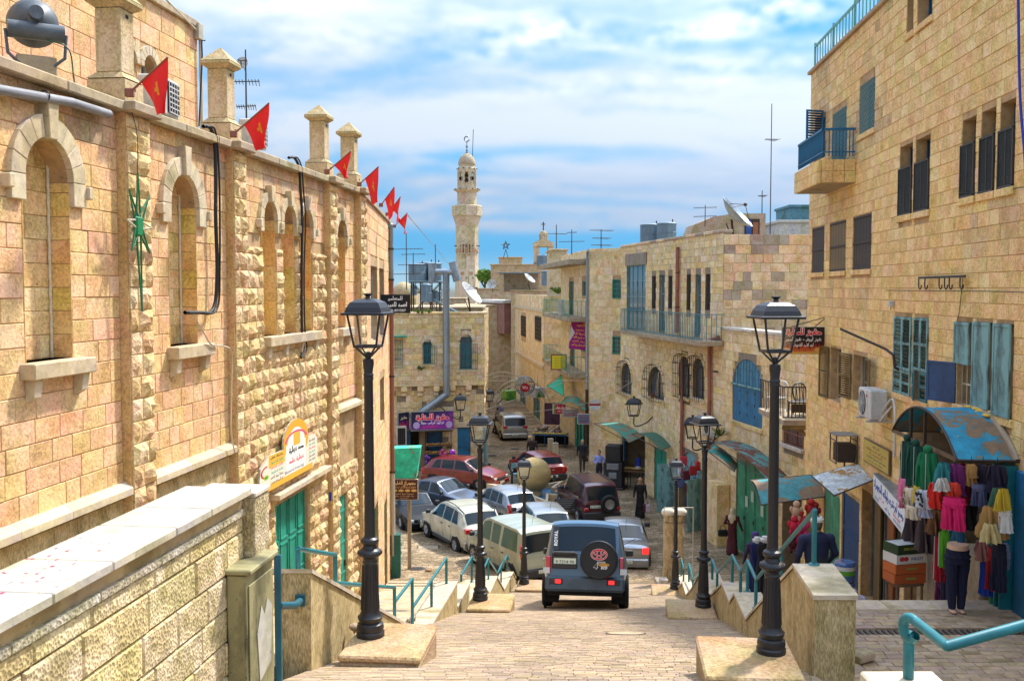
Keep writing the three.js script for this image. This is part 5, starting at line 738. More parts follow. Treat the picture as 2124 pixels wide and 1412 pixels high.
{ // lower wall of the terrace, with the big blue arched shutter and the green doors
const F=facade('old_house','lower wall of the old house with a big blue arched shutter and green shop doors','building',[MRX(38.6),38.6],[MRX(29.5),29.5]),g=F.g,R=F.rect,U=(x,y,w)=>F.px(x,y,w)[0],Vv=(x,y,w)=>F.px(x,y,w)[1];
const arch={...R(1520,745,1582,880),arch:true,rise:1.0},gd=R(1526,968,1606,1200),d3=R(1622,1030,1662,1200),win=R(1626,875,1668,925),top=Vv(1560,690);gd.v0=-0.1;d3.v0=0;const holes=[arch,gd,d3,win];
body(F,{v0:-0.2,v1:top,holes,ma:M.mortarGrey});stones(F,{v0:-0.2,v1:top,h:()=>rnd(0.26,0.36),lw:[0.3,0.7],col:cOld,holes,max:130,jit:0.01});
gb([0.7,0.66,0.58]).box(-0.1,F.L,top,top+0.12,-0.5,0.06,0.02).build('coping',M.slab,g);gb().box(0,F.L,top-0.4,top-0.1,-6,-0.32).build('terrace',M.concrete,g);
const bm=M.archBlue=mat([0.015,0.17,0.34],0.55,{map:T.metal}),cu=(arch.u0+arch.u1)/2,vs=arch.v1-1;for(let k=0;k<4;k++){const a=lerp(arch.u0,arch.u1,k/4),b=lerp(arch.u0,arch.u1,(k+1)/4);const d=gb().box(a+0.008,b-0.008,arch.v0,vs,-0.08,-0.03,0.006).build('shutter_leaf',bm,g);for(let q=0;q<3;q++)gb().box(b-0.06,b-0.02,lerp(arch.v0,vs,0.2+q*0.3),lerp(arch.v0,vs,0.2+q*0.3)+0.1,-0.03,-0.015).build('hinge',M.iron,d);}{const f=gb().ext(holePts({...arch,v0:vs+0.01}),-0.1,-0.05,0).build('fanlight',bm,g),q=gb();for(let k=1;k<10;k++){const u=lerp(arch.u0,arch.u1,k/10),hh=Math.sqrt(1-((u-cu)/(cu-arch.u0))**2);q.box(u-0.02,u+0.02,vs+0.02,vs+hh-0.02,-0.05,-0.03);}q.box(arch.u0-0.05,arch.u1+0.05,vs-0.03,vs+0.03,-0.03,0.04);q.build('fanlight_bars',M.skyblue,f);}
gb(cOld()).box(arch.u0-0.12,arch.u1+0.12,arch.v0-0.16,arch.v0-0.004,-0.2,0.08,0.012).build('sill',M.slab,g);
metalDoor(F,gd,M.leafGreen,{leaves:4,rows:2,w:-0.04});recess(F,d3,1);pane(F,win,{w:-0.15});{const q=gb();grille(q,win.u0,win.u1,win.v0,win.v1,0.03,0.11,0.5,0.012);q.build('window_bars',M.terracotta,g);gb([0.6,0.56,0.5]).box(win.u0-0.1,win.u1+0.1,win.v0-0.12,win.v0-0.003,-0.2,0.14,0.01).build('sill',M.slab,g);}
for(const[x,y]of[[1548,1040],[1580,1060],[1560,1030]]){const[u,v]=F.px(x,y,0);gb().box(u-0.12,u+0.12,v-0.2,v+0.2,-0.02,-0.016).build('poster',plain([0.45,0.55,0.42]),g);}
// long rusty awning in two lengths
const p=(x,y,w)=>{const[u,v]=F.px(x,y,w);return F.at(u,v,w);};
awning('sheet_awning','long rusty brown and turquoise sheet awning over the green shop doors',[p(1512,913,0.03),p(1632,985,0.03),p(1596,1000,1.4),p(1478,918,1.4)],{ma:M.rustAwn=mat(ONE,0.8,{map:T.rust([0.42,0.25,0.2],0.55,[0.3,0.55,0.55])}),sag:0.3,across:true});
awning('sheet_awning','turquoise sheet awning in front of the twin caged windows by the blue arched shop',[p(1482,922,0.9),p(1530,962,0.9),p(1524,978,1.5),p(1468,935,1.5)],{ma:M.rustGreen,sag:0.12,across:true});
}
{ // things on the old house front
const F=MR,p=(x,y,w)=>{const[u,v]=F.px(x,y,w);return F.at(u,v,w);};
awning('sheet_awning','green sheet awning over the bread seller, patched with a rusty plate',[p(1262,876,0.03),p(1335,905,0.03),p(1306,918,1.1),p(1232,878,1.1)],{ma:M.rustGreen,sag:0.25,across:true});
awning('sheet_awning','dark green curved awning with a grey flap over the teal doors',[p(1338,898,0.03),p(1392,925,0.03),p(1372,935,1.0),p(1310,900,1.0)],{ma:mat([0.02,0.2,0.15],0.5,{map:T.metal}),sag:0.28,across:true});
const a=F.px(1475,903,0.2),t=thing('air_conditioner','white air conditioner unit on the old house beside the long awning','air conditioner',F.at(a[0],a[1],0.06),F.turn);gb().box(-0.4,0.4,0,0.6,0,0.3,0.02).build('case',M.white,t);gb().add(new THREE.CylinderGeometry(0.22,0.22,0.02,20),M4([-0.1,0.3,0.302],Math.PI/2)).build('fan_shade_disc',M.dark,t);for(const s of[-0.35,0.35])gb().box(s-0.02,s+0.02,-0.04,-0.001,-0.06,0.35).build('bracket',M.white,t);  // dark disc, painted shade of the fan hole
}
// ================= beige block with balconies =================
const cBei=tint([[0.8,0.66,0.42],[0.82,0.69,0.46],[0.78,0.64,0.39],[0.82,0.65,0.35]],0.06);
{
const C=[4.48,57],F=facade('beige_block','beige ashlar block with green-railed balconies beside the old house','building',C,[6.9,55.2]),g=F.g,top=F.px(1250,515)[1],R=F.rect,w1=R(1271,580,1291,618),w2=R(1271,698,1288,733);
body(F,{v0:-0.1,v1:top,holes:[w1,w2]});stones(F,{v0:0,v1:top,h:0.45,lw:[0.6,1.1],col:cBei,holes:[w1,w2],max:70});
for(const h of[w1,w2]){pane(F,h,{fr:M.green,gl:M.glass});const q=gb();grille(q,h.u0,h.u1,h.v0,h.v1,0.02,0.16,0.25,0.015);q.build('window_bars',M.green,g);}
const S=frame([3.42,69],C),s=new THREE.Group();s.name='street_side';g.add(s);S.g=s;s.position.copy(g.worldToLocal(S.a.clone()));g.updateMatrixWorld(true);s.position.copy(g.worldToLocal(S.a.clone()));s.rotation.y=S.turn-F.turn;
const R2=S.rect,hs=[R2(1180,583,1190,656),R2(1207,583,1221,614),R2(1182,690,1192,765),R2(1205,700,1218,730),R2(1152,905,1178,960),R2(1192,870,1222,960)];hs[4].v0=hs[5].v0=0;const st=S.px(1200,520)[1];
body(S,{v0:-0.1,v1:top,holes:hs});stones(S,{v0:0,v1:top,h:0.45,lw:[0.6,1.1],col:cBei,holes:hs,max:70});
for(const h of hs.slice(0,4))pane(S,h,{fr:M.green});recess(S,hs[4],1);recess(S,hs[5],1.2);for(let k=0;k<3;k++)gb().box(lerp(hs[5].u0,hs[5].u1,k/3)+0.05,lerp(hs[5].u0,hs[5].u1,k/3)+0.6,0,hs[5].v1,-0.1+k*0.1,-0.05+k*0.1,0.01).build('door_leaf',M.green,s);gb().box(hs[4].u1+0.02,hs[4].u1+0.5,0,hs[4].v1,0.01,0.1,0.01).build('shop_pier',M.galv2,s);
for(const y of[S.px(1190,656,0.5)[1],S.px(1190,768,0.5)[1]]){const b=new THREE.Group();b.name='balcony';s.add(b);const a=S.px(1157,660)[0],e=S.px(1219,660)[0];gb().box(a,e,y-0.28,y,0.005,1.1,0.02).build('slab',M.concrete,b);balRail(b,a,e,y,0,1.08,M.green,{n:24,mid:0.5});}
gb().box(S.px(1150,545)[0],S.px(1219,545)[0],S.px(1200,548,0.6)[1],S.px(1200,536,0.6)[1],0,1.1,0.02).build('cornice',M.concrete,s);gb().box(0,F.L,top-0.4,top-0.1,-10,-0.31).build('roof',M.concrete,g);
const pr=thing('drain_pipe','grey drain pipe on the corner of the beige block','pipe',S.at(S.L-0.15,0,0.12),S.turn);gb().pipe([[0.6,top-0.1,0.05],[0,top-0.25,0],[0,4.2,0]],0.08).build('upper_pipe',M.galv,pr);gb().rod([0,4.2,0],[0,0,0],0.09).build('lower_pipe',M.brown,pr);
// banner, posters, boards
{const a=S.px(1184,727,1.12),b=S.px(1219,665,1.12),t=thing('banner','magenta banner with yellow writing hung from the upper balcony','banner',atD(1201,695,58.6));board(t,'cloth',1.05,1.7,0.02,print(200,330,(x,W2,H2)=>{x.fillStyle='#a0127a';x.fillRect(0,0,W2,H2);arabic(x,'العيد',110,60,30,'#f0c020',{fit:90});for(let k=0;k<5;k++)arabic(x,['نجوم','مبروك لكم','من جميع الاهل','بيت لحم','نادي شباب بيت لحم'][k],105,110+k*44,20,'#f0c020',{fit:100+k*14});x.fillStyle='#d8d0d8';x.beginPath();x.moveTo(0,60);x.lineTo(50,140);x.lineTo(0,250);x.fill();}),plain([0.35,0.01,0.22]),0);t.rotation.z=-0.1;}
{const t=thing('poster','yellow printed poster tied on the lower balcony rail','poster',atD(1159,751,61));board(t,'sheet',1.0,1.0,0.03,print(160,160,(x)=>{x.fillStyle='#e3d52a';x.fillRect(0,0,160,160);for(let k=0;k<7;k++)arabic(x,'شركه بيت لحم',80,30+k*19,9,'#8a7a10',{fit:110});}),M.terracotta,0.09);}
{const t=thing('cloth','white cloth hung over the upper balcony rail','cloth',atD(1164,637,61.2));gb().box(-0.17,0.17,-0.5,0.5,-0.02,0.02,0.01).build('sheet',M.white,t);}
const sg=(px,py,d,w,h,name,label,f)=>{const t=thing(name,label,'sign',atD(px,py,d));board(t,'board',w,h,0.06,print(300,200,f),M.pvc,0.03);return t;};
sg(1211,869,56.6,0.72,0.62,'shop_sign','grey shop sign with a red line hung beside the beige corner',(x,W2,H2)=>{x.fillStyle='#6a6c80';x.fillRect(0,0,W2,H2);arabic(x,'محل العيد للاقمشه',150,55,26,'#8a2a50',{fit:250});x.fillStyle='#3a3c58';x.fillRect(20,80,260,14);x.fillRect(20,130,260,16);x.fillStyle='#a02030';x.fillRect(60,165,150,14);});
{const t=thing('shop_sign','round white plate sign with a red band on the beige corner','sign',atD(1234,839,56));gb().add(new THREE.CylinderGeometry(0.33,0.33,0.03,28),M4([0,0,0],Math.PI/2)).build('plate',M.white,t);gb().box(-0.32,0.32,-0.06,0.06,0.018,0.024).build('band',paint([0.5,0.02,0.03]),t);const f=new GB();f.quad([-0.26,-0.22,0.027],[0.26,-0.22,0.027],[0.26,-0.08,0.027],[-0.26,-0.08,0.027],[[0,0],[1,0],[1,1],[0,1]]);f.build('lettering',mat(ONE,0.6,{map:print(200,60,(x)=>{x.fillStyle='#d8dde0';x.fillRect(0,0,200,60);arabic(x,'محل العيد',100,40,26,'#2a6a8a',{fit:170});})}),t);}
sg(1184,857,59,0.95,0.5,'shop_sign','grey board with red Arabic writing over the dark shop entrance',(x,W2,H2)=>{x.fillStyle='#8c8888';x.fillRect(0,0,W2,H2);arabic(x,'محلات البركه',150,150,40,'#a03040',{fit:250});x.strokeStyle='#c8a060';x.lineWidth=8;x.beginPath();x.moveTo(60,70);x.lineTo(200,40);x.stroke();});
sg(1160,848,62,0.85,0.62,'shop_sign','red and yellow printed shop sign over the fruit stall',(x,W2,H2)=>{x.fillStyle='#c02038';x.fillRect(0,0,W2,H2);x.fillStyle='#e0c030';x.fillRect(0,0,30,H2);x.fillStyle='#1e8a58';x.fillRect(30,0,30,H2);arabic(x,'خضار وفواكه',175,90,44,'#f4e8e8',{fit:200});arabic(x,'بيت لحم',175,160,34,'#f4e8e8',{fit:150});});
awning('cloth_awning','bright green cloth awning stretched over the fruit stall',[atD(1165,776,64),atD(1168,790,62),atD(1170,822,60.5),atD(1134,800,63.5)],{ma:mat([0.01,0.38,0.22],0.8),n:12,sag:-0.1});
awning('sheet_awning','small turquoise curved awning over the dark shop entrance',[atD(1175,822,61),atD(1222,845,57.4),atD(1212,852,56.6),atD(1162,838,61)],{ma:M.rustGreen,sag:0.3,across:true});
}
// ================= pale block farther along the street =================
{
const F=facade('pale_block','pale yellow block with two barred windows farther along the street','building',[0.3,92],[2.33,72]),g=F.g,R=F.rect,top=F.px(1100,612)[1],hs=[R(1081,655,1091,697),R(1110,657,1123,705),R(1079,812,1090,860),R(1106,825,1120,905)];hs[2].v0=hs[3].v0=0;
body(F,{v0:-0.1,v1:top,holes:hs});stones(F,{v0:0,v1:top,h:0.5,lw:[0.7,1.2],col:cBei,holes:hs,max:50});for(const h of hs.slice(0,2)){pane(F,h,{fr:M.green2});const q=gb();grille(q,h.u0,h.u1,h.v0,h.v1,0.02,0.15,0.3,0.015);q.build('window_bars',M.iron,g);}for(const h of hs.slice(2))metalDoor(F,h,M.teal,{leaves:2,rows:2});
for(const v of[F.px(1100,640)[1],F.px(1100,745)[1]])gb([0.66,0.56,0.4]).box(0,F.L,v-0.12,v+0.12,0,0.12,0.02).build('string_course',M.stone,g);
gb().box(0,F.L,top-0.3,top-0.05,-8,-0.31).build('roof',M.concrete,g);
const S=frame([2.35,72],[3.8,69.5]),s=gb([0.64,0.54,0.36]);const E=facade('pale_block','narrow end wall of the pale yellow block beside the green awning','building',[2.35,71.9],[4.4,70.8]);body(E,{v0:-0.1,v1:top});stones(E,{v0:0,v1:top,h:0.5,lw:[0.6,1.1],col:cBei,max:40});
// overhanging pink clad bay and the rest of the street
const P=facade('clad_bay_house','house with an overhanging pink clad bay at the end of the street','building',[-1.9,104],[0.2,98]),R2=P.rect,hw=[R2(1032,716,1040,740),R2(1048,714,1056,742)];body(P,{v0:0,v1:P.px(1040,640)[1],holes:hw});stones(P,{v0:3,v1:P.px(1040,640)[1],h:0.5,lw:[0.6,1.1],col:cOld,holes:hw,max:30});for(const h of hw)pane(P,h);{const b=new THREE.Group();b.name='bay';P.g.add(b);const v0=P.px(1035,690,1.2)[1],v1=P.px(1035,628,1.2)[1],pm=mat([0.4,0.2,0.17],0.6,{map:T.metal});gb().box(0.2,P.L+1.6,v0,v1,0.01,1.6,0.02).build('cladding',pm,b);for(let k=0;k<12;k++)gb().box(P.L+1.6,P.L+1.63,v0,v1,k*0.135+0.02,k*0.135+0.05).build('clad_rib',pm,b);for(const u of[0.6,2.4])pane({...P,g:b},{u0:u,u1:u+1.3,v0:v0+0.9,v1:v1-0.2},{w:1.61,fr:M.iron,gl:M.glass});gb().box(0,P.L+1.8,v1,v1+0.3,-0.3,1.8,0.02).build('parapet',M.white,b);}
const Z=facade('street_end_house','shaded shopfront closing the end of the street','building',[-4,116],[4,116]);body(Z,{v0:0,v1:9.2});stones(Z,{v0:0,v1:9.2,h:0.6,lw:[0.8,1.4],col:cOld,max:40});for(const[a,b]of[[1.2,2.3],[2.6,3.8]])metalDoor(Z,{u0:a,u1:b,v0:0,v1:3},M.blue,{leaves:2,rows:2,w:0.05});
}
// ================= bakery house =================
const BK=facade('bakery_house','weathered limestone house with two arched windows above the bakery','building',[-8.4,53.9],[-1.58,55.4]);
{
const F=BK,g=F.g,R=F.rect,U=(x,y,w)=>F.px(x,y,w)[0],Vv=(x,y,w)=>F.px(x,y,w)[1],top=Vv(930,652),corb=Vv(900,800);
const a=[{...R(877,703,893,753),arch:true},{...R(953,693,977,764),arch:true}],shop=R(834,893,918,985),bd=R(949,886,976,970);shop.v0=bd.v0=-0.05;const holes=[...a,shop,bd];
body(F,{v0:-0.2,v1:top,holes,ma:M.mortarGrey});stones(F,{v0:corb,v1:top,h:()=>rnd(0.24,0.36),lw:[0.3,0.65],col:cOld,holes,max:130,jit:0.015,w:0.25,dp:0.26});gb().box(0,F.L,corb,top,-0.01,0.236);stones(F,{v0:-0.1,v1:corb,h:()=>rnd(0.24,0.36),lw:[0.25,0.55],col:cOld,holes,max:60,jit:0.02});
body(F,{v0:corb+0.01,v1:top-0.01,holes:a,w:0.235,dp:0.24,ma:M.mortarGrey,name:'upper_wall'});
for(let s=0;s<F.L-0.1;s+=0.55)gb(cOld()).box(s+0.005,s+0.545,top,top+0.14,-0.35,0.3,0.03).build('coping_stone',M.rock,g);
for(let u=0.5;u<F.L-0.2;u+=0.9){gb(cOld()).box(u,u+0.34,corb-0.3,corb-0.01,0.01,0.3,0.05).build('corbel',M.rock,g);gb(cOld()).box(u+0.03,u+0.3,corb-0.55,corb-0.31,0.01,0.17,0.05).build('corbel',M.rock,g);}
for(const h of a){pane(F,{...h,v1:h.v1-0.15},{fr:M.teal,gl:M.glassBlue,rows:3,w:0.02});const q=gb();grille(q,h.u0-0.05,h.u1+0.3,h.v0,lerp(h.v0,h.v1,0.72),0.36,0.13,0.45,0.014);q.build('window_grille',M.teal,g);const F2={...F};ring(F2,h,{rw:0.22,w:0.28,dp:0.1,n:9,col:cPale});gb(cPale()).box(h.u0-0.25,h.u1+0.25,h.v0-0.2,h.v0,0.0,0.3,0.01).build('sill',M.stone,g);}
recess(F,shop,2,M.room);gb().box(shop.u0,shop.u0+0.45,0,shop.v1,0.02,0.1).build('door_leaf',M.blue,g);gb().box(lerp(shop.u0,shop.u1,0.62),shop.u1,0,shop.v1,-0.25,-0.18,0.01).build('door_leaf',M.blue,g);gb([0.3,0.24,0.17]).box(lerp(shop.u0,shop.u1,0.42),lerp(shop.u0,shop.u1,0.6),0,shop.v1,-0.2,0.02,0.02).build('pier',M.stone,g);metalDoor(F,bd,M.archBlue,{leaves:1,rows:2,w:-0.03});gb(cPale()).box(bd.u0-0.2,bd.u1+0.2,bd.v1,bd.v1+0.3,0,0.06,0.01).build('lintel',M.stone,g);gb().box(-0.02,0.02,0,2.3,0,0.9,0.01).build('open_door',M.skyblue,g).position.set(bd.u1+0.75,0,0.05);
gb().box(0,F.L,top-0.5,top-0.1,-9,-0.36).build('roof',M.concrete,g);
const E=facade('bakery_house','narrow street side of the bakery house hung with lamps','building',[-1.56,55.45],[-2.1,88]),eh=[{u0:4,u1:5.2,v0:5,v1:7},{u0:9,u1:10.2,v0:5,v1:7},{u0:5,u1:7,v0:0,v1:2.6}];body(E,{v0:-0.2,v1:top-0.2,holes:eh,ma:M.mortarGrey});stones(E,{v0:0,v1:top-0.2,h:0.32,lw:[0.5,0.9],col:cOld,holes:eh,max:40,jit:0.015});for(const h of eh.slice(0,2)){pane(E,h,{fr:M.teal});}metalDoor(E,eh[2],M.blue,{});
// big galvanised flue
{const p=(x,y,w=0.55)=>{const[u,v]=F.px(x,y,w);return F.at(u,v,w);},b=p(925,815),t=thing('flue_pipe','tall galvanised flue pipe with a tee top running down the bakery front','pipe',b),L=(q)=>q.clone().sub(b);const top2=p(925,566),el=p(926,818),low=p(872,856);gb().pipe([L(top2),L(el),L(low)],0.19,16).build('flue',M.galv,t);gb().rod(L(top2).add(V(-0.75,0.05,0)),L(top2).add(V(0.55,0.05,0)),0.17,0.17,16).build('tee',M.galv,t);gb().rod(L(top2).add(V(-0.75,-0.55,0)),L(top2).add(V(-0.75,0.5,0)),0.22,0.22,16).build('cowl',M.galv,t);gb().rod(L(top2).add(V(0.62,-0.45,0)),L(top2).add(V(0.35,0.6,0)),0.22,0.22,16).build('cowl',M.galv,t);for(const y of[600,680,760])gb().lathe([[0.21,-0.05],[0.21,0.05]],L(p(925,y)).toArray(),16).build('band',M.galv,t);}
// bakery sign
const ar=(w,h,full)=>print(w,h,(x,W2,H2)=>{const g2=x.createLinearGradient(0,0,W2*0.2,H2);g2.addColorStop(0,'#14142c');g2.addColorStop(0.5,'#1c1a48');g2.addColorStop(1,'#8a2a9a');x.fillStyle=g2;x.fillRect(0,0,W2,H2);if(full){arabic(x,'مخبز المنارة',W2*0.5,H2*0.42,H2*0.22,'#e02038',{fit:W2*0.78,edge:'#fff',bold:0.34});arabic(x,'خبز ابيض - خبز اسمر - معجنات',W2*0.5,H2*0.68,H2*0.12,'#e8e8f4',{fit:W2*0.55});text(x,'02-2766117',W2*0.45,H2*0.86,H2*0.16,'#e04060');for(const c of[0.12,0.9]){x.fillStyle='#b8a0d0';x.beginPath();x.ellipse(W2*c,H2*0.76,H2*0.18,H2*0.2,0,0,7);x.fill();}}else{arabic(x,'مخبز',W2/2,H2*0.35,H2*0.16,'#f0e0b0',{fit:W2*0.6});arabic(x,'المنارة',W2/2,H2*0.75,H2*0.2,'#d02030',{fit:W2*0.85});}});
const sp=F.px(897,872,0.9),t=thing('shop_sign','dark blue and purple bakery fascia sign with red Arabic writing','sign',F.at(sp[0],sp[1],0.85),F.turn+0.03),W2=F.px(940,870,0.9)[0]-F.px(851,870,0.9)[0];board(t,'main_panel',W2,1.0,0.15,ar(640,280,true),M.galv,0.02);const p2=board(t,'side_panel',0.8,0.95,0.1,ar(200,240,false),M.galv,0.02);p2.position.set(-W2/2-0.36,-0.02,-0.25);p2.rotation.y=0.6;gb().box(-W2/2,W2/2,-0.56,-0.52,-0.9,0.02).build('soffit',M.galv,t);
// bread racks and tables
const br=tint([[0.5,0.25,0.06],[0.55,0.3,0.08],[0.45,0.2,0.05]],0.15),brm=mat(ONE,0.8,{vertexColors:true,bumpMap:T.stoneB,bumpScale:0.01});
const tray=(px,py,d,w,n,label)=>{const p=atD(px,py,d),tt=thing('bread_stand',label,'bread stand',p.clone().setY(0));const h=p.y;gb().box(-w/2,w/2,h-0.06,h,-0.3,0.3,0.01).build('tray',M.wood,tt);for(const sx of[-1,1])for(const sz of[-1,1])gb().rod([sx*(w/2-0.05),0,sz*0.26],[sx*(w/2-0.05),h-0.06,sz*0.26],0.018).build('leg',M.iron,tt);for(let k=0;k<n;k++)gb(br()).ball([rnd(-w/2+0.12,w/2-0.12),h+0.04+0.07*(k>n*0.65),rnd(-0.2,0.24)],0.11,1.2,0.5,1,8).build('loaf',brm,tt);};
tray(848,985,52.2,1.05,16,'low table of round bread loaves at the bakery corner');tray(911,958,52.9,1.15,20,'bread table with loaves in front of the bakery rack');
const rk=thing('bread_rack','slanted rack of wrapped bread outside the bakery','bread rack',F.at(U(910,940,0.3),0,0.35),F.turn);for(const y of[0.9,1.35,2.15])gb().box(-0.75,0.75,y,y+0.05,-0.25,0.25,0.01).build('shelf',M.wood,rk);for(const x of[-0.72,0.72])gb().rod([x,0,-0.2],[x,2.9,-0.25],0.02).build('upright',M.iron,rk);for(const y of[0.95,1.4])for(let k=0;k<9;k++)gb(br()).ball([-0.65+k*0.16,y+0.05,rnd(-0.1,0.15)],0.1,1,0.6,1.2,8).build('loaf',brm,rk);for(let k=0;k<8;k++)gb([0.4*rnd(0.7,1.3),0.17,0.1]).box(-0.68+k*0.165,-0.54+k*0.165,2.2,2.85,-0.1,0.12,0.03).build('bread_bag',brm,rk);
for(const[px,py,r,c,l]of[[938,945,0.22,[0.3,0.03,0.4],'bunch of shiny purple bags hanging by the bread rack'],[919,940,0.18,[0.4,0.04,0.16],'bunch of shiny magenta bags hanging by the bread rack'],[888,952,0.16,[0.14,0.03,0.32],'violet bag hanging at the bakery entrance']]){const q=gb();for(let k=0;k<5;k++)q.ball([rnd(-r,r)*0.7,rnd(-r,r),rnd(-0.1,0.1)],r*rnd(0.5,0.8),1,1.2,0.8,8);const m=single('hanging_bag',q,mat(c,0.25),l,'bag');m.position.copy(atD(px,py,53));}
// corner air conditioner and window shade seen past the far wing
{const t2=thing('air_conditioner','tall cream air conditioner beside the bakery sign','air conditioner',F.at(...F.px(832,925,0.9),0.9),F.turn);gb().box(-0.28,0.28,0,1.1,-0.2,0.2,0.02).build('case',M.cream,t2);const q=gb();gb().box(-0.2,0.2,0.12,1.0,0.2,0.205).build('fan_shade_panel',M.dark,t2);grille(q,-0.2,0.2,0.12,1.0,0.21,0.1,0.1,0.008);q.build('grille',M.iron,t2);}  // near-black plate in place of a hollow, shade by colour
{const t2=thing('window_hood','small green hood over a window of the bakery house','hood',F.at(...F.px(824,699,0.5),0.25),F.turn);gb().box(-0.4,0.5,0,0.08,0,0.6,0.01).build('sheet',M.green,t2);const q=gb();grille(q,-0.3,0.3,-1.7,-0.2,0.05,0.1,0.5,0.012);q.build('window_grille',M.teal,t2);}
}
// ================= skyline =================
const cMin=[0.66,0.58,0.44];
{ // minaret
const d=160,s=d/FOC,base=atD(969,640,d),Y=(y)=>atD(969,y,d).y,t=thing('minaret','tall round pale stone minaret with a balcony and crescent finial','minaret',[base.x,0,-d]);
const cyl=(nm,prof,n=8,ma=M.stone,c=cMin)=>gb(c).lathe(prof.map(([px,y])=>[px*s,Y(y)]),[0,0,0],n).build(nm,ma,t);
cyl('shaft',[[25,1010],[25,560],[23.5,556],[23.5,470]],8);cyl('balcony',[[23.5,470],[24.5,462],[28,453],[28.5,449],[31.5,448],[31.5,428],[29,426],[22,426]],8);cyl('upper_shaft',[[20,426],[20,399],[26,396],[27.5,393],[19,391]],8);for(let k=0;k<8;k++){const a=(k+0.5)/8*Math.PI*2;gb(cMin).box(-0.28,0.28,Y(386)-0.4,Y(352),-0.2,0.2,0.03).build('lantern_pier',M.stone,t).position.set(Math.cos(a)*17*s,0,Math.sin(a)*17*s);}cyl('lantern_base',[[18,392],[18,378],[0.1,378]],16);cyl('lantern_core',[[7,380],[7,350]],10,M.stone,[0.4,0.34,0.25]);cyl('lantern_top',[[0.1,358],[19,358],[20,350],[17,347],[17,342]],16);
cyl('dome',[[17.5,342],[18,338],[15,328],[9,321],[3,318],[3,316]],20,M.stone,[0.5,0.43,0.32]);cyl('finial',[[0.8,317],[2.2,312],[0.8,308],[2.6,303],[0.8,299],[1.2,294]],8,M.galv);{const q=gb(),P=[];for(let k=0;k<=14;k++){const a=-0.5+k/14*5.2+0.9;P.push([Math.cos(a+0.4)*5*s,Y(288)+Math.sin(a+0.4)*5*s,0]);}q.tube(P,0.11,6,30);q.build('crescent',M.galv,t);}gb().rod([0.9,Y(325),0],[1.05,Y(268),0],0.05).build('lightning_rod',M.iron,t);
for(const[y,r,n]of[[394,26,12],[351,20,10],[511,25,12],[577,26,12]])for(let k=0;k<n;k++){const a=k/n*Math.PI*2;gb().box(-0.12,0.12,0,0.14,-0.1,0.1).build('floodlight',M.iron,t).position.set(Math.cos(a)*r*s,Y(y),Math.sin(a)*r*s);}
for(const x of[-0.5,0.5]){const z=23.5*s*0.93,q=gb(cMin);for(const k of[-0.22,0.22])q.box(x+k-0.06,x+k+0.06,Y(525),Y(507),z-0.1,z+0.4);q.box(x-0.3,x+0.3,Y(507),Y(504),z-0.1,z+0.45).box(x-0.3,x+0.3,Y(527),Y(525),z-0.1,z+0.45);q.build('slit_surround',M.stone,t);}for(const y of[520,567])gb([0.55,0.36,0.24]).lathe([[23.8*s,Y(y)-0.25],[24.2*s,Y(y)],[23.8*s,Y(y)+0.25]],[0,0,0],16).build('pink_band',M.stone,t);
for(const[x,y]of[[0,366],[-0.9,372],[0.9,372],[0,376]])gb().add(new THREE.ConeGeometry(0.32,0.4,12,1,true),M4([x,Y(y),17*s],-Math.PI/2)).build('loudspeaker',M.iron,t);
}
{ // bell tower
const d=120,s=d/FOC,Y=(y)=>atD(1127,y,d).y,t=thing('bell_tower','small stone bell tower with an arched belfry and a cross','tower',[atD(1127,560,d).x,0,-d]),q=gb([0.62,0.52,0.36]);const hw=20*s;
for(const x of[-1,1])gb([0.6,0.5,0.34]).box(x>0?hw*0.45:-hw,x>0?hw:-hw*0.45,Y(570),Y(512),-hw,hw,0.03).build('pier',M.stone,t);gb([0.62,0.52,0.36]).box(-hw,hw,0,Y(545),-hw,hw,0.03).build('base',M.stone,t);gb([0.62,0.52,0.36]).box(-hw*1.08,hw*1.08,Y(512),Y(505),-hw*1.08,hw*1.08,0.03).build('entablature',M.stone,t);gb([0.6,0.5,0.34]).ext([[-hw*1.1,Y(505)],[hw*1.1,Y(505)],[0,Y(494)]],-hw,hw,0).build('pediment',M.stone,t);for(let k=0;k<6;k++){const a=k/6*6.28;gb([0.6,0.5,0.34]).rod([Math.cos(a)*7*s,Y(497),Math.sin(a)*7*s],[Math.cos(a)*7*s,Y(486),Math.sin(a)*7*s],0.14).build('lantern_column',M.stone,t);}gb([0.55,0.46,0.3]).lathe([[8.5*s,Y(488)],[8.5*s,Y(485)],[6*s,Y(480)],[0.01,Y(478)]],[0,0,0],14).build('cupola',M.stone,t);gb().rod([0,Y(479),0],[0,Y(460),0],0.07).box(-0.25,0.25,Y(465)-0.05,Y(465)+0.05,-0.05,0.05).build('cross',M.iron,t);gb().lathe([[0.1,Y(528)],[0.3,Y(530)],[0.5,Y(540)]],[0,0,0],12).build('bell',M.iron,t);
}
const tankAt=(px,y0,y1,wpx,d,label,ma=M.tank)=>{const b=atD(px,y1,d),r=wpx*d/FOC/2,h=atD(px,y0,d).y-b.y,t=thing('water_tank',label,'water tank',b,0,'roof water tanks');gb().lathe([[0.001,0],[r,0],[r,h],[r*0.9,h+0.03],[0.001,h+0.06]],[0,0,0],20).build('drum',ma,t);for(const f of[0.02,0.5,0.97])gb().add(new THREE.TorusGeometry(r*1.005,0.018,5,24),M4([0,h*f,0],Math.PI/2)).build('hoop',ma,t);gb().rod([r*0.6,h,0],[r*0.6,h+0.2,0],0.03).build('pipe_stub',M.iron,t);};
const roofY=atD(900,652,58).y;
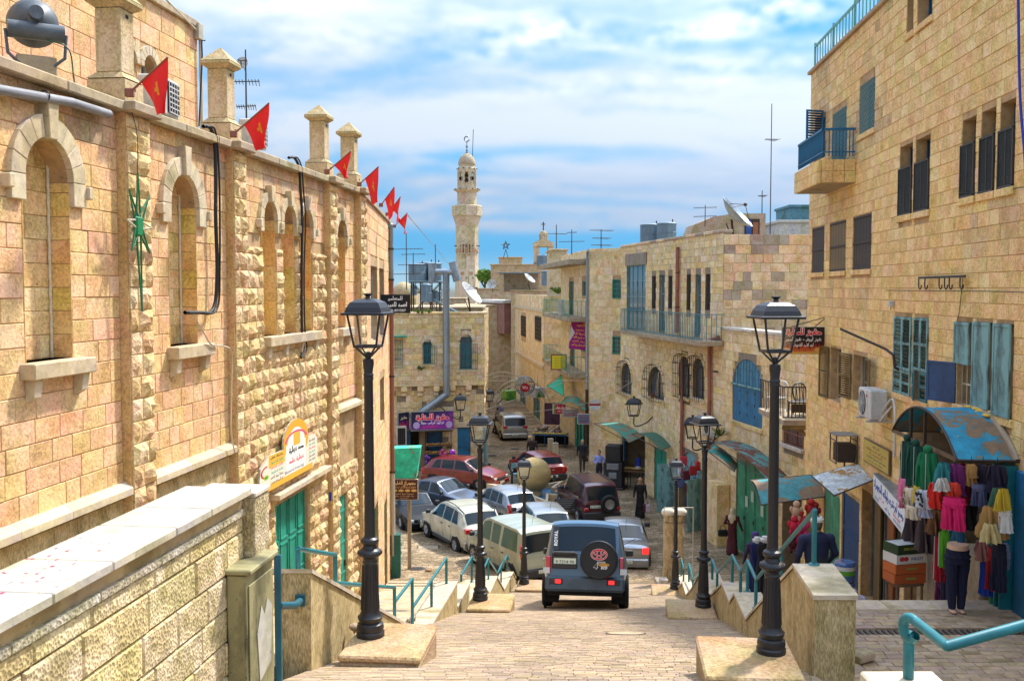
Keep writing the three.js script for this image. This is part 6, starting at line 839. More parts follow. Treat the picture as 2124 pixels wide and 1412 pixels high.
tankAt(865,548,583,36,60,'grey steel water tank at one end of the tall roof stand');tankAt(884,545,583,36,61,'grey steel water tank in the middle of the tall roof stand');tankAt(901,546,583,30,60.5,'grey steel water tank at the flue end of the tall roof stand');tankAt(884,590,626,22,59.5,'small grey water tank under the tall roof stand');tankAt(905,604,626,20,60.5,'squat grey water tank beside the solar panel');tankAt(858,592,612,14,62,'small grey water tank behind the stand legs');
{const t=thing('tank_stand','tall rusty steel stand carrying three water tanks on the bakery roof','stand',[atD(884,583,60.5).x,roofY-0.2,-60.5]),h=atD(884,584,60.5).y-roofY+0.2;gb().box(-1,0.95,h-0.08,h,-0.7,0.7).build('platform',M.iron,t);for(const x of[-0.85,-0.3,0.3,0.85])for(const z of[-0.6,0.6])gb().rod([x,0,z],[x,h-0.08,z],0.04).build('leg',M.brown,t);for(const z of[-0.6,0.6])gb().rod([-0.85,0.2,z],[0.85,h-0.1,z],0.025).rod([-0.85,h-0.1,z],[0.85,0.2,z],0.025).build('brace',M.brown,t);}
{const t=thing('solar_panel','tilted dark green solar heater panel on the bakery roof','solar panel',atD(935,640,58));const m=gb().box(-1.1,1.1,-0.05,0.03,-0.6,0.6,0.01).build('panel',M.glassBlue,t);m.rotation.z=-0.5;gb().rod([-0.8,-0.2,0.4],[-0.8,0.45,0.4],0.03).build('leg',M.iron,t);}
const dish=(px,py,d,r,rx,ry,label,ma=M.white)=>{const p=atD(px,py,d),t=thing('satellite_dish',label,'satellite dish',p);const q=gb(),P=[];for(let k=0;k<=8;k++){const x=k/8*r;P.push(new THREE.Vector2(Math.max(x,0.001),x*x/(2.6*r)));}for(let k=8;k>=0;k--){const x=k/8*r;P.push(new THREE.Vector2(Math.max(x,0.001),x*x/(2.6*r)-0.025));}const m=gb().add(new THREE.LatheGeometry(P,30)).build('reflector',ma,t);m.rotation.set(rx,0,ry,'ZXY');const fe=gb();for(let k=0;k<3;k++){const a=k*2.1;fe.rod([Math.cos(a)*r*0.9,r*0.32,Math.sin(a)*r*0.9],[0,r*0.85,0],0.014,0.014,5);}fe.ball([0,r*0.85,0],0.09*r);fe.build('feed_arm',M.iron,m);gb().rod([0,-r*0.1,-0.1],[r*0.2,-r*1.6,-0.2],0.055*r).rod([-r*0.25,-r*0.3,-0.1],[r*0.2,-r*1.4,-0.2],0.03*r).build('mount',M.brown,t);};
dish(971,613,56,0.78,0.25,-0.85,'large white satellite dish on the edge of the bakery roof');dish(1519,450,42,0.88,0.3,-0.78,'large grey satellite dish on the roof of the old house',M.galv);dish(1096,580,90,0.6,0.3,-0.7,'white satellite dish on the flat roof behind the pale block');dish(1020,589,88,0.42,1.4,0.2,'small round white satellite dish beside the tree');dish(503,131,22,0.13,1.3,0.4,'small satellite dish on the aerial mast behind the second pier');
// television aerials
const aerial=(px,y0,y1,d,bars,label)=>{const b=atD(px,y1,d),h=atD(px,y0,d).y-b.y,t=thing('tv_aerial',label,'aerial',b,rnd(-0.6,0.6),'roof aerials');gb().rod([0,-0.3,0],[0,h,0],0.022*Math.max(1,d/40),0.016*Math.max(1,d/40),6).build('mast',M.iron,t);for(const[f,l]of bars){const q=gb(),y=h*f,r=0.012*Math.max(1,d/40);q.rod([-l,y,0],[l,y+0.03,0],r,r,5);for(let k=-4;k<=4;k++)q.rod([k/4*l*0.95,y-0.02,-0.18-0.02*k],[k/4*l*0.95,y+0.02,0.18+0.02*k],r*0.6,r*0.6,4);q.build('boom',M.iron,t);}};
aerial(511,103,280,21,[[0.62,0.28],[0.33,0.2]],'tall television aerial behind the second pier');aerial(843,482,590,58,[[0.68,1],[0.2,0.8]],'tall television aerial beside the tanks on the bakery roof');aerial(857,524,560,58.5,[[0.9,0.7],[0.3,0.9]],'short television aerial against the tank stand');aerial(903,506,560,60,[],'bare mast rising above the tank stand');aerial(1154,466,560,80,[[0.8,0.9]],'tall aerial beside the bell tower');aerial(1186,476,518,62,[[0.85,0.3],[0.4,0.8]],'aerial at the near corner of the beige roof');aerial(1247,476,512,60,[[0.95,0.8],[0.5,0.6],[0.1,0.7]],'triple aerial on the beige roof');aerial(1598,215,480,46,[[0.72,0.35]],'very tall mast on the roof of the old house');aerial(1463,425,455,44,[[0.2,0.5],[0.8,0.5]],'aerial behind the grey dish');aerial(1581,395,440,48,[[0.75,0.2]],'short antenna on the roof hut');
tankAt(1349,466,505,42,50,'large grey water tank on the roof of the old house, beside the blue balcony window');tankAt(1383,463,502,40,49,'large grey water tank second along the roof of the old house');tankAt(1127,530,550,28,110,'pale water tank in front of the bell tower');tankAt(1138,562,592,30,84,'blue-grey water tank on the pale roof');tankAt(1160,574,600,14,78,'narrow white water tank on the pale roof',M.white);
{ // roofs between
const box=(x0,y0,x1,y1,d,dep,name,label,c,ma=M.stone)=>{const a=atD(x0,y1,d),b=atD(x1,y0,d),t=thing(name,label,'building',[(a.x+b.x)/2,0,-d]),w=(b.x-a.x)/2;gb(c).box(-w,w,0,b.y,-dep,0,0.02).build('wall',ma,t);gb(c).box(-w-0.1,w+0.1,b.y,b.y+0.15,-dep,0.1,0.02).build('parapet',ma,t);return[t,w,b.y];};
box(1035,535,1083,600,130,8,'far_house','square sandy rooftop block behind the flat roof',[0.56,0.45,0.28]);box(1018,550,1146,640,115,8,'far_house','low sandy house with a crenellated parapet',[0.5,0.4,0.26]);box(990,600,1175,700,112,6,'far_house','pale plaster house behind the pink clad bay',[0.5,0.42,0.3]);box(1060,604,1150,690,94,6,'far_house','flat-roofed pale house behind the pale block',[0.6,0.5,0.34]);box(800,640,1000,760,75,8,'far_house','stone house behind the bakery roof',[0.5,0.42,0.28]);box(815,605,862,700,90,6,'far_house','rubble wall and low dome behind the tanks',[0.5,0.42,0.26],M.rock);box(1615,462,1680,560,52,6,'far_house','white and blue roof shed behind the tall building',[0.55,0.58,0.58],M.slab);box(880,620,965,700,140,8,'far_house','distant low house at the foot of the minaret',[0.5,0.44,0.32]);box(940,635,1062,720,98,6,'far_house','stone house in front of the minaret foot',[0.52,0.43,0.28]);box(1140,520,1176,600,75,6,'far_house','narrow stair head beside the beige block',[0.6,0.52,0.36]);box(1640,430,1690,470,54,3,'far_house','blue sheet box on the roof shed',[0.1,0.26,0.34],M.slab);
{const t=thing('roof_shed','open rooftop shed with a dark interior and flat roof','shed',atD(1078,605,93)),s=93/FOC;gb().box(-45*s,42*s,38*s,40*s,-2,0.3).build('roof_sheet',M.tank,t);gb().box(-42*s,40*s,0,38*s,-2.2,-1.9).build('rear_wall',mat([0.42,0.36,0.27],0.95,{map:T.dirt}),t);for(const x of[-42,40])gb([0.55,0.44,0.3]).box(x*s,x*s+0.4,0,38*s,-0.3,0,0.02).build('pier',M.stone,t);}
{const t=thing('dome','low sandy dome behind the water tanks','dome',atD(837,607,88));gb([0.52,0.43,0.26]).lathe([[1.0,0],[0.95,0.35],[0.7,0.75],[0.3,0.98],[0.001,1.02]],[0,-0.05,0],20).build('shell',M.rock,t);gb([0.5,0.41,0.26]).lathe([[1.12,-0.5],[1.12,0]],[0,0,0],20).build('drum',M.rock,t);}
{const t=thing('star_ornament','wire star on a lattice mast on the far roof','ornament',atD(1049,535,128)),s=128/FOC,q=gb();for(let k=0;k<5;k++){const a=k*2.513+1.571,b=a+2.513;q.rod([Math.cos(a)*9*s,26*s+Math.sin(a)*9*s,0],[Math.cos(b)*9*s,26*s+Math.sin(b)*9*s,0],0.05,0.05,5);}q.build('star',M.iron,t);gb().rod([-0.3,0,0],[0,18*s,0],0.04).rod([0.3,0,0],[0,18*s,0],0.04).build('mast',M.iron,t);}
// tree beside the minaret
const t=thing('tree','small bright green tree beside the foot of the minaret','tree',atD(1004,600,118).setY(0)),cy=atD(1004,577,118).y,s=118/FOC;gb([0.2,0.14,0.08]).rod([0,0,0],[0.1,cy,0],0.25,0.12).rod([0,cy-1,0],[0.8,cy+0.5,0.2],0.1,0.05).rod([0,cy-1,0],[-0.8,cy+0.3,0],0.1,0.05).build('trunk',M.wood,t);const q=gb();for(let k=0;k<900;k++){const a=rnd(0,6.28),r=Math.cbrt(rnd())*19*s*(0.45+0.75*vn(a*3,1.5)),p=[Math.cos(a)*r,cy+rnd(-1,1)*13*s*Math.sqrt(1-Math.min(1,(r/(17*s))**2))+0.2,rnd(-1,1)],z=rnd(0.1,0.32);q.col=[0.14*rnd(0.6,1.4),0.26*rnd(0.7,1.3),0.03];q.tri(p,[p[0]+rnd(-z,z),p[1]+z,p[2]+rnd(-z,z)],[p[0]+z,p[1]+rnd(-z,z),p[2]+rnd(-z,z)]);}q.build('crown',mat(ONE,0.8,{vertexColors:true,side:THREE.DoubleSide}),t);
}
// ================= walls and rails of the ramp =================
function zigWall(label,off0,off1,prof2,cut,dirty){
const F=frame([off0+0.1*9,9],[off0+0.1*31.6,31.6]),t=thing('ramp_wall',label,'wall'),th=off1-off0;
for(let i=1;i<prof2.length;i++){
const[d0,y0]=prof2[i-1],[d1,y1]=prof2[i];if(d1-d0<0.01)continue;
const A=(o,d,y)=>SP(o,d,y).toArray(),q=gb([0.58,0.46,0.24]);q.uo=[rnd(0,3),rnd(0,3)];
const b0=GY(d0)-0.5,b1=GY(d1)-0.5,lo=Math.min(off0,off1),hi=Math.max(off0,off1);
q.quad(A(lo,d1,b1),A(lo,d0,b0),A(lo,d0,y0),A(lo,d1,y1)).quad(A(hi,d0,b0),A(hi,d1,b1),A(hi,d1,y1),A(hi,d0,y0)).quad(A(lo,d0,b0),A(hi,d0,b0),A(hi,d0,y0),A(lo,d0,y0)).quad(A(hi,d1,b1),A(lo,d1,b1),A(lo,d1,y1),A(hi,d1,y1));
q.build('wall_panel',M.scratch,t);
const n=Math.max(1,Math.round((d1-d0)/0.9)),h=0.045,e=0.02;
for(let k=0;k<n;k++){const f0=k/n,f1=(k+1)/n,a=lerp(d0,d1,f0)+(k?0.003:-0.012),b=lerp(d0,d1,f1)-(k<n-1?0.003:0.002),ya=lerp(y0,y1,f0),yb=lerp(y0,y1,f1),s=gb([0.66,0.57,0.43]);s.uo=[rnd(0,3),rnd(0,3)];const P=(o,d,y)=>A(o,d,y),L=lo-e,Rr=hi+e;s.quad(P(L,a,ya+h),P(Rr,a,ya+h),P(Rr,b,yb+h),P(L,b,yb+h)).quad(P(L,a,ya),P(Rr,a,ya),P(Rr,a,ya+h),P(L,a,ya+h)).quad(P(Rr,a,ya),P(Rr,b,yb),P(Rr,b,yb+h),P(Rr,a,ya+h)).quad(P(L,b,yb),P(L,a,ya),P(L,a,ya+h),P(L,b,yb+h)).quad(P(Rr,b,yb),P(L,b,yb),P(L,b,yb+h),P(Rr,b,yb+h));s.build('coping_slab',M.slab,t);}
}
return t;
}
zigWall('low sawtooth wall with sloping coping between the ramp and the steps by the long sandstone building',-3.36,-3.0,[[9.78,7.16],[13.95,5.22],[16,4.34],[19.2,4.22],[19.2,3.72],[20.9,3.7],[20.9,3.24],[22.7,3.2],[24.3,2.4],[25.95,2.34],[27.7,1.45],[30.3,1.2],[31.2,0.75]]);
zigWall('low sawtooth wall with a big pier end between the ramp and the clothes shop steps',1.97,2.36,[[9.3,7.04],[10.39,7.04],[13.94,5.26],[15.25,5.22],[15.84,4.9],[16.97,4.86],[19.1,3.96],[21.2,3.8],[23.2,2.86],[24.8,2.2],[26.1,2.13],[27.7,1.52],[29.6,1.3],[30.6,0.85]]);
function handrail(label,off,runs,posts,r=0.026){
const o=SP(off,runs[0][0][0],GY(runs[0][0][0])),t=thing('handrail',label,'handrail',o),L=(d,y)=>SP(off,d,y).sub(o);
for(const run of runs)gb().pipe(run.map(([d,y])=>L(d,y)),r,10).build('rail',M.teal,t);
for(const[d,y1,y0]of posts){const p=gb().rod(L(d,y0),L(d,y1),r,r,10).build('post',M.teal,t);gb().lathe([[0.001,0.03],[r*1.2,0.03],[r*2.3,0.012],[r*2.4,0]],L(d,y0).toArray(),14).build('flange',M.teal,p);}
}
handrail('teal pipe handrail stepping down the wall by the long sandstone building',-3.18,[[[9.95,7.36],[11.3,6.93],[11.3,6.5]],[[11.3,6.6],[14.4,5.6],[14.4,5.1]],[[14.4,5.38],[15.7,5.34],[15.7,4.45]],[[15.7,4.87],[19,4.77]],[[20.9,3.3],[20.9,3.88],[22.5,3.84],[24.8,2.95],[25.6,2.95],[27.7,1.95],[28.6,1.92],[30.3,1.75],[30.9,1.45]]],[[9.95,7.36,7.12],[12.7,6.15,5.85],[17.4,4.8,4.3],[19,4.77,4.25],[22.5,3.84,3.25],[24.8,2.95,2.4],[25.6,2.95,2.38],[27.7,1.95,1.5],[28.6,1.92,1.38],[30.3,1.75,1.22]]);
handrail('teal pipe handrail zigzagging down the wall beside the clothes shop steps',2.17,[[[10.34,7.67],[14.4,5.72],[15.3,5.75],[16.1,5.34],[17.2,5.32],[19.6,4.3],[20.55,4.32],[25.3,2.5],[26.6,2.53],[28.5,1.85],[29.4,1.9],[29.5,1.4]]],[[10.34,7.67,7.08],[12.34,6.72,6.1],[14.4,5.72,5.28],[15.3,5.75,5.25],[16.1,5.34,4.92],[17.2,5.32,4.82],[19.6,4.3,3.95],[20.55,4.32,3.85],[23,3.38,2.98],[25.3,2.5,2.18],[26.6,2.53,1.98],[28.5,1.85,1.45],[29.4,1.9,1.35]]);
{ // rail at the edge of view, by the camera
const t=thing('handrail','thick teal pipe handrail with a looped end on a pale coping beside the landing','handrail',atD(1885,1400,5.8)),o=t.position,L=(x,y,d)=>atD(x,y,d).sub(o);gb().pipe([L(1885,1405,5.8),L(1886,1310,5.8)],0.032,12).build('post',M.teal,t);gb().tube([L(1900,1318,5.75),L(1890,1326,5.78),L(1877,1312,5.8),L(1876,1288,5.8),L(1888,1281,5.75),L(1905,1292,5.68)],0.03,10,30).build('loop',M.teal,t);gb().pipe([L(1900,1289,5.7),L(1965,1340,5.3),L(2140,1292,5.35)],0.03,12).build('rail',M.teal,t);const w=thing('coping_block','pale stone coping block under the looped handrail','coping',L(0,0,1).set(o.x-0.15,o.y-0.02,o.z));gb([0.72,0.66,0.54]).box(-0.1,0.35,-1.6,0,-0.12,0.4,0.012).build('block',M.slab,w);}
{ // teal post and bracket rail at the head of the steps
const d=8.9,a=atD(575,1150,d),t=thing('gate_post','flat teal steel post with a bent rail fixed to the end of the sawtooth wall','post',[a.x,6,-d]);gb().box(-0.03,0.03,-0.8,a.y-6,-0.02,0.02,0.004).build('post',M.blueTeal=mat([0.008,0.12,0.17],0.45,{map:T.metal}),t);const L=(x,y,dd)=>atD(x,y,dd).sub(t.position);gb().pipe([L(578,1256,8.9),L(612,1255,9.3),L(622,1246,9.72)],0.035).build('rail',M.blueTeal,t);const p=L(622,1245,9.74);gb().box(p.x-0.05,p.x+0.05,p.y-0.06,p.y+0.06,p.z-0.02,p.z+0.012,0.004).build('wall_plate',M.blueTeal,t);}
// ================= lamp posts on stone plinths =================
{
const proto=thing('street_lamp','x','street lamp',[0,0,0],0,'black lamp posts along the ramp'),bk=M.black;
gb().lathe([[0.165,0],[0.165,0.05],[0.15,0.07],[0.16,0.1],[0.15,0.15],[0.125,0.17],[0.14,0.2],[0.148,0.235],[0.12,0.26],[0.108,0.3]],[0,0,0],24).build('base',bk,proto);
{const q=gb(),n=16;q.lathe([[0.108,0.3],[0.082,0.86]],[0,0,0],24);for(let k=0;k<n;k++){const a=k/n*6.283;q.rod([Math.cos(a)*0.106,0.32,Math.sin(a)*0.106],[Math.cos(a)*0.083,0.84,Math.sin(a)*0.083],0.008,0.007,5);}q.build('fluted_skirt',bk,proto);}
gb().lathe([[0.082,0.86],[0.09,0.88],[0.08,0.9],[0.085,0.93],[0.13,0.96],[0.14,0.99],[0.125,1.02],[0.09,1.04],[0.075,1.08],[0.1,1.1],[0.108,1.125],[0.1,1.15],[0.068,1.17],[0.062,1.2]],[0,0,0],24).build('collar',bk,proto);
{const q=gb();for(let k=0;k<20;k++){const a=k/20*6.283;q.ball([Math.cos(a)*0.132,0.99,Math.sin(a)*0.132],0.016,1,1.5,1,6);}q.build('beading',bk,proto);}
gb().lathe([[0.062,1.2],[0.052,3.0],[0.06,3.02],[0.055,3.04],[0.06,3.07],[0.05,3.09],[0.064,3.2],[0.06,3.25],[0.025,3.26]],[0,0,0],20).build('shaft',bk,proto);
{const q=gb();q.lathe([[0.03,3.25],[0.03,3.33],[0.001,3.34]],[0,0,0],10);for(let k=0;k<4;k++){const a=k*Math.PI/2+Math.PI/4;q.rod([Math.cos(a)*0.02,3.27,Math.sin(a)*0.02],[Math.cos(a)*0.17,3.4,Math.sin(a)*0.17],0.012);}q.build('fork',bk,proto);}
const la=new THREE.Group();la.name='lantern';proto.add(la);const fr=gb(),b0=0.13,b1=0.19,y0=3.4,y1=3.77;for(const sx of[-1,1])for(const sz of[-1,1])fr.rod([sx*b0,y0,sz*b0],[sx*b1,y1,sz*b1],0.013,0.013,6);for(const s of[-1,1]){fr.box(-b0,b0,y0-0.014,y0+0.014,s*b0-0.012,s*b0+0.012).box(s*b0-0.012,s*b0+0.012,y0-0.014,y0+0.014,-b0,b0);}fr.build('lantern_frame',bk,la);
const roof=gb(),pr=[[0.25,3.765],[0.25,3.785],[0.215,3.795],[0.2,3.845],[0.165,3.905],[0.1,3.94],[0.04,3.948]];for(let i=1;i<pr.length;i++)for(let k=0;k<4;k++){const c=(r,y,m)=>[[r,y,r],[-r,y,r],[-r,y,-r],[r,y,-r]][m%4];roof.quad(c(pr[i-1][0],pr[i-1][1],k+1),c(pr[i-1][0],pr[i-1][1],k),c(pr[i][0],pr[i][1],k),c(pr[i][0],pr[i][1],k+1));}roof.box(-0.248,0.248,3.76,3.766,-0.248,0.248);roof.build('hood',bk,la);gb().lathe([[0.045,3.94],[0.03,3.955],[0.025,3.975],[0.05,3.995],[0.055,4.005],[0.001,4.01]],[0,0,0],14).build('finial',bk,la);
for(let k=0;k<4;k++){const a=k*Math.PI/2,c=Math.cos(a),s=Math.sin(a),q=new GB(),rot=(x,y,z)=>[x*c+z*s,y,-x*s+z*c];q.quad(rot(-b0+0.014,y0+0.014,b0),rot(b0-0.014,y0+0.014,b0),rot(b1-0.014,y1-0.012,b1),rot(-b1+0.014,y1-0.012,b1));q.build('pane',M.pane,la);}
const slab=(c,tp,w,L,d,off,lab)=>{const t=thing('lamp_plinth',lab,'plinth',SP(off,d,tp),-SA),cc=tint([[0.42,0.31,0.18],[0.46,0.34,0.2]],0.08),h=0.19;const b=gb(cc());b.uo=[rnd(0,3),0];b.box(-w/2,w/2,-h-0.5,-0.07,-L/2,L/2,0.03).build('block',M.rock,t);const s=gb(cc());s.uo=[rnd(0,3),1];s.box(-w/2-0.01,w/2+0.01,-0.068,0,-L/2-0.01,L/2+0.01,0.02).build('top_slab',M.rock,t);};
const pos=[[768,1318,11.5,'black lamp post in front of the double green door, on a stone plinth'],[996,1243,21.4,'black lamp post beside the silver van'],[1087,1210,31.4,'black lamp post between the silver van and the blue off-roader'],[1600,1352,11.15,'black lamp post beside the big pier of the ramp wall, by the clothes shop'],[1459,1257,20.5,'black lamp post across the ramp from the silver van'],[1401,1220,30.6,'black lamp post beside the stone column in its frame']];
pos.forEach(([x,y,d,l],i)=>{for(let k=0;k<40;k++){const e=atD(x,y,d).y-GY(d-0.55)-0.15;d+=e*0.4;}const p=atD(x,y,d),hs=(atD(x,[608,855,950,614,855,950][i],d).y-p.y)/4.01;if(i)dup(proto,p,SA*0+(i*1.3%0.4)-0.2,l);else{proto.position.copy(p);proto.rotation.y=-0.14;proto.userData.label=l;}scene.children[scene.children.length-1].scale.setScalar(1);(i?scene.children[scene.children.length-1]:proto).scale.setScalar(hs);const rt=i>2,off=p.x-0.1*d+(rt?-0.24:0.24);slab(0,p.y+0.001,0.86,1.05,d-0.12,off,['pale stone plinth under the lamp post in front of the double green door','pale stone plinth under the lamp post beside the silver van','pale stone plinth under the lamp post behind the blue off-roader','dark stained stone plinth under the lamp post by the big pier','stone plinth under the lamp post across from the silver van','stone plinth beside the stone column in its frame'][i]);});
// wall lanterns on brackets
const wl=(px,py,d,turn,s,lab)=>{const t=thing('wall_lantern',lab,'wall lantern',atD(px,py,d),turn);const l=la.clone();l.position.y=-3.4*s;l.scale.setScalar(s);t.add(l);gb().tube([[0,-0.02,0],[0.05,-0.32*s,0],[0.4*s,-0.2*s,0],[0.75*s,0.12*s,0],[1.0*s,0.02*s,0]],0.03,7,30).build('bracket',M.black,t);};
wl(1315,862,47.5,-0.3,1.55,'black wall lantern on a bracket beside the grilled window of the old house');wl(1437,908,39,-0.2,1.5,'black wall lantern beside the blue arched shop');wl(955,850,53.3,Math.PI,1.5,'black wall lantern on a bracket above the blue bakery door');wl(1014,832,66,0.3,1.4,'small black lantern on the street side of the bakery house');
}
// ================= square: stone ball on a star basin =================
{
const c=onG(1108,1040),t=thing('star_fountain','star-shaped stone basin with blue lining round a stone ball','fountain',[c.x,0.0,c.z]);const d=-c.z,P=[],Q=[],n=8;for(let k=0;k<n*2;k++){const a=k/(n*2)*6.283+0.2,r=k%2?1.15:2.75;P.push([Math.cos(a)*r,Math.sin(a)*r]);Q.push([Math.cos(a)*r*0.84,Math.sin(a)*r*0.84]);}const up=(g)=>{g.rotation.x=-Math.PI/2;return g;};
const r1=gb([0.62,0.49,0.3]);r1.ext(P,0,0.5,0,[Q.slice().reverse()]);up(r1.build('basin_wall',M.slab,t));const lin=gb();lin.ext(Q,0.28,0.34,0);up(lin.build('blue_lining',paint([0.01,0.14,0.3],0.4),t));for(let k=0;k<n*2;k++){const a=P[k],b=P[(k+1)%(n*2)],e=Q[k],f=Q[(k+1)%(n*2)],q=gb([0.7,0.58,0.4]);q.ext([a,b,f,e],0.503,0.56,0);up(q.build('rim_slab',M.slab,t));}
const b=thing('stone_ball','large smooth beige stone ball standing in the star basin','ball',[c.x+0.0,0.3,c.z]);gb([0.55,0.42,0.2]).add(new THREE.SphereGeometry(0.8,40,28),M4([0,1.0,0])).build('ball',M.slab,b);gb([0.5,0.4,0.24]).lathe([[0.4,0],[0.32,0.3]],[0,0,0],20).build('foot',M.slab,b);
const st=gb([0.5,0.4,0.26]);st.lathe([[3.4,0],[3.4,0.14],[0.01,0.14]],[0,0,0],8);st.build('step',M.slab,t);
for(const[px,py,l]of[[1150,1020,'low black iron bollard behind the star basin'],[1293,1015,'x'],[1194,1040,'black iron bollard beside the maroon off-roader'],[1062,1010,'small black iron bollard beside the blue chair'],[1166,1088,'black iron bollard in front of the dark plaque']].filter((q)=>q[2]!=='x')){const q=thing('bollard',l,'bollard',onG(px,py),0,'iron bollards round the basin');gb().lathe([[0.09,0],[0.09,0.06],[0.06,0.1],[0.055,0.6],[0.08,0.64],[0.06,0.68],[0.075,0.75],[0.05,0.84],[0.001,0.87]],[0,0,0],14).build('post',M.black,q);}
{const q=thing('plaque','dark plaque on a short stand in front of the star basin','plaque',onG(1172,1082));const m=gb().box(-0.45,0.45,0.55,1.0,-0.02,0.02,0.006).build('plate',mat([0.04,0.04,0.045],0.4),q);gb().box(-0.03,0.03,0,0.56,-0.05,-0.02).build('stand',M.black,q);const f=new GB();for(let k=0;k<4;k++)f.box(-0.38,0.38-k*0.05,0.9-k*0.09,0.93-k*0.09,0.02,0.023);f.build('lettering',plain([0.25,0.25,0.25]),m);}
{const q=thing('metal_chair','light blue metal chair frame behind the stone ball','chair',onG(1073,1000),0.4),bl=M.skyblue,g2=gb();for(const x of[-0.24,0.24]){g2.rod([x,0,0.2],[x,0.45,0.2],0.02).rod([x,0,-0.2],[x,1.0,-0.25],0.02);}g2.build('legs_frame',bl,q);gb().box(-0.24,0.24,0.43,0.47,-0.2,0.2,0.01).build('seat',bl,q);gb().box(-0.24,0.24,0.7,0.98,-0.25,-0.22,0.01).build('backrest',bl,q);}
// stone bollards by the stall
for(const[px,py,l]of[[1142,940,'short square stone bollard nearer the fruit stall'],[1152,950,'short square stone bollard nearer the square']]){const q=thing('stone_bollard',l,'bollard',onG(px,py),0.2,'stone bollards by the fruit stall');gb([0.6,0.52,0.38]).box(-0.16,0.16,0,0.85,-0.16,0.16,0.03).build('shaft',M.slab,q);gb([0.62,0.54,0.4]).box(-0.17,0.17,0.853,0.92,-0.17,0.17,0.03).build('cap',M.slab,q);}
// stone column stump in a wire frame
{const p=onG(1412,1222),q=thing('stone_column','weathered twin stone column stump with a white top','column',[p.x,GY(31.6),-31.6]);const P2=(x,h,w)=>gb([0.6,0.47,0.28]).lathe(Array.from({length:12},(_,k)=>[w*(1+0.12*Math.sin(k*1.7+x*9)-0.012*k),k/11*h]),[x,0,0],12).build('shaft',M.scratch,q);P2(-0.14,2.2,0.2);P2(0.16,2.2,0.19);for(const x of[-0.18,0.2])gb([0.8,0.78,0.72]).ball([x,2.3,0],0.2,1.15,0.75,1,14).build('white_cap',M.slab,q);gb().add(new THREE.TorusGeometry(0.34,0.01,5,20),M4([0,2.0,0],Math.PI/2,0,0,[1,0.7,1])).build('wire_tie',M.iron,q);gb([0.6,0.52,0.4]).box(-0.55,0.5,-0.2,0.06,-0.4,0.4,0.02).build('base',M.slab,q);
const f=thing('display_stand','thin cream metal stand round the stone column','stand',[p.x,GY(31.2),-31.2]);gb().pipe([[-0.42,0,0.3],[-0.42,2.55,0.3],[0.5,2.55,0.3],[0.5,0,0.3]],0.016,6).build('frame',M.cream,f);gb([0.7,0.66,0.58]).box(-0.55,-0.3,0,0.3,0.2,0.5,0.02).build('foot_block',M.slab,f);}
// green sign kiosk at the end of the far wing
{const p=atD(845,960,33.5),q=thing('green_sign_box','bright green projecting sign box with a brown jewellery board below','sign',p),s=33.5/FOC;gb().ext([[-36*s,-32*s],[18*s,-32*s],[27*s,32*s],[-36*s,30*s]],-0.6,0,0).build('green_panel',mat(ONE,0.6,{map:T.rust([0.15,0.78,0.66],0.66)}),q);const b=board(q,'brown_board',58*s,44*s,0.08,print(400,310,(x,W2,H2)=>{x.fillStyle='#4a1e14';x.fillRect(0,0,W2,H2);arabic(x,'مجوهرات الخليج',W2/2,70,40,'#e8c890',{fit:340});text(x,'GULF JEWELLERY',W2/2,120,42,'#d8a878','bold italic','serif',350);x.fillStyle='#d8b060';for(let k=0;k<4;k++){x.beginPath();x.ellipse(55+k*97,170,42,20,0,0,7);x.fill();}x.beginPath();x.ellipse(200,92,20,10,0,0,7);x.fill();arabic(x,'بيع شراء تبديل تصليح',200,228,20,'#d8b890',{fit:280});arabic(x,'بيت لحم شارع بولس',200,262,18,'#d8b890',{fit:300});arabic(x,'تليفون',200,292,16,'#d8b890',{fit:140});}),M.cream,0.02);b.position.set(-7*s,-56*s,0.02);gb().rod([2*s,-78*s,-0.2],[2*s,-p.y+0.1,-0.2],0.07).build('pole',M.concrete,q);}
{const p=atD(820,630,30),q=thing('shop_sign','small black lawyer sign board with white Arabic writing','sign',p),s=30/FOC;board(q,'board',62*s,39*s,0.04,print(360,230,(x,W2,H2)=>{x.fillStyle='#101018';x.fillRect(0,0,W2,H2);arabic(x,'المحامي',180,62,34,'#f4f4f4',{fit:180,bold:0.24});arabic(x,'احمد العبيدي',180,145,40,'#f4f4f4',{fit:290,bold:0.26});text(x,'0598-451587',180,198,44,'#f4f4f4');}),M.iron,0.012);gb().rod([-31*s,0,-0.03],[-60*s,0,-0.03],0.02).build('arm',M.iron,q);}
}
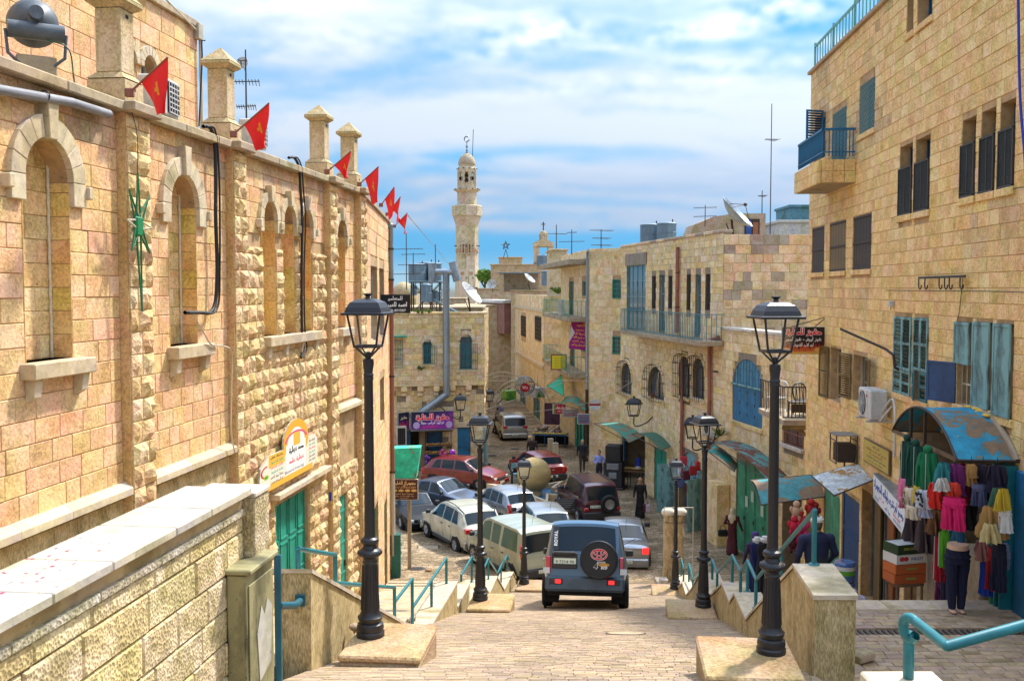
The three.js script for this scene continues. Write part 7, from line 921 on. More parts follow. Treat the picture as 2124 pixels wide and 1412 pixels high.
{ // street decoration: wire arches and a globe
const d=66,s=d/FOC,t=thing('street_arch','pair of wire decoration arches spanning the narrow street','arch',atD(1080,880,d));for(const[dx,dz]of[[0,0],[-40,-6]]){const q=gb(),o=V(dx*s,0,dz);for(const r of[66,56]){const P=[];for(let k=0;k<=20;k++){const a=k/20*Math.PI;P.push([o.x+Math.cos(a)*r*s*0.95,(25+Math.sin(a)*r*0.95)*s+0.2,o.z]);}q.tube(P,0.035,5,40);}q.build('arch_tube',M.cream,t);}gb().rod([-62*s,28*s,0],[-95*s,28*s,0],0.03).rod([-62*s,18*s,0],[-95*s,18*s,0],0.03).build('truss',M.cream,t);
const b=thing('wire_globe','wire globe decoration with a red round sign hanging over the street','ornament',atD(1089,800,d-0.5)),q=gb();for(let k=0;k<9;k++)q.add(new THREE.TorusGeometry(20*s,0.022,5,30),M4([0,0,0],0,k*Math.PI/9));for(const y of[-0.3,0,0.3])q.add(new THREE.TorusGeometry(Math.sqrt(0.41-y*y),0.022,5,30),M4([0,y,0],Math.PI/2));q.build('wire_cage',M.galv,b);gb().add(new THREE.CylinderGeometry(0.3,0.3,0.05,24),M4([0,-0.05,0.68],Math.PI/2)).build('red_disc',paint([0.45,0.01,0.03],0.5),b);{const f=new GB();f.quad([-0.22,-0.22,0.708],[0.22,-0.22,0.708],[0.22,0.12,0.708],[-0.22,0.12,0.708],[[0,0],[1,0],[1,1],[0,1]]);f.build('lettering',mat(ONE,0.6,{map:print(128,100,(x)=>{x.fillStyle='#b01020';x.fillRect(0,0,128,100);text(x,'Wz',64,50,70,'#f0e0e0','bold','serif');})}),b);}
for(const[x,y,l,c]of[[1055,818,'green and grey hanging advertising cube over the street',[0.12,0.3,0.05]],[1115,812,'grey and blue hanging advertising cube over the street',[0.4,0.42,0.46]]]){const k=thing('advertising_cube',l,'sign',atD(x,y,d+3),0.5);gb().box(-0.4,0.4,-0.4,0.3,-0.4,0.4,0.02).build('cube',mat(c,0.6),k);gb().ext([[-0.3,-0.35],[0.35,-0.35],[-0.1,0.2]],0.405,0.42,0).build('print',paint([0.06,0.35,0.04]),k);gb().rod([0,0.3,0],[0,1.2,0],0.01).build('wire',M.wire,k);}
// wires over the square
const w=(pts,label,r=0.012)=>{const q=gb();q.tube(pts.map(([x,y,dd])=>atD(x,y,dd)),r,4,40);single('overhead_wire',q,M.cream,label,'wire');};
w([[1000,852,56],[1150,800,58],[1300,752,50]],'pale overhead wire from the bakery house to the old house, upper of the two');w([[1000,865,56],[1200,840,56],[1420,720,42],[1480,690,40]],'pale overhead wire from the bakery house to the blue balcony');w([[815,800,52],[1000,790,56],[1300,790,52]],'thin pale wire crossing in front of the bakery windows',0.008);w([[846,447,33],[900,510,60],[960,580,100],[1000,615,150]],'dark wire slanting past the minaret',0.02);
}
// ================= vehicles =================
const CT={
suv:{st:[[0,0.98,1.03,0.93],[0.05,1.02,1.72,0.82],[0.1,1.04,1.8,0.8],[0.5,1.05,1.84,0.8],[0.6,1.04,1.79,0.8],[0.71,1.02,1.12,0.86],[0.97,0.97,1.0,0.86],[1,0.75,0.8,0.82]],win:[[0.07,0.24,0.09,0.24],[0.26,0.42,0.26,0.42],[0.44,0.66,0.44,0.59]],rw:[0.006,0.047],ws:[0.615,0.7],sill:0.42,wr:0.37},
van:{st:[[0,0.92,0.97,0.94],[0.05,0.96,1.7,0.86],[0.12,0.98,1.8,0.83],[0.58,0.96,1.8,0.83],[0.66,0.95,1.7,0.83],[0.85,0.92,1.04,0.86],[0.97,0.78,0.84,0.82],[1,0.62,0.66,0.78]],win:[[0.08,0.33,0.1,0.32],[0.37,0.5,0.37,0.5],[0.53,0.78,0.53,0.66]],rw:[0.004,0.046],ws:[0.675,0.835],sill:0.3,wr:0.32},
hatch:{st:[[0,0.84,0.9,0.9],[0.04,0.9,1.0,0.86],[0.13,0.93,1.38,0.78],[0.25,0.92,1.46,0.76],[0.5,0.9,1.49,0.76],[0.58,0.9,1.43,0.77],[0.77,0.89,0.98,0.85],[0.96,0.74,0.78,0.82],[1,0.6,0.64,0.76]],win:[[0.15,0.27,0.2,0.27],[0.29,0.45,0.29,0.45],[0.47,0.7,0.47,0.59]],rw:[0.045,0.125],ws:[0.595,0.755],sill:0.28,wr:0.31},
sedan:{st:[[0,0.82,0.86,0.88],[0.03,0.88,0.94,0.87],[0.15,0.91,0.99,0.85],[0.32,0.9,1.36,0.74],[0.42,0.9,1.43,0.73],[0.54,0.88,1.4,0.74],[0.7,0.86,0.95,0.85],[0.95,0.72,0.76,0.82],[1,0.58,0.61,0.76]],win:[[0.22,0.3,0.29,0.32],[0.32,0.46,0.34,0.46],[0.48,0.67,0.48,0.56]],rw:[0.16,0.31],ws:[0.55,0.69],sill:0.26,wr:0.31},
};
M.tyre=mat([0.012,0.012,0.013],0.9);M.rim=mat([0.42,0.43,0.44],0.35,{metalness:0.8});M.carGlass=phys([0.012,0.02,0.026],0.05,{specularIntensity:0.7});M.tail=phys([0.5,0.008,0.01],0.15,{clearcoat:1});M.tailOn=phys([0.6,0.01,0.01],0.2,{emissive:new THREE.Color(1,0.02,0.02),emissiveIntensity:0.6});M.lampGlass=phys([0.6,0.62,0.62],0.08,{clearcoat:1});M.trim=mat([0.03,0.03,0.033],0.6);M.amber=phys([0.6,0.18,0.01],0.2);
const plateTex=print(300,90,(x)=>{x.fillStyle='#d8e0d0';x.fillRect(0,0,300,90);x.strokeStyle='#2a5a3a';x.lineWidth=5;x.strokeRect(4,4,292,82);text(x,'9·7314·90',150,56,56,'#1e4a30','bold','sans-serif',270);});
const plateMat=mat(ONE,0.5,{map:plateTex});
function car(name,label,o){
const{type,L,W:Wd,H:Ht,px,py,turn=0,slope=0,col,at,glass=M.carGlass,front}=o,C=CT[type],ky=Ht/Math.max(...C.st.map((s)=>s[2])),t=new THREE.Group(),rear=at??onG(px,py);
t.name=numbered(name);scene.add(t);tag(t,label,o.cat??'car',o.group??'cars on the square');t.rotation.set(slope,turn,0,'YXZ');
const fw=V(0,0,-1).applyEuler(t.rotation);t.position.copy(front?rear.clone().addScaledVector(fw,-L/2):rear.clone().addScaledVector(fw,L/2));
if(!slope)t.position.y=GY(-t.position.z)+0.005;
const S=(f)=>{let i=1;while(i<C.st.length-1&&f>C.st[i][0])i++;const a=C.st[i-1],b=C.st[i],k=clamp((f-a[0])/(b[0]-a[0]));return{b:lerp(a[1],b[1],k)*ky,t:lerp(a[2],b[2],k)*ky,w:lerp(a[3],b[3],k)};};
const hw=(f)=>Wd/2*(1-0.13*Math.pow(Math.abs(f-0.5)*2,9)),Z=(f,y)=>L/2-f*L,sill=C.sill*ky;
const low=(f,k)=>{const s=S(f);return[hw(f)*(0.95+0.05*Math.sin(k*2.4)),lerp(sill,s.b,k)];},side=(f,k)=>{const s=S(f),e=Math.min(0.05,(s.t-s.b)*0.4);return[lerp(hw(f)*0.975,hw(f)*s.w,Math.pow(k,1.15)),lerp(s.b,s.t-e,k)];},topp=(f,g)=>{const s=S(f),e=Math.min(0.05,(s.t-s.b)*0.4);return[g*hw(f)*s.w,s.t-e*Math.pow(Math.abs(g),3)];};
const fs=new Set();for(let i=0;i<=40;i++)fs.add(i/40);C.st.forEach((s)=>fs.add(s[0]));[0.005,0.015,0.985,0.995].forEach((f)=>fs.add(f));const F2=[...fs].sort((a,b)=>a-b),half=(f)=>[...[0,0.2,0.45,0.7,0.9,1].map((k)=>low(f,k)),...[0.25,0.5,0.75,1].map((k)=>side(f,k)),...[0.8,0.55,0.25,0].map((g)=>topp(f,g))];
const P=[],idx=[],N=27;F2.forEach((f)=>{const h=half(f),row=[...h.map(([x,y])=>[x,y]),...h.slice(0,-1).reverse().map(([x,y])=>[-x,y])];row.forEach(([x,y])=>P.push(x,y,Z(f,y)));});
for(let i=0;i<F2.length-1;i++)for(let j=0;j<N-1;j++){const a=i*N+j,b=a+1,c=a+N,d=c+1;idx.push(a,b,c,b,d,c);}const cap=(i,flip)=>{const c0=P.length/3;let y=0;for(let j=0;j<N;j++)y+=P[(i*N+j)*3+1]/N;P.push(0,y,P[i*N*3+2]);for(let j=0;j<N-1;j++)flip?idx.push(c0,i*N+j+1,i*N+j):idx.push(c0,i*N+j,i*N+j+1);flip?idx.push(c0,i*N,i*N+N-1):idx.push(c0,i*N+N-1,i*N);};cap(0,true);cap(F2.length-1,false);
let g=new THREE.BufferGeometry();g.setAttribute('position',new THREE.Float32BufferAttribute(P,3));g.setAttribute('uv',new THREE.Float32BufferAttribute(P.map((_,i)=>i).slice(0,P.length/3).flatMap((i)=>[P[i*3+2],P[i*3+1]]),2));g.setIndex(idx);g=toCreasedNormals(g,0.75);const pm=phys(col,o.rough??0.3,{specularIntensity:o.spec??1,clearcoat:o.coat??0.8,clearcoatRoughness:0.12,metalness:o.metal??0.2,map:o.dusty?T.dirt:T.metal});put('body',g,pm,t);
const patch=(nm,fn,ma,nx=8,ny=4)=>{const q=new GB();for(let i=0;i<nx;i++)for(let j=0;j<ny;j++)q.quad(fn(i/nx,j/ny),fn((i+1)/nx,j/ny),fn((i+1)/nx,(j+1)/ny),fn(i/nx,(j+1)/ny));const m=put(nm,toCreasedNormals(q.geo(),1),ma,t);return m;};
for(const s of[-1,1])for(const[a0,a1,b0,b1]of C.win)patch('side_window',(u,v)=>{if(s<0)u=1-u;const k=lerp(0.1,0.9,v),f=lerp(lerp(a0,b0,v),lerp(a1,b1,v),u),[x,y]=side(f,k);return[s*(x+0.008),y,Z(f)];},glass);
patch('rear_window',(u,v)=>{const f=lerp(C.rw[0],C.rw[1],lerp(0.08,0.96,v)),[x,y]=topp(f,lerp(-0.9,0.9,u));return[x,y+0.004,Z(f)+0.012];},o.rearGlass??glass,10);patch('windscreen',(u,v)=>{const f=lerp(C.ws[1],C.ws[0],lerp(0.05,0.97,v)),[x,y]=topp(f,lerp(0.92,-0.92,u));return[x,y+0.006,Z(f)-0.01];},glass,10);
// wheels
const r=C.wr,wg=new THREE.LatheGeometry([[0.55*r,-0.1],[0.9*r,-0.11],[r,-0.08],[r,0.08],[0.9*r,0.11],[0.55*r,0.1]].map(([a,b])=>new THREE.Vector2(a,b)),26);
for(const f of o.axles??[0.18,0.81])for(const s of[-1,1]){const w=new THREE.Group();w.name='wheel';t.add(w);w.position.set(s*(Wd/2-0.1),r,Z(f));w.rotation.z=-s*Math.PI/2;put('tyre',wg,M.tyre,w);const q=gb();q.lathe([[0.001,0.07],[0.1*r,0.075],[0.14*r,0.05]],[0,0,0],14);for(let k=0;k<7;k++){const a=k/7*6.283;q.rod([Math.cos(a)*0.1*r,0.055,Math.sin(a)*0.1*r],[Math.cos(a)*0.52*r,0.085,Math.sin(a)*0.52*r],0.035,0.028,6);}q.lathe([[0.5*r,0.02],[0.5*r,0.09],[0.6*r,0.105],[0.6*r,0.02]],[0,0,0],26);q.build('rim',M.rim,w);gb().add(new THREE.CylinderGeometry(0.52*r,0.52*r,0.02,20),M4([0,0.0,0])).build('hub_back',M.tyre,w);const ar=gb().add(new THREE.CylinderGeometry(r+0.07,r+0.07,0.04,26),M4([s*(Wd/2-0.03),r+0.01,Z(f)],0,0,Math.PI/2));ar.build('wheel_arch',M.tyre,t);w.position.x=s*(Wd/2-0.075);}
gb().box(-Wd/2*0.9,Wd/2*0.9,sill-0.16*ky,sill+0.03,-L/2*0.94,L/2*0.94).build('underbody',M.tyre,t);
// bumpers, lamps, plates, mirrors, doors
const R=S(0.02),yb=sill+0.02,bm=o.bumper??pm,bw=Wd/2*0.93;gb().box(-bw,bw,yb-0.1,yb+0.22,L/2-0.22,L/2+0.06,0.05).build('rear_bumper',bm,t);gb().box(-bw,bw,yb-0.1,yb+0.18,-L/2-0.05,-L/2+0.22,0.05).build('front_bumper',bm,t);
const[ly0,ly1,lx]=o.lamps??[R.b-0.24,R.b-0.03,0.66];for(const s of[-1,1]){const a=s*Wd/2*lx,b=s*Wd/2*0.915;gb().box(Math.min(a,b),Math.max(a,b),ly0,ly1,L/2-0.2,L/2+0.02,0.02).build('tail_lamp',o.brake?M.tailOn:M.tail,t);gb().box(Math.min(s*Wd*0.27,s*Wd*0.43),Math.max(s*Wd*0.27,s*Wd*0.43),S(0.98).b-0.16,S(0.98).b-0.02,-L/2-0.015,-L/2+0.25,0.03).build('headlight',M.lampGlass,t);const mz=Z(C.ws[1]-0.035),my=S(C.ws[1]-0.03).b+0.1;gb().box(Math.min(s*Wd/2*0.98,s*(Wd/2+0.19)),Math.max(s*Wd/2*0.98,s*(Wd/2+0.19)),my-0.06,my+0.1,mz-0.06,mz+0.05,0.03).build('mirror',o.mirror??M.trim,t);for(const f of[0.3,0.47]){const[x,y]=low(f,0.82);gb().box(Math.min(s*x,s*(x+0.03)),Math.max(s*x,s*(x+0.03)),y-0.015,y+0.015,Z(f)-0.08,Z(f)+0.08,0.008).build('door_handle',M.trim,t);}const seam=gb();for(const f of[C.win[0][1]+0.01,C.win[1][1]+0.01,C.win[2][1]+0.02])seam.tube([0.05,0.3,0.6,0.97].map((k)=>{const[x,y]=low(f,k);return[s*(x+0.0005),y,Z(f)];}),0.004,4,8);seam.build('door_seam',M.tyre,t);gb().box(Math.min(s*Wd*0.46,s*Wd*0.497),Math.max(s*Wd*0.46,s*Wd*0.497),sill-0.1,sill+0.03,Z(0.68),Z(0.3),0.02).build('side_sill',o.bumper??M.trim,t);}
gb().box(-Wd*0.2,Wd*0.2,S(0.98).b-0.2,S(0.98).b-0.06,-L/2-0.03,-L/2+0.1,0.01).build('grille',M.trim,t);
const pq=(z,y,x0,dir,nm)=>{const q=new GB(),w=0.24,h=0.065;q.quad(...(dir>0?[[x0-w,y-h,z],[x0+w,y-h,z],[x0+w,y+h,z],[x0-w,y+h,z]]:[[x0+w,y-h,z],[x0-w,y-h,z],[x0-w,y+h,z],[x0+w,y+h,z]]),[[0,0],[1,0],[1,1],[0,1]]);q.build(nm,plateMat,t);};pq(L/2+(o.plate?.[2]??0.075),o.plate?.[1]??yb+0.12,o.plate?.[0]??0,1,'rear_plate');pq(-L/2-0.056,yb+0.06,0,-1,'front_plate');
if(o.rails)for(const s of[-1,1])gb().tube([0.12,0.3,0.5].map((f)=>{const[x,y]=topp(f,0.9);return[s*x,y+0.05,Z(f)];}),0.018,6,14).build('roof_rail',M.trim,t);
if(type!=='suv'){const q=gb();q.tube([[0.05,C.st[3][2]*ky-0.1,Z(0.2)],[0.05,C.st[3][2]*ky+0.1,Z(0.2)],[0.06,C.st[3][2]*ky+0.35,Z(0.16)]],0.006,4,6);q.build('aerial',M.trim,t);gb().rod([-0.1,R.b+0.08,L/2-0.04],[0.35,R.b+0.3,L/2-0.12],0.01,0.01,5).build('rear_wiper',M.trim,t);}
gb().box(-0.07,0.07,R.b-0.15,R.b-0.09,L/2-0.002,L/2+0.022,0.02).build('badge',M.rim,t);
t.userData.dim=undefined;delete t.userData.dim;return Object.assign({t,Z,S,ky,L,Wd,pm,sill},{});
}
function spare(c,x,y,r,cover){const w=new THREE.Group();w.name='spare_wheel';c.t.add(w);w.position.set(x,y,c.L/2+0.14);w.rotation.x=Math.PI/2;if(cover){gb().lathe([[r,-0.12],[r,0.06],[r*0.96,0.095],[r*0.9,0.1],[r*0.88,0.092],[0.001,0.092]],[0,0,0],36).build('cover',mat([0.008,0.008,0.01],0.45),w);const q=new GB(),s=r*0.86;q.quad([-s,0.096,s],[s,0.096,s],[s,0.096,-s],[-s,0.096,-s],[[0,0],[1,0],[1,1],[0,1]]);const map=print(512,512,(g,W2)=>{g.fillStyle='#0b0b0d';g.fillRect(0,0,W2,W2);g.lineWidth=16;const el=(cx,cy,a,b,c2,lw)=>{g.strokeStyle=c2;g.lineWidth=lw;g.beginPath();g.ellipse(cx,cy,a,b,0,0,7);g.stroke();};for(const[c2,k]of[['#f0e8e8',26],['#c8202c',17]]){el(256,175,118,76,c2,k);el(256,150,80,40,c2,k*0.8);el(256,178,34,70,c2,k*0.8);}text(g,'TOYOTA',290,292,34,'#f4f4f4');g.fillStyle='#b88a30';g.beginPath();g.ellipse(330,330,90,26,0,0,7);g.fill();text(g,'4',200,350,130,'#f4f4f4','bold italic');text(g,'4',200,350,104,'#15151a','bold italic');text(g,'WD',330,375,64,'#f4f4f4','bold italic');});const f=new GB();for(let k=0;k<40;k++){const a=k/40*6.2832,b=(k+1)/40*6.2832,e=r*0.86,u=(an)=>[0.5+Math.cos(an)/2,0.5+Math.sin(an)/2];f.tri([0,0.096,0],[Math.cos(a)*e,0.096,-Math.sin(a)*e],[Math.cos(b)*e,0.096,-Math.sin(b)*e],[[0.5,0.5],u(a),u(b)]);}f.build('printed_face',mat(ONE,0.45,{map}),w);}else{const q=gb();q.lathe([[0.5*r,-0.1],[0.92*r,-0.12],[r,-0.06],[r,0.06],[0.92*r,0.11],[0.56*r,0.1]],[0,0,0],30);q.build('tyre',M.tyre,w);gb().lathe([[0.001,0.03],[0.14*r,0.05],[0.2*r,0.02],[0.5*r,0.04],[0.57*r,0.1]],[0,0,0],24).build('rim',M.rim,w);}}
const dkGlass=M.carGlass;
{ // blue off-roader on the ramp
const d=20.35,p=V(0,0,0);p.copy(SP(-0.52,d,GY(d)+0.01));const c=car('off_roader','blue-grey off-roader with a black spare wheel cover driving down the ramp',{type:'suv',L:4.7,W:1.8,H:1.9,at:p,turn:-0.1,slope:-Math.atan(0.27),col:[0.06,0.15,0.25],metal:0.15,rough:0.35,bumper:mat([0.07,0.11,0.16],0.4,{map:T.metal}),lamps:[0.72,1.08,0.8],plate:[-0.42,0.98,0.06],group:undefined});c.t.userData.group=undefined;delete c.t.userData.group;
const L2=c.L/2,t=c.t;spare(c,0.3,1.02,0.4,true);gb().box(-0.7,-0.16,0.82,1.16,L2-0.02,L2+0.045,0.02).build('plate_recess',M.trim,t);gb().box(-0.66,-0.2,1.1,1.18,L2+0.03,L2+0.1,0.02).build('tailgate_handle',M.trim,t);for(const s of[-1,1]){gb().box(s>0?0.46:-0.74,s>0?0.74:-0.46,0.5,0.62,L2+0.04,L2+0.075,0.01).build('bumper_lamp',M.trim,t);gb().box(s>0?0.5:-0.62,s>0?0.62:-0.5,0.52,0.6,L2+0.07,L2+0.085,0.01).build('brake_light',M.tailOn,t);gb().box(s*0.81-0.07,s*0.81+0.07,0.72,0.84,L2+0.02,L2+0.03).build('indicator',M.lampGlass,t);gb().box(s*0.72-0.16,s*0.72+0.16,0.1,0.42,L2-0.55,L2-0.52,0.01).build('mud_flap',M.tyre,t);}
{const q=new GB();const f=(u,v)=>[-0.68+u*0.12,1.2+v*0.5,L2-0.02-v*0.2+0.03];q.quad(f(0,0),f(1,0),f(1,1),f(0,1),[[0,0],[1,0],[1,1],[0,1]]);q.build('window_lettering',mat(ONE,0.5,{map:print(60,240,(x)=>{x.fillStyle='#0c1216';x.fillRect(0,0,60,240);x.save();x.translate(30,120);x.rotate(-Math.PI/2);text(x,'ROYAL',0,0,50,'#e8ecec');x.restore();})}),t);const e=new GB();e.quad([-0.68,1.05+0.14,L2+0.028],[-0.2,1.05+0.14,L2+0.028],[-0.2,1.25,L2+0.006],[-0.68,1.25,L2+0.006]);}
}
spare(car('off_roader','maroon off-roader with a bare spare wheel parked by the star basin',{type:'suv',L:4.5,W:1.72,H:1.87,px:1250,py:1092,turn:0.22,col:[0.09,0.012,0.03],rails:true,lamps:[0.72,0.86,0.72],plate:[-0.32,0.9,0.03],bumper:M.trim}),0.24,1.02,0.37,false);
car('van','silver-beige van with tinted windows parked at the foot of the ramp',{type:'van',cat:'van',L:4.2,W:1.76,H:1.82,px:1128,py:1203,turn:0.5,col:[0.42,0.48,0.39],rough:0.4,lamps:[0.85,1.35,0.84],bumper:M.trim,rearGlass:M.carGlass,glass:phys([0.02,0.1,0.085],0.05)});
car('crossover_car','white crossover car with dark rear window beside the silver van',{type:'hatch',L:4.41,W:1.82,H:1.68,px:1008,py:1146,turn:0.48,col:[0.6,0.6,0.48],metal:0,rails:true,lamps:[0.86,1.04,0.6]});
car('hatchback','silver hatchback with tall red tail lamps behind the white crossover',{type:'hatch',L:3.7,W:1.66,H:1.52,px:1089,py:1094,turn:0.5,col:[0.4,0.43,0.47],metal:0.5,lamps:[0.62,1.05,0.76]});
car('sedan','pale silver car between the hatchback and the blue off-roader',{type:'hatch',L:4.0,W:1.68,H:1.42,px:1150,py:1136,turn:0.22,col:[0.42,0.46,0.48],metal:0.5});
car('sedan','silver sedan with lit red tail lamps ahead of the blue off-roader',{type:'sedan',L:4.48,W:1.735,H:1.45,px:1298,py:1181,turn:-0.06,col:[0.36,0.38,0.4],metal:0.6,brake:true,lamps:[0.66,0.88,0.66]});
car('coupe','black coupe facing up the square beside the far wing',{type:'sedan',L:4.2,W:1.68,H:1.3,px:882,py:1102,turn:Math.PI+0.36,front:true,col:[0.006,0.008,0.014],metal:0,coat:0.06,rough:0.4,spec:0.4});
car('sedan','grey-blue sedan parked behind the black coupe',{type:'sedan',L:4.5,W:1.74,H:1.45,px:1000,py:1070,turn:Math.PI+0.95,front:true,col:[0.13,0.17,0.24],metal:0.5});
car('hatchback','orange-red hatchback parked in front of the bakery',{type:'hatch',L:4.2,W:1.75,H:1.48,px:1040,py:1014,turn:Math.PI+1.12,front:true,col:[0.24,0.012,0.008],metal:0});
car('hatchback','deep red hatchback parked behind the stone ball',{type:'hatch',L:4.0,W:1.72,H:1.45,px:1148,py:1004,turn:0.42,col:[0.36,0.008,0.012],metal:0,bumper:M.trim});
car('people_carrier','silver people carrier driving away up the narrow street',{type:'van',L:4.4,W:1.79,H:1.66,px:1069,py:915,turn:0.14,col:[0.45,0.44,0.42],metal:0.4,lamps:[0.85,1.02,0.58]});
// ================= people: one continuous skin meshed from joined tapered bones =================
const PM=mat(ONE,0.8,{vertexColors:true,bumpMap:T.cloth,bumpScale:0.0015});
function flesh(bones,k=0.035,res=76,size=1.96){
const mc=new MarchingCubes(res,PM,false,false,60000),h=size/2,n=res,f=mc.field;mc.isolation=0;f.fill(-0.5);
for(let z=1;z<n-1;z++)for(let y=1;y<n-1;y++)for(let x=1;x<n-1;x++){
const X=(x-n/2)/(n/2)*h,Y=(y-n/2)/(n/2)*h+h-0.06,Z=(z-n/2)/(n/2)*h;if(Math.abs(Z)>0.42||Math.abs(X)>0.48)continue;let d=9;
for(const b of bones){const[a,c,ra,rb,sx=1,sz=1]=b,vx=c[0]-a[0],vy=c[1]-a[1],vz=c[2]-a[2],px=X-a[0],py=Y-a[1],pz=Z-a[2],l=vx*vx+vy*vy+vz*vz||1e-6,t=clamp((px*vx+py*vy+pz*vz)/l),q=Math.hypot((px-vx*t)/sx,py-vy*t,(pz-vz*t)/sz)-lerp(ra,rb,t);const hh=clamp(0.5+0.5*(d-q)/k);d=lerp(d,q,hh)-k*hh*(1-hh);}
f[z*n*n+y*n+x]=-d;
}
mc.update();const c=mc.count,P=mc.positionArray,N=mc.normalArray,g=new GB(),near=(p)=>{let bd=9,r;for(const b of bones){const[a,e,ra,rb,sx=1,sz=1]=b,vx=e[0]-a[0],vy=e[1]-a[1],vz=e[2]-a[2],px=p[0]-a[0],py=p[1]-a[1],pz=p[2]-a[2],l=vx*vx+vy*vy+vz*vz||1e-6,t=clamp((px*vx+py*vy+pz*vz)/l),q=Math.hypot((px-vx*t)/sx,py-vy*t,(pz-vz*t)/sz)-lerp(ra,rb,t);if(q<bd){bd=q;r=b[6];}}return r;};
for(let i=0;i<c;i++){const p=[P[i*3]*h,P[i*3+1]*h+h-0.06,P[i*3+2]*h];g.col=near(p);const l=Math.hypot(N[i*3],N[i*3+1],N[i*3+2])||1;g.vert(p,[N[i*3]/l,N[i*3+1]/l,N[i*3+2]/l],[p[0],p[1]]);}
return g;
}
// faces -z (away from the camera) at turn 0; o: colours and pose
const SK=[0.42,0.23,0.14];
function person(label,pos,turn,o){
const{top=[0.1,0.1,0.1],legs=[0.03,0.03,0.04],skin=SK,hair=[0.02,0.015,0.01],shoe=[0.02,0.02,0.02],dress=false,veil,stride=0.18,s=1,armL=[-0.05,0.05],armR=[0.05,0.05],wide=1,lean=0}=o,B=[],W2=0.19*wide;
const hipY=0.92,shY=1.42,neck=[0,1.5,lean*-1],head=[0,1.63,-0.015+lean*-1.2];
B.push([[0,hipY,0],[0,1.2,lean*-0.4],0.13*wide,0.135*wide,1.15,0.8,dress?top:legs],[[0,1.15,lean*-0.4],[0,1.36,lean*-0.8],0.135*wide,0.14*wide,1.2,0.8,top],[[-W2,shY-0.02,lean*-0.9],[W2,shY-0.02,lean*-0.9],0.075,0.075,1,1,top],[[0,1.4,lean*-0.9],neck,0.06,0.055,1,1,skin]);
B.push([[0,1.58,head[2]],[0,1.66,head[2]],0.078,0.09,0.9,1.08,skin],[[0,1.57,head[2]-0.075],[0,1.63,head[2]-0.098],0.012,0.008,1,1,skin]);
if(veil)B.push([[0,1.66,head[2]+0.015],[0,1.58,head[2]+0.03],0.108,0.1,0.95,1.05,veil],[[0,1.52,0.02],[0,1.4,0.03],0.1,0.14,1.15,0.8,veil],[[0,1.42,0.08],[0,1.25,0.11],0.09,0.05,1.2,0.5,veil]);else B.push([[0,1.69,head[2]+0.02],[0,1.63,head[2]+0.045],0.088,0.075,0.95,1,hair],[[-0.088,1.62,head[2]],[-0.088,1.64,head[2]],0.016,0.018,0.6,1,skin],[[0.088,1.62,head[2]],[0.088,1.64,head[2]],0.016,0.018,0.6,1,skin]);
const hands=[];
for(const sd of[-1,1]){
const A=sd<0?armL:armR,sh=[sd*W2,shY-0.02,lean*-0.9],el=A.el??[sd*(W2+0.07),1.14,A[0]],ha=A.ha??[sd*(W2+0.09),0.88,A[1]*-1-0.06];B.push([sh,el,0.058*wide,0.046*wide,1,1,top],[el,ha,0.046,0.034,1,1,A.bare?skin:top]);const d=V(...ha).sub(V(...el)).normalize(),e=V(...ha).addScaledVector(d,0.05);B.push([ha,e.toArray(),0.034,0.036,0.8,1.1,skin]);hands.push([e,d,sd]);
if(!dress){const fz=sd*stride,kn=[sd*0.1,0.5,-fz*0.6-0.04],an=[sd*0.1,0.09,-fz+(fz<0?0.06:0)];B.push([[sd*0.085,hipY-0.03,0],kn,0.095*wide,0.068,1,1,legs],[kn,an,0.068,0.048,1,1,legs],[[an[0],0.045,an[2]+0.05],[an[0],0.035,an[2]-0.15],0.045,0.038,0.95,1,shoe]);}else B.push([[sd*0.1,0.045,-sd*stride],[sd*0.1,0.04,-sd*stride-0.13],0.045,0.035,1,1,shoe]);
}
if(dress)B.push([[0,hipY,0.01],[0,0.5,0.0],0.15,0.17,1.05,0.85,dress],[[0,0.5,0],[0.02,0.12,stride*0.4],0.17,0.2,1.1,0.95,dress],[[0.0,0.45,0],[-0.03,0.12,-stride*0.4],0.15,0.18,1.05,0.85,dress],...(o.folds?[[[0.1,0.8,0.1],[0.16,0.12,0.13],0.04,0.06,1,1,dress]]:[]));
const g=flesh(B);for(const[e,d,sd]of hands){g.col=skin;for(let k=0;k<4;k++){const o2=V(0.004*sd,0,-0.026+k*0.017),a=e.clone().add(o2),b=a.clone().addScaledVector(d,0.055-Math.abs(k-1.3)*0.006),c=b.clone().addScaledVector(d,0.03).add(V(-0.014*sd,0,0));g.rod(a,b,0.009,0.008,6).rod(b,c,0.008,0.006,6);}g.rod(e.clone().add(V(0,0.02,-0.03)),e.clone().addScaledVector(d,0.03).add(V(-0.01*sd,0,-0.055)),0.01,0.008,6);}
g.col=[0.02,0.015,0.012];for(const x of[-0.03,0.03])g.ball([x,1.635,head[2]-0.084],0.01,1.2,0.7,0.6,6);g.col=[0.3,0.1,0.08];g.ball([0,1.565,head[2]-0.074],0.016,1.3,0.35,0.6,6);
const m=g.build('person',PM);m.position.copy(pos);m.rotation.y=turn;m.scale.setScalar(s);tag(m,label,'person');return m;
}
const maroon=[0.07,0.006,0.014],navy=[0.008,0.014,0.05],blk=[0.008,0.008,0.01];
person('person in a long maroon dress and cream headscarf walking past the green doors',onG(1519,1149),-0.5,{top:maroon,dress:maroon,veil:[0.62,0.52,0.36],stride:0.24,s:0.98,armR:{el:[0.3,1.14,0.02],ha:[0.36,0.92,-0.06]},armL:{el:[-0.28,1.16,0.06],ha:[-0.26,1.12,-0.15]},folds:1});
person('person in a long black dress and tan headscarf carrying bags across the square',onG(1328,1073),2.9,{top:blk,dress:blk,veil:[0.38,0.2,0.1],stride:0.16});
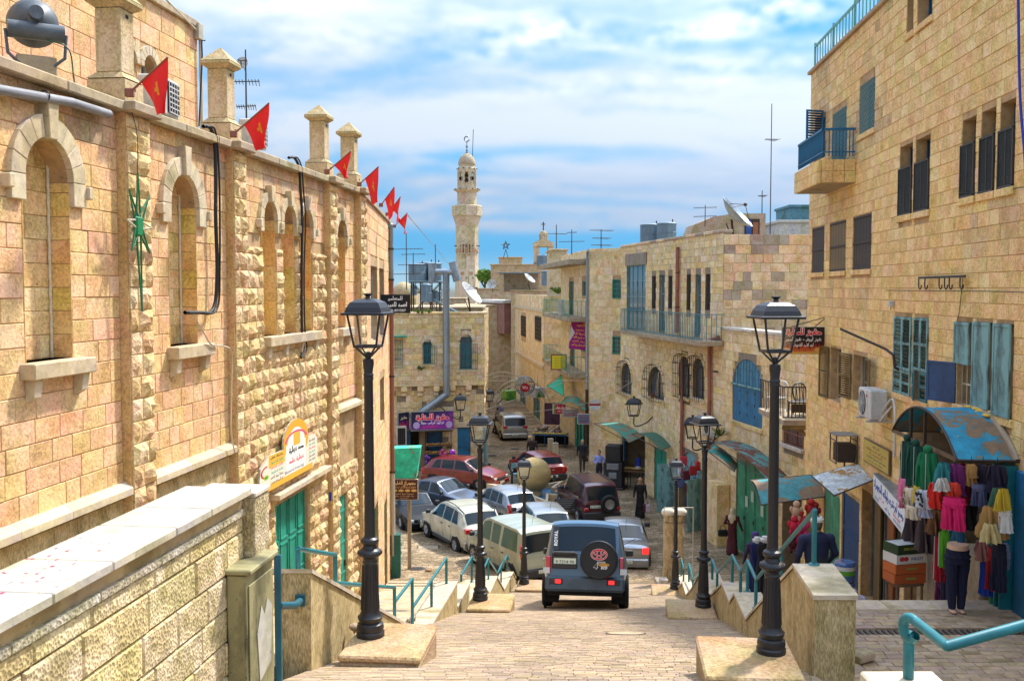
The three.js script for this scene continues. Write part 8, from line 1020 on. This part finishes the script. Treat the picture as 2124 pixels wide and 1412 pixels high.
person('person in a pale blue shirt and dark trousers talking on a phone',onG(1243,1004),2.7,{top:[0.25,0.3,0.62],legs:[0.012,0.014,0.03],stride:0.04,armL:{el:[-0.33,1.2,-0.03],ha:[-0.13,1.5,-0.12]},armR:{el:[0.27,1.14,-0.02],ha:[0.08,1.12,-0.22]}});
person('grey-haired person in a dark jacket walking by the green shop doors',onG(1208,978),3.1,{top:[0.012,0.012,0.018],legs:[0.03,0.024,0.02],hair:[0.35,0.33,0.3],stride:0.2,wide:1.08});
person('person in a dark brown leather jacket standing behind the red car',onG(1104,968),3.0,{top:[0.028,0.012,0.01],legs:blk,stride:0.05,wide:1.1});
{const d=15.4,p=atD(1690,1240,d).setY(GY(15.4)+0.03),x=atD(1694,1140,d).x;p.x=x;person('person in a navy sweater and pale collar seen from behind on the shop steps',p,0.15,{top:navy,legs:[0.02,0.03,0.04],hair:[0.09,0.06,0.04],stride:0.06,wide:1.18,armL:{el:[-0.3,1.16,0],ha:[-0.31,0.92,-0.08]},armR:{el:[0.31,1.16,0.02],ha:[0.26,0.95,-0.16]}});const t=thing('cap','pale flat cap worn by the person in the navy sweater','cap',[x,p.y+1.69,-d]);gb([0.7,0.68,0.62]).lathe([[0.105,0],[0.108,0.04],[0.08,0.075],[0.001,0.085]],[0,-0.01,0],18).build('crown',mat([0.6,0.58,0.52],0.9),t);}
{const p=atD(1566,1200,26.4);person('person in a purple headscarf and dark purple coat beside the dummies',V(p.x,GY(26.4)+0.03,p.z),0.3,{top:[0.035,0.01,0.06],dress:[0.03,0.01,0.05],veil:[0.05,0.03,0.16]});}
person('person in grey with dark trousers leaning beside the silver people carrier',onG(1029,897),-1.2,{top:[0.12,0.11,0.12],legs:blk,stride:0.14,lean:0.12});person('person in a pale blue shirt and white cap standing in the narrow street',onG(1037,886),0.2,{top:[0.16,0.18,0.34],legs:navy,hair:[0.6,0.6,0.58],stride:0.03});
// bags carried
const bag=(name,label,p,w,h,c,rough=0.5)=>{const t=thing(name,label,'bag',p);gb().box(-w/2,w/2,-h,0,-w*0.2,w*0.2,Math.min(w,h)*0.15).build('body',mat(c,rough),t);gb().tube([[-w*0.3,0,0],[-w*0.2,h*0.5,0],[w*0.2,h*0.5,0],[w*0.3,0,0]],0.012,6,16).build('handles',mat(c,rough),t);};
bag('handbag','dark red handbag held by the person in black',atD(1340,1045,42.6),0.26,0.36,[0.09,0.012,0.02]);bag('shopping_bag','pale carrier bag held by the person in black',atD(1345,1046,42.5),0.22,0.34,[0.5,0.42,0.45]);bag('handbag','black handbag on the arm of the person in maroon',atD(1500,1098,36.6),0.36,0.26,[0.01,0.01,0.012]);
// ================= cloth goods =================
const CM=(c,o={})=>{const k='c'+c.join();if(!cache.has(k))cache.set(k,mat(c,0.9,{bumpMap:T.cloth,bumpScale:0.002,side:THREE.DoubleSide,...o}));return cache.get(k);};
// a hanging tube of cloth: rows [x, y, half width, half depth]
const dense=(r)=>r.flatMap((a,i)=>i<r.length-1?[0,0.33,0.66].map((k)=>a.map((v,j)=>lerp(v,r[i+1][j],k)*(j>1?1+0.07*Math.sin(i*7+k*9+a[1]*40):1))):[a]);
function drape(g,rows,ph=0,fold=0.14,n=30){const P=dense(rows).map(([x,y,w,z],i)=>Array.from({length:n+1},(_,k)=>{const a=k/n*6.2832,r=1+fold*1.3*(0.35+i/rows.length)*Math.sin(a*7+ph+i*0.5)+0.07*Math.sin(a*11+ph*2+i);return[x+Math.cos(a)*w*r,y,Math.sin(a)*z*r];}));for(let i=1;i<P.length;i++)for(let k=0;k<n;k++)g.quad(P[i][k],P[i][k+1],P[i-1][k+1],P[i-1][k]);return g;}
const soft=(g)=>toCreasedNormals(g.geo(),1.1);
function garment(kind,label,c,p,w,h,turn=0,c2){
const t=thing(kind==='pants'?'trousers':kind==='skirt'?'skirt':kind==='hood'?'hooded_jacket':'child_top',label,'garment',p,turn,'clothes hung at the shop'),m=CM(c),ph=rnd(0,6);
if(kind==='pants'){put('waistband',soft(drape(gb(),[[0,0,w*0.46,0.06],[0,-h*0.12,w*0.5,0.07],[0,-h*0.3,w*0.5,0.07]],ph,0.05)),m,t);for(const s of[-1,1])put('trouser_leg',soft(drape(gb(),[[s*w*0.24,-h*0.26,w*0.26,0.065],[s*w*0.26,-h*0.6,w*0.22,0.06],[s*w*0.28,-h,w*0.21,0.06]],ph+s,0.16)),m,t);}
else if(kind==='skirt')put('cloth',soft(drape(gb(),[[0,0,w*0.3,0.06],[0,-h*0.3,w*0.34,0.07],[0,-h,w*0.4,0.08]],ph,0.3,30)),m,t);
else{put('torso',soft(drape(gb(),[[0,0.0,w*0.1,0.04],[0,-h*0.05,w*0.34,0.04],[0,-h*0.3,w*0.36,0.055],[0,-h*0.7,w*0.36,0.055],[0,-h,w*0.35,0.05]],ph,0.17,32)),m,t);for(const s of[-1,1])put('sleeve',soft(drape(gb(),[[s*w*0.3,-h*0.05,w*0.1,0.05],[s*w*0.42,-h*0.4,w*0.1,0.055],[s*w*0.44,-h*(kind==='hood'?0.85:0.6),w*0.08,0.045]],ph+s,0.1,12)),m,t);if(kind==='hood'){const q=gb();q.ball([0,h*0.05,0.02],w*0.22,1,0.9,0.7,12);q.build('hood',m,t);gb().rod([0,-0.02,0.1],[0,-h*0.95,0.105],0.006,0.006,5).build('zip',CM([0.5,0.5,0.5]),t);}if(c2){const q=gb();for(let k=0;k<12;k++)q.ball([rnd(-w*0.26,w*0.26),rnd(-h*0.9,-h*0.12),0.1],0.022,1,1,0.4,6);q.build('print_spots',CM(c2),t);}gb().tube([[-w*0.2,-0.02,0],[0,0.05,0],[0,0.1,0]],0.005,5,10).build('hanger',M.wire,t);}
return t;
}
{const F=RB,at=(x,y,w)=>{const[u,v]=F.px(x,y,w);return F.at(u,v,w);},sc=(x,w)=>-at(x,1000,w).z/FOC;
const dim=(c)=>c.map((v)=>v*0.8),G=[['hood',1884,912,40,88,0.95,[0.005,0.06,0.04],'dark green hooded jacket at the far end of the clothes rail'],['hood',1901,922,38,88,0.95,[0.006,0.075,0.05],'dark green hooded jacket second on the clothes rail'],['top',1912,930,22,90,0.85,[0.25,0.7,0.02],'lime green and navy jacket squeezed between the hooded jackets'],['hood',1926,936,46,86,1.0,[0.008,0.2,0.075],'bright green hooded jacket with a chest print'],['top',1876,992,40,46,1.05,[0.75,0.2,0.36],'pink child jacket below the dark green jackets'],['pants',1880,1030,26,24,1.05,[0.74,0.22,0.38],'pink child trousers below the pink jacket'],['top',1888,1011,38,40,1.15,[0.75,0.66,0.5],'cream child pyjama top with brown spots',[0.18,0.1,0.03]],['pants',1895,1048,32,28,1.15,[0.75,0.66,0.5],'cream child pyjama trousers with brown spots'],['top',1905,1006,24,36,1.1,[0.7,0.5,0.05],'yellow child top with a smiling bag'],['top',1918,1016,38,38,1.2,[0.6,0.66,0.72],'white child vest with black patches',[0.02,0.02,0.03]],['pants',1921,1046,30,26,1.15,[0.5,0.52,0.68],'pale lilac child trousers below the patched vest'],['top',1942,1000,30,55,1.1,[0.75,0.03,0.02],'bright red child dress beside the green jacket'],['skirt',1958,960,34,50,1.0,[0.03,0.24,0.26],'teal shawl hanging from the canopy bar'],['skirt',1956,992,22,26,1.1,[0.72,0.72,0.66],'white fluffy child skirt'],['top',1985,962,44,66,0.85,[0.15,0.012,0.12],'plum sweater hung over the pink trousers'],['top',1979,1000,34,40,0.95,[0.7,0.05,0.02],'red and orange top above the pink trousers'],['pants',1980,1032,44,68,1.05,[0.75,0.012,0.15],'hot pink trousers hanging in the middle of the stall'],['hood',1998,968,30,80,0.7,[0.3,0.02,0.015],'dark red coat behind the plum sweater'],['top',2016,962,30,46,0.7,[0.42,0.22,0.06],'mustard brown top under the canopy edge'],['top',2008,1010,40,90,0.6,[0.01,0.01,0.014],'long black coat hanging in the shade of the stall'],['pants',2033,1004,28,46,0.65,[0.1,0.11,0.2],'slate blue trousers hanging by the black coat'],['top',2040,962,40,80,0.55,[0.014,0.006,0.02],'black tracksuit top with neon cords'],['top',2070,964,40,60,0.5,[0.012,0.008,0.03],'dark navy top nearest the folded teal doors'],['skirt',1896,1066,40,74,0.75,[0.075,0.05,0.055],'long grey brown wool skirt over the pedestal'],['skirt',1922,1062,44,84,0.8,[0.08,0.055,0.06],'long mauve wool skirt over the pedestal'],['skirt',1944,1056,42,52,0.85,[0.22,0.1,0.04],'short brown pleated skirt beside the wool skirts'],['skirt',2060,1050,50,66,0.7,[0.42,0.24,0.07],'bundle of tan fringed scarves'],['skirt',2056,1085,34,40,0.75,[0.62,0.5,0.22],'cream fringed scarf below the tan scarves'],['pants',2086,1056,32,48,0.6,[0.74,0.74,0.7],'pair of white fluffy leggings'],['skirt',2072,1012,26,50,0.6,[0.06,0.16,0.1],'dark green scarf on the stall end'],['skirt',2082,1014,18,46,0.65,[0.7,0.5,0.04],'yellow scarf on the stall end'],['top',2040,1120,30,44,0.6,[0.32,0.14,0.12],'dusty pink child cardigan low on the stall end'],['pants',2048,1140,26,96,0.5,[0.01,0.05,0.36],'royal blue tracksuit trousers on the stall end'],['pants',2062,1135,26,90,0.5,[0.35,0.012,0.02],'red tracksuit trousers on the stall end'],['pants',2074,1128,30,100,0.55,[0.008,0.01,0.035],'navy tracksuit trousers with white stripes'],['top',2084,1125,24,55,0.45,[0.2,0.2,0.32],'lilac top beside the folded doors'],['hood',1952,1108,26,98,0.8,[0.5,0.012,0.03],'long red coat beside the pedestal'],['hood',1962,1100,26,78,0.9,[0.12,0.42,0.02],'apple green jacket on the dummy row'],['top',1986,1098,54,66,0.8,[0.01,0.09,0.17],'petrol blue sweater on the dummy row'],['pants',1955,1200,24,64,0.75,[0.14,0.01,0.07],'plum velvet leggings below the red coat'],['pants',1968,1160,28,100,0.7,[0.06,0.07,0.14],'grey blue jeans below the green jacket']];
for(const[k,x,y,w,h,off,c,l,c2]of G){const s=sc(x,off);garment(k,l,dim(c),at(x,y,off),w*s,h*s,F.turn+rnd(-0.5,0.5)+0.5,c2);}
// leg dummy on the landing
{const p=onY(1984,1287,5.52);p.z=-13.5;const s=13.5/FOC,t=thing('leg_dummy','shop dummy of hips and legs in dark navy leggings','dummy',V(atD(1984,1280,13.5).x,5.52,-13.5)),W2=0.16;gb([0.6,0.4,0.28]).lathe([[0.001,0.97],[0.135,0.97],[0.14,0.9]],[0,0,0],20).build('waist',mat([0.6,0.38,0.26],0.5),t);put('leggings',soft(drape(gb(),[[0,0.91,0.142,0.11],[0,0.8,0.165,0.13],[0,0.7,0.165,0.12]],0,0.01)),CM([0.008,0.01,0.035]),t);for(const sd of[-1,1]){put('legging_leg',soft(drape(gb(),[[sd*0.08,0.72,0.09,0.1],[sd*0.075,0.45,0.065,0.07],[sd*0.07,0.3,0.062,0.068],[sd*0.06,0.06,0.042,0.045]],0,0.02)),CM([0.008,0.01,0.035]),t);gb([0.6,0.4,0.28]).ball([sd*0.06,0.03,0.03],0.045,0.9,0.6,1.8,10).build('foot',mat([0.6,0.38,0.26],0.5),t);}}
// dress dummies further down the steps
for(const[x,d,c,l]of[[1571,24.4,[0.012,0.016,0.09],'headless dress dummy in a navy robe with a white neck cap'],[1587,23.4,[0.01,0.01,0.014],'headless dress dummy in a black robe with a white neck cap']]){const q=atD(x,1200,d),t=thing('dress_dummy',l,'dummy',V(q.x,GY(d)+0.05,-d),0.3);gb().lathe([[0.12,1.42],[0.13,1.5],[0.09,1.51],[0.08,1.56],[0.001,1.57]],[0,0,0],18).build('neck_cap',M.white,t);put('robe',soft(drape(gb(),[[0,1.44,0.12,0.1],[0,1.36,0.2,0.12],[0,1.0,0.17,0.13],[0,0.5,0.22,0.18],[0,0,0.26,0.22]],d,0.08,26)),CM(c),t);}
// fruit boxes, packs, bag
[['orange cardboard fruit box at the bottom of the pile by the pedestal',[0.5,0.12,0.03],0],['orange cardboard fruit box second in the pile',[0.55,0.14,0.03],1],['white fruit box with red fruit print, third in the pile',[0.7,0.66,0.6],2],['dark green fruit box on top of the pile',[0.03,0.06,0.02],3]].forEach(([l,c,k])=>{const b=at(1876,1200,0.9),t=thing('fruit_box',l,'box',[b.x,GY(16)+0.85+k*0.16,b.z],0.15+k*0.05,'pile of fruit boxes');const q=gb();q.box(-0.27,0.27,0,0.02,-0.18,0.18).box(-0.27,0.27,0.02,0.15,0.165,0.18).box(-0.27,0.27,0.02,0.15,-0.18,-0.165).box(-0.27,-0.255,0.02,0.15,-0.165,0.165).box(0.255,0.27,0.02,0.15,-0.165,0.165);q.build('tray',mat(c,0.8),t);gb().box(-0.24,0.24,0.1,0.145,-0.16,0.16).build('lid',k>2?M.white:mat(c,0.8),t);const f=new GB();f.quad([-0.25,0.02,0.183],[0.25,0.02,0.183],[0.25,0.145,0.183],[-0.25,0.145,0.183],[[0,0],[1,0],[1,1],[0,1]]);f.build('print',mat(ONE,0.8,{map:print(200,60,(x)=>{x.fillStyle=['#b8562a','#c0602c','#e0dcd0','#28401c'][k];x.fillRect(0,0,200,60);if(k===2){x.fillStyle='#c8303c';for(const q2 of[30,60]){x.beginPath();x.arc(q2,30,18,0,7);x.fill();}text(x,'FRUIT',140,32,32,'#2c4a9a');}else if(k===3){text(x,'MELON',80,30,26,'#c8c040');x.fillStyle='#7ab82a';x.beginPath();x.arc(150,30,20,0,7);x.fill();}else{x.fillStyle='#8a9a4a';x.fillRect(70,22,70,16);}})}),t);});
{const b=at(1876,1240,0.9),t=thing('stool','low wooden stool under the pile of fruit boxes','stool',[b.x,GY(16),b.z],0.2);gb().box(-0.25,0.25,0.8,0.845,-0.17,0.17,0.01).build('seat',M.wood,t);for(const x of[-0.22,0.22])for(const z of[-0.14,0.14])gb().rod([x,0,z],[x,0.8,z],0.022).build('leg',M.wood,t);}
[0,1].forEach((k)=>{const p=at(1752,1190,0.7),t=thing('paper_pack',['shrink-wrapped pack with blue and green print standing on the other pack','shrink-wrapped pack with blue and green print under the other pack'][k],'pack',[p.x,GY(20)+0.62-k*0.42,p.z],0.2);gb().lathe([[0.001,0],[0.2,0],[0.21,0.03],[0.21,0.37],[0.19,0.4],[0.001,0.4]],[0,0,0],20).build('wrap',phys([0.06,0.16,0.42],0.2,{clearcoat:1}),t);gb().lathe([[0.213,0.14],[0.213,0.27]],[0,0,0],20).build('green_band',plain([0.12,0.4,0.04],0.3),t);gb().lathe([[0.214,0.24],[0.214,0.32]],[0,0,0],20).build('white_band',plain([0.7,0.7,0.65],0.3),t);});
{const p=at(1778,1240,0.7),q=gb();for(let k=0;k<7;k++)q.ball([rnd(-0.12,0.12),0.12+k*0.06,rnd(-0.1,0.1)],rnd(0.1,0.17),1,1,1,8);const m=single('plastic_bundle',q,mat([0.55,0.5,0.58],0.25),'heap of clear plastic wrapped goods by the blue door','bundle');m.position.set(p.x,GY(19.5),p.z);}
// stuffed dolls at the small shop
const dolls=[[1652,1060,[0.55,0.36,0.24]],[1660,1078,[0.5,0.03,0.03]],[1648,1090,[0.6,0.02,0.06]],[1658,1103,[0.55,0.01,0.12]],[1666,1092,[0.7,0.04,0.2]],[1656,1120,[0.5,0.01,0.03]],[1645,1127,[0.1,0.01,0.02]],[1682,1056,[0.4,0.02,0.02]],[1690,1062,[0.3,0.01,0.02]]];dolls.forEach(([x,y,c],i)=>{const p=atD(x,y,24.2),t=thing('stuffed_doll',['tan','brick red','scarlet','crimson','pink','deep red','dark maroon','rust red','wine red'][i]+' stuffed doll hanging in the bunch under the turquoise awning','doll',p,rnd(-0.5,0.5),'stuffed dolls under the awning'),m=CM(c);gb().ball([0,0,0],0.12,1,1.2,0.9,10).build('body',m,t);gb().ball([0.01,0.18,0.02],0.09,1,1,1,10).build('head',m,t);for(const s of[-1,1]){gb().ball([s*0.12,0.05,0.03],0.05,0.8,1.6,0.8,8).build('arm',m,t);gb().ball([s*0.07,-0.16,0.04],0.055,0.8,1.4,0.9,8).build('leg',m,t);}});
}
{ // goods of the blue arched shop, oven and bread table, fruit stall
const hang=[[1418,955,[0.5,0.05,0.08]],[1424,985,[0.12,0.02,0.03]],[1438,975,[0.35,0.02,0.03]],[1446,1000,[0.08,0.05,0.12]],[1432,1010,[0.16,0.04,0.05]],[1410,1000,[0.1,0.12,0.32]],[1414,975,[0.55,0.5,0.6]],[1452,965,[0.6,0.02,0.02]],[1442,1030,[0.2,0.03,0.05]],[1430,1040,[0.05,0.03,0.09]]];hang.forEach(([x,y,c],i)=>{const p=atD(x,y,41.2-(i%3)*0.2),t=thing('hanging_bag',['rose','black and red','red','violet','dark red woven','blue','lilac','bright red','wine red','dark violet'][i]+' bag hung with the goods of the blue arched shop','bag',p,0.3,'goods of the blue arched shop');gb().box(-0.17,0.17,-0.22,0.18,-0.05,0.05,0.03).build('body',CM(c),t);gb().tube([[-0.12,0.18,0],[0,0.42,0],[0.12,0.18,0]],0.012,5,12).build('strap',CM(c),t);});
{const p=onG(1274,1012),t=thing('street_oven','sooty black iron street oven with a square hood','oven',p,-0.3);gb().box(-0.48,0.48,0.12,1.35,-0.4,0.4,0.03).build('case',mat([0.03,0.03,0.034],0.7,{map:T.metal}),t);gb().box(-0.4,0.4,1.35,2.2,-0.35,0.35,0.05).build('hood',mat([0.035,0.03,0.028],0.8,{map:T.metal}),t);gb().box(-0.3,0.3,1.0,1.3,0.4,0.43,0.01).build('oven_door',M.galv2,t);gb().box(-0.2,0.2,0.55,0.85,0.4,0.42,0.01).build('dial_panel',M.galv,t);gb().box(-0.55,0.55,0,0.12,-0.5,0.5,0.02).build('base',M.iron,t);}
const br=tint([[0.5,0.34,0.12],[0.55,0.38,0.14],[0.45,0.28,0.1]],0.12),bm=mat(ONE,0.85,{vertexColors:true});
{const p=onG(1317,1012),t=thing('bread_table','long table of flat bread on thin iron legs beside the oven','table',p,-0.35);gb().box(-0.95,0.85,0.86,0.94,-0.35,0.35,0.01).build('top',M.wood,t);for(const x of[-0.85,-0.3,0.3,0.78])for(const z of[-0.3,0.3])gb().rod([x,0,z],[x,0.86,z],0.02).build('leg',M.iron,t);for(let k=0;k<26;k++)gb(br()).add(new THREE.TorusGeometry(0.1,0.035,6,14),M4([-0.8+(k%9)*0.15,0.97+0.05*(k>17),-0.2+Math.floor(k/9)*0.18],Math.PI/2+rnd(-0.2,0.2),0,0,[1.5,0.8,1])).build('bread_ring',bm,t);gb().ball([0.2,1.05,0.1],0.13,1.3,0.7,1).build('wrapped_loaf',M.white,t);gb().box(0.0,0.25,0.95,1.5,-0.3,-0.1,0.03).build('blue_bag',plain([0.01,0.05,0.5],0.4),t);}
{const p=onG(1142,925),t=thing('fruit_stall','stall table heaped with bagged fruit and a row of yellow fruit','stall',p,-0.2);gb().box(-1.1,1.1,0.72,0.8,-0.5,0.5,0.01).build('table_top',M.blue,t);for(const x of[-1,-0.3,0.4,1])gb().rod([x,0,0.45],[x,0.72,0.45],0.03).build('leg',M.blue,t);for(let k=0;k<22;k++)gb([0.6*rnd(0.8,1.2),0.5,0.12]).ball([-1.05+k*0.1,0.87,0.42],0.06).build('lemon',bm,t);for(let k=0;k<60;k++){const x=rnd(-1,0.6);gb([rnd(0.3,0.6),rnd(0.18,0.4),rnd(0.12,0.35)]).ball([x,0.88+rnd(0,0.55)*(1-Math.abs(x+0.1)*0.6),rnd(-0.35,0.3)],rnd(0.09,0.16),1,0.8,1,7).build('fruit_bag',bm,t);}gb().box(-1.1,1.1,0.05,0.6,-0.45,-0.4).build('rear_panel',M.dark,t);}
{const p=atD(1147,858,63.5),t=thing('purple_curtain','mottled purple curtain of packets behind the fruit stall','curtain',p,-0.2);gb().box(-0.55,0.45,-0.7,0.7,-0.05,0.05,0.02).build('cloth',mat([0.1,0.04,0.1],0.8,{map:T.dirt}),t);}
}
{ // small leftovers: weeds on ledges, a sack, rubble by a lamp
const weed=(p,r,n,label)=>{const t=thing('weed',label,'plant',p),q=gb();for(let k=0;k<n;k++){const a=rnd(0,6.28),l=rnd(0.4,1)*r,x=Math.cos(a)*l,z=Math.sin(a)*l,h=rnd(0.3,1)*r,w=0.035*r*3;q.col=[rnd(0.06,0.14),rnd(0.12,0.2),0.03];q.tri([0,0,0],[x+w,h,z],[x-w,h*0.8,z+w]);}q.build('leaves',mat(ONE,0.85,{vertexColors:true,side:THREE.DoubleSide}),t);};
weed(BK.at(...BK.px(872,655,0.1),0.1),0.4,60,'grey-green weed tuft on the bakery roof edge under the tank stand');weed(BK.at(...BK.px(890,652,0.1),0.1),0.35,50,'weed tuft on the bakery roof edge beside the flue');weed(BK.at(...BK.px(875,768,0.3),0.32),0.3,40,'small weed growing from the bakery wall below the smaller window');weed(onG(828,1136),0.22,40,'small weed at the foot of the sign pole');weed(atD(1158,610,71),0.6,60,'dry weed on the parapet of the pale block');weed(MR.at(...MR.px(1495,905,0.3),0.3),0.35,60,'thin creeper hanging beside the air conditioner of the old house');
const y=single('sack',gb([0.75,0.36,0.02]).ball([0,0.35,0],0.3,0.8,1.25,0.7,14),mat(ONE,0.7,{vertexColors:true,bumpMap:T.cloth,bumpScale:0.003}),'full yellow sack standing on the shop steps behind the lamp post','sack');y.position.set(atD(1618,1190,17).x,GY(17)+0.05,-17);
for(const[x,z,l]of[[744,1316,'broken pale stone chip at the foot of the lamp by the green door'],[735,1306,'smaller broken stone chip by the same lamp foot']]){const m=single('stone_chip',gb([0.6,0.5,0.42]).ball([0,0.03,0],0.055,1.2,0.8,1,6),M.rock,l,'stone');m.position.copy(atD(x,z,11.05));}
}
renderer.render(scene,camera);
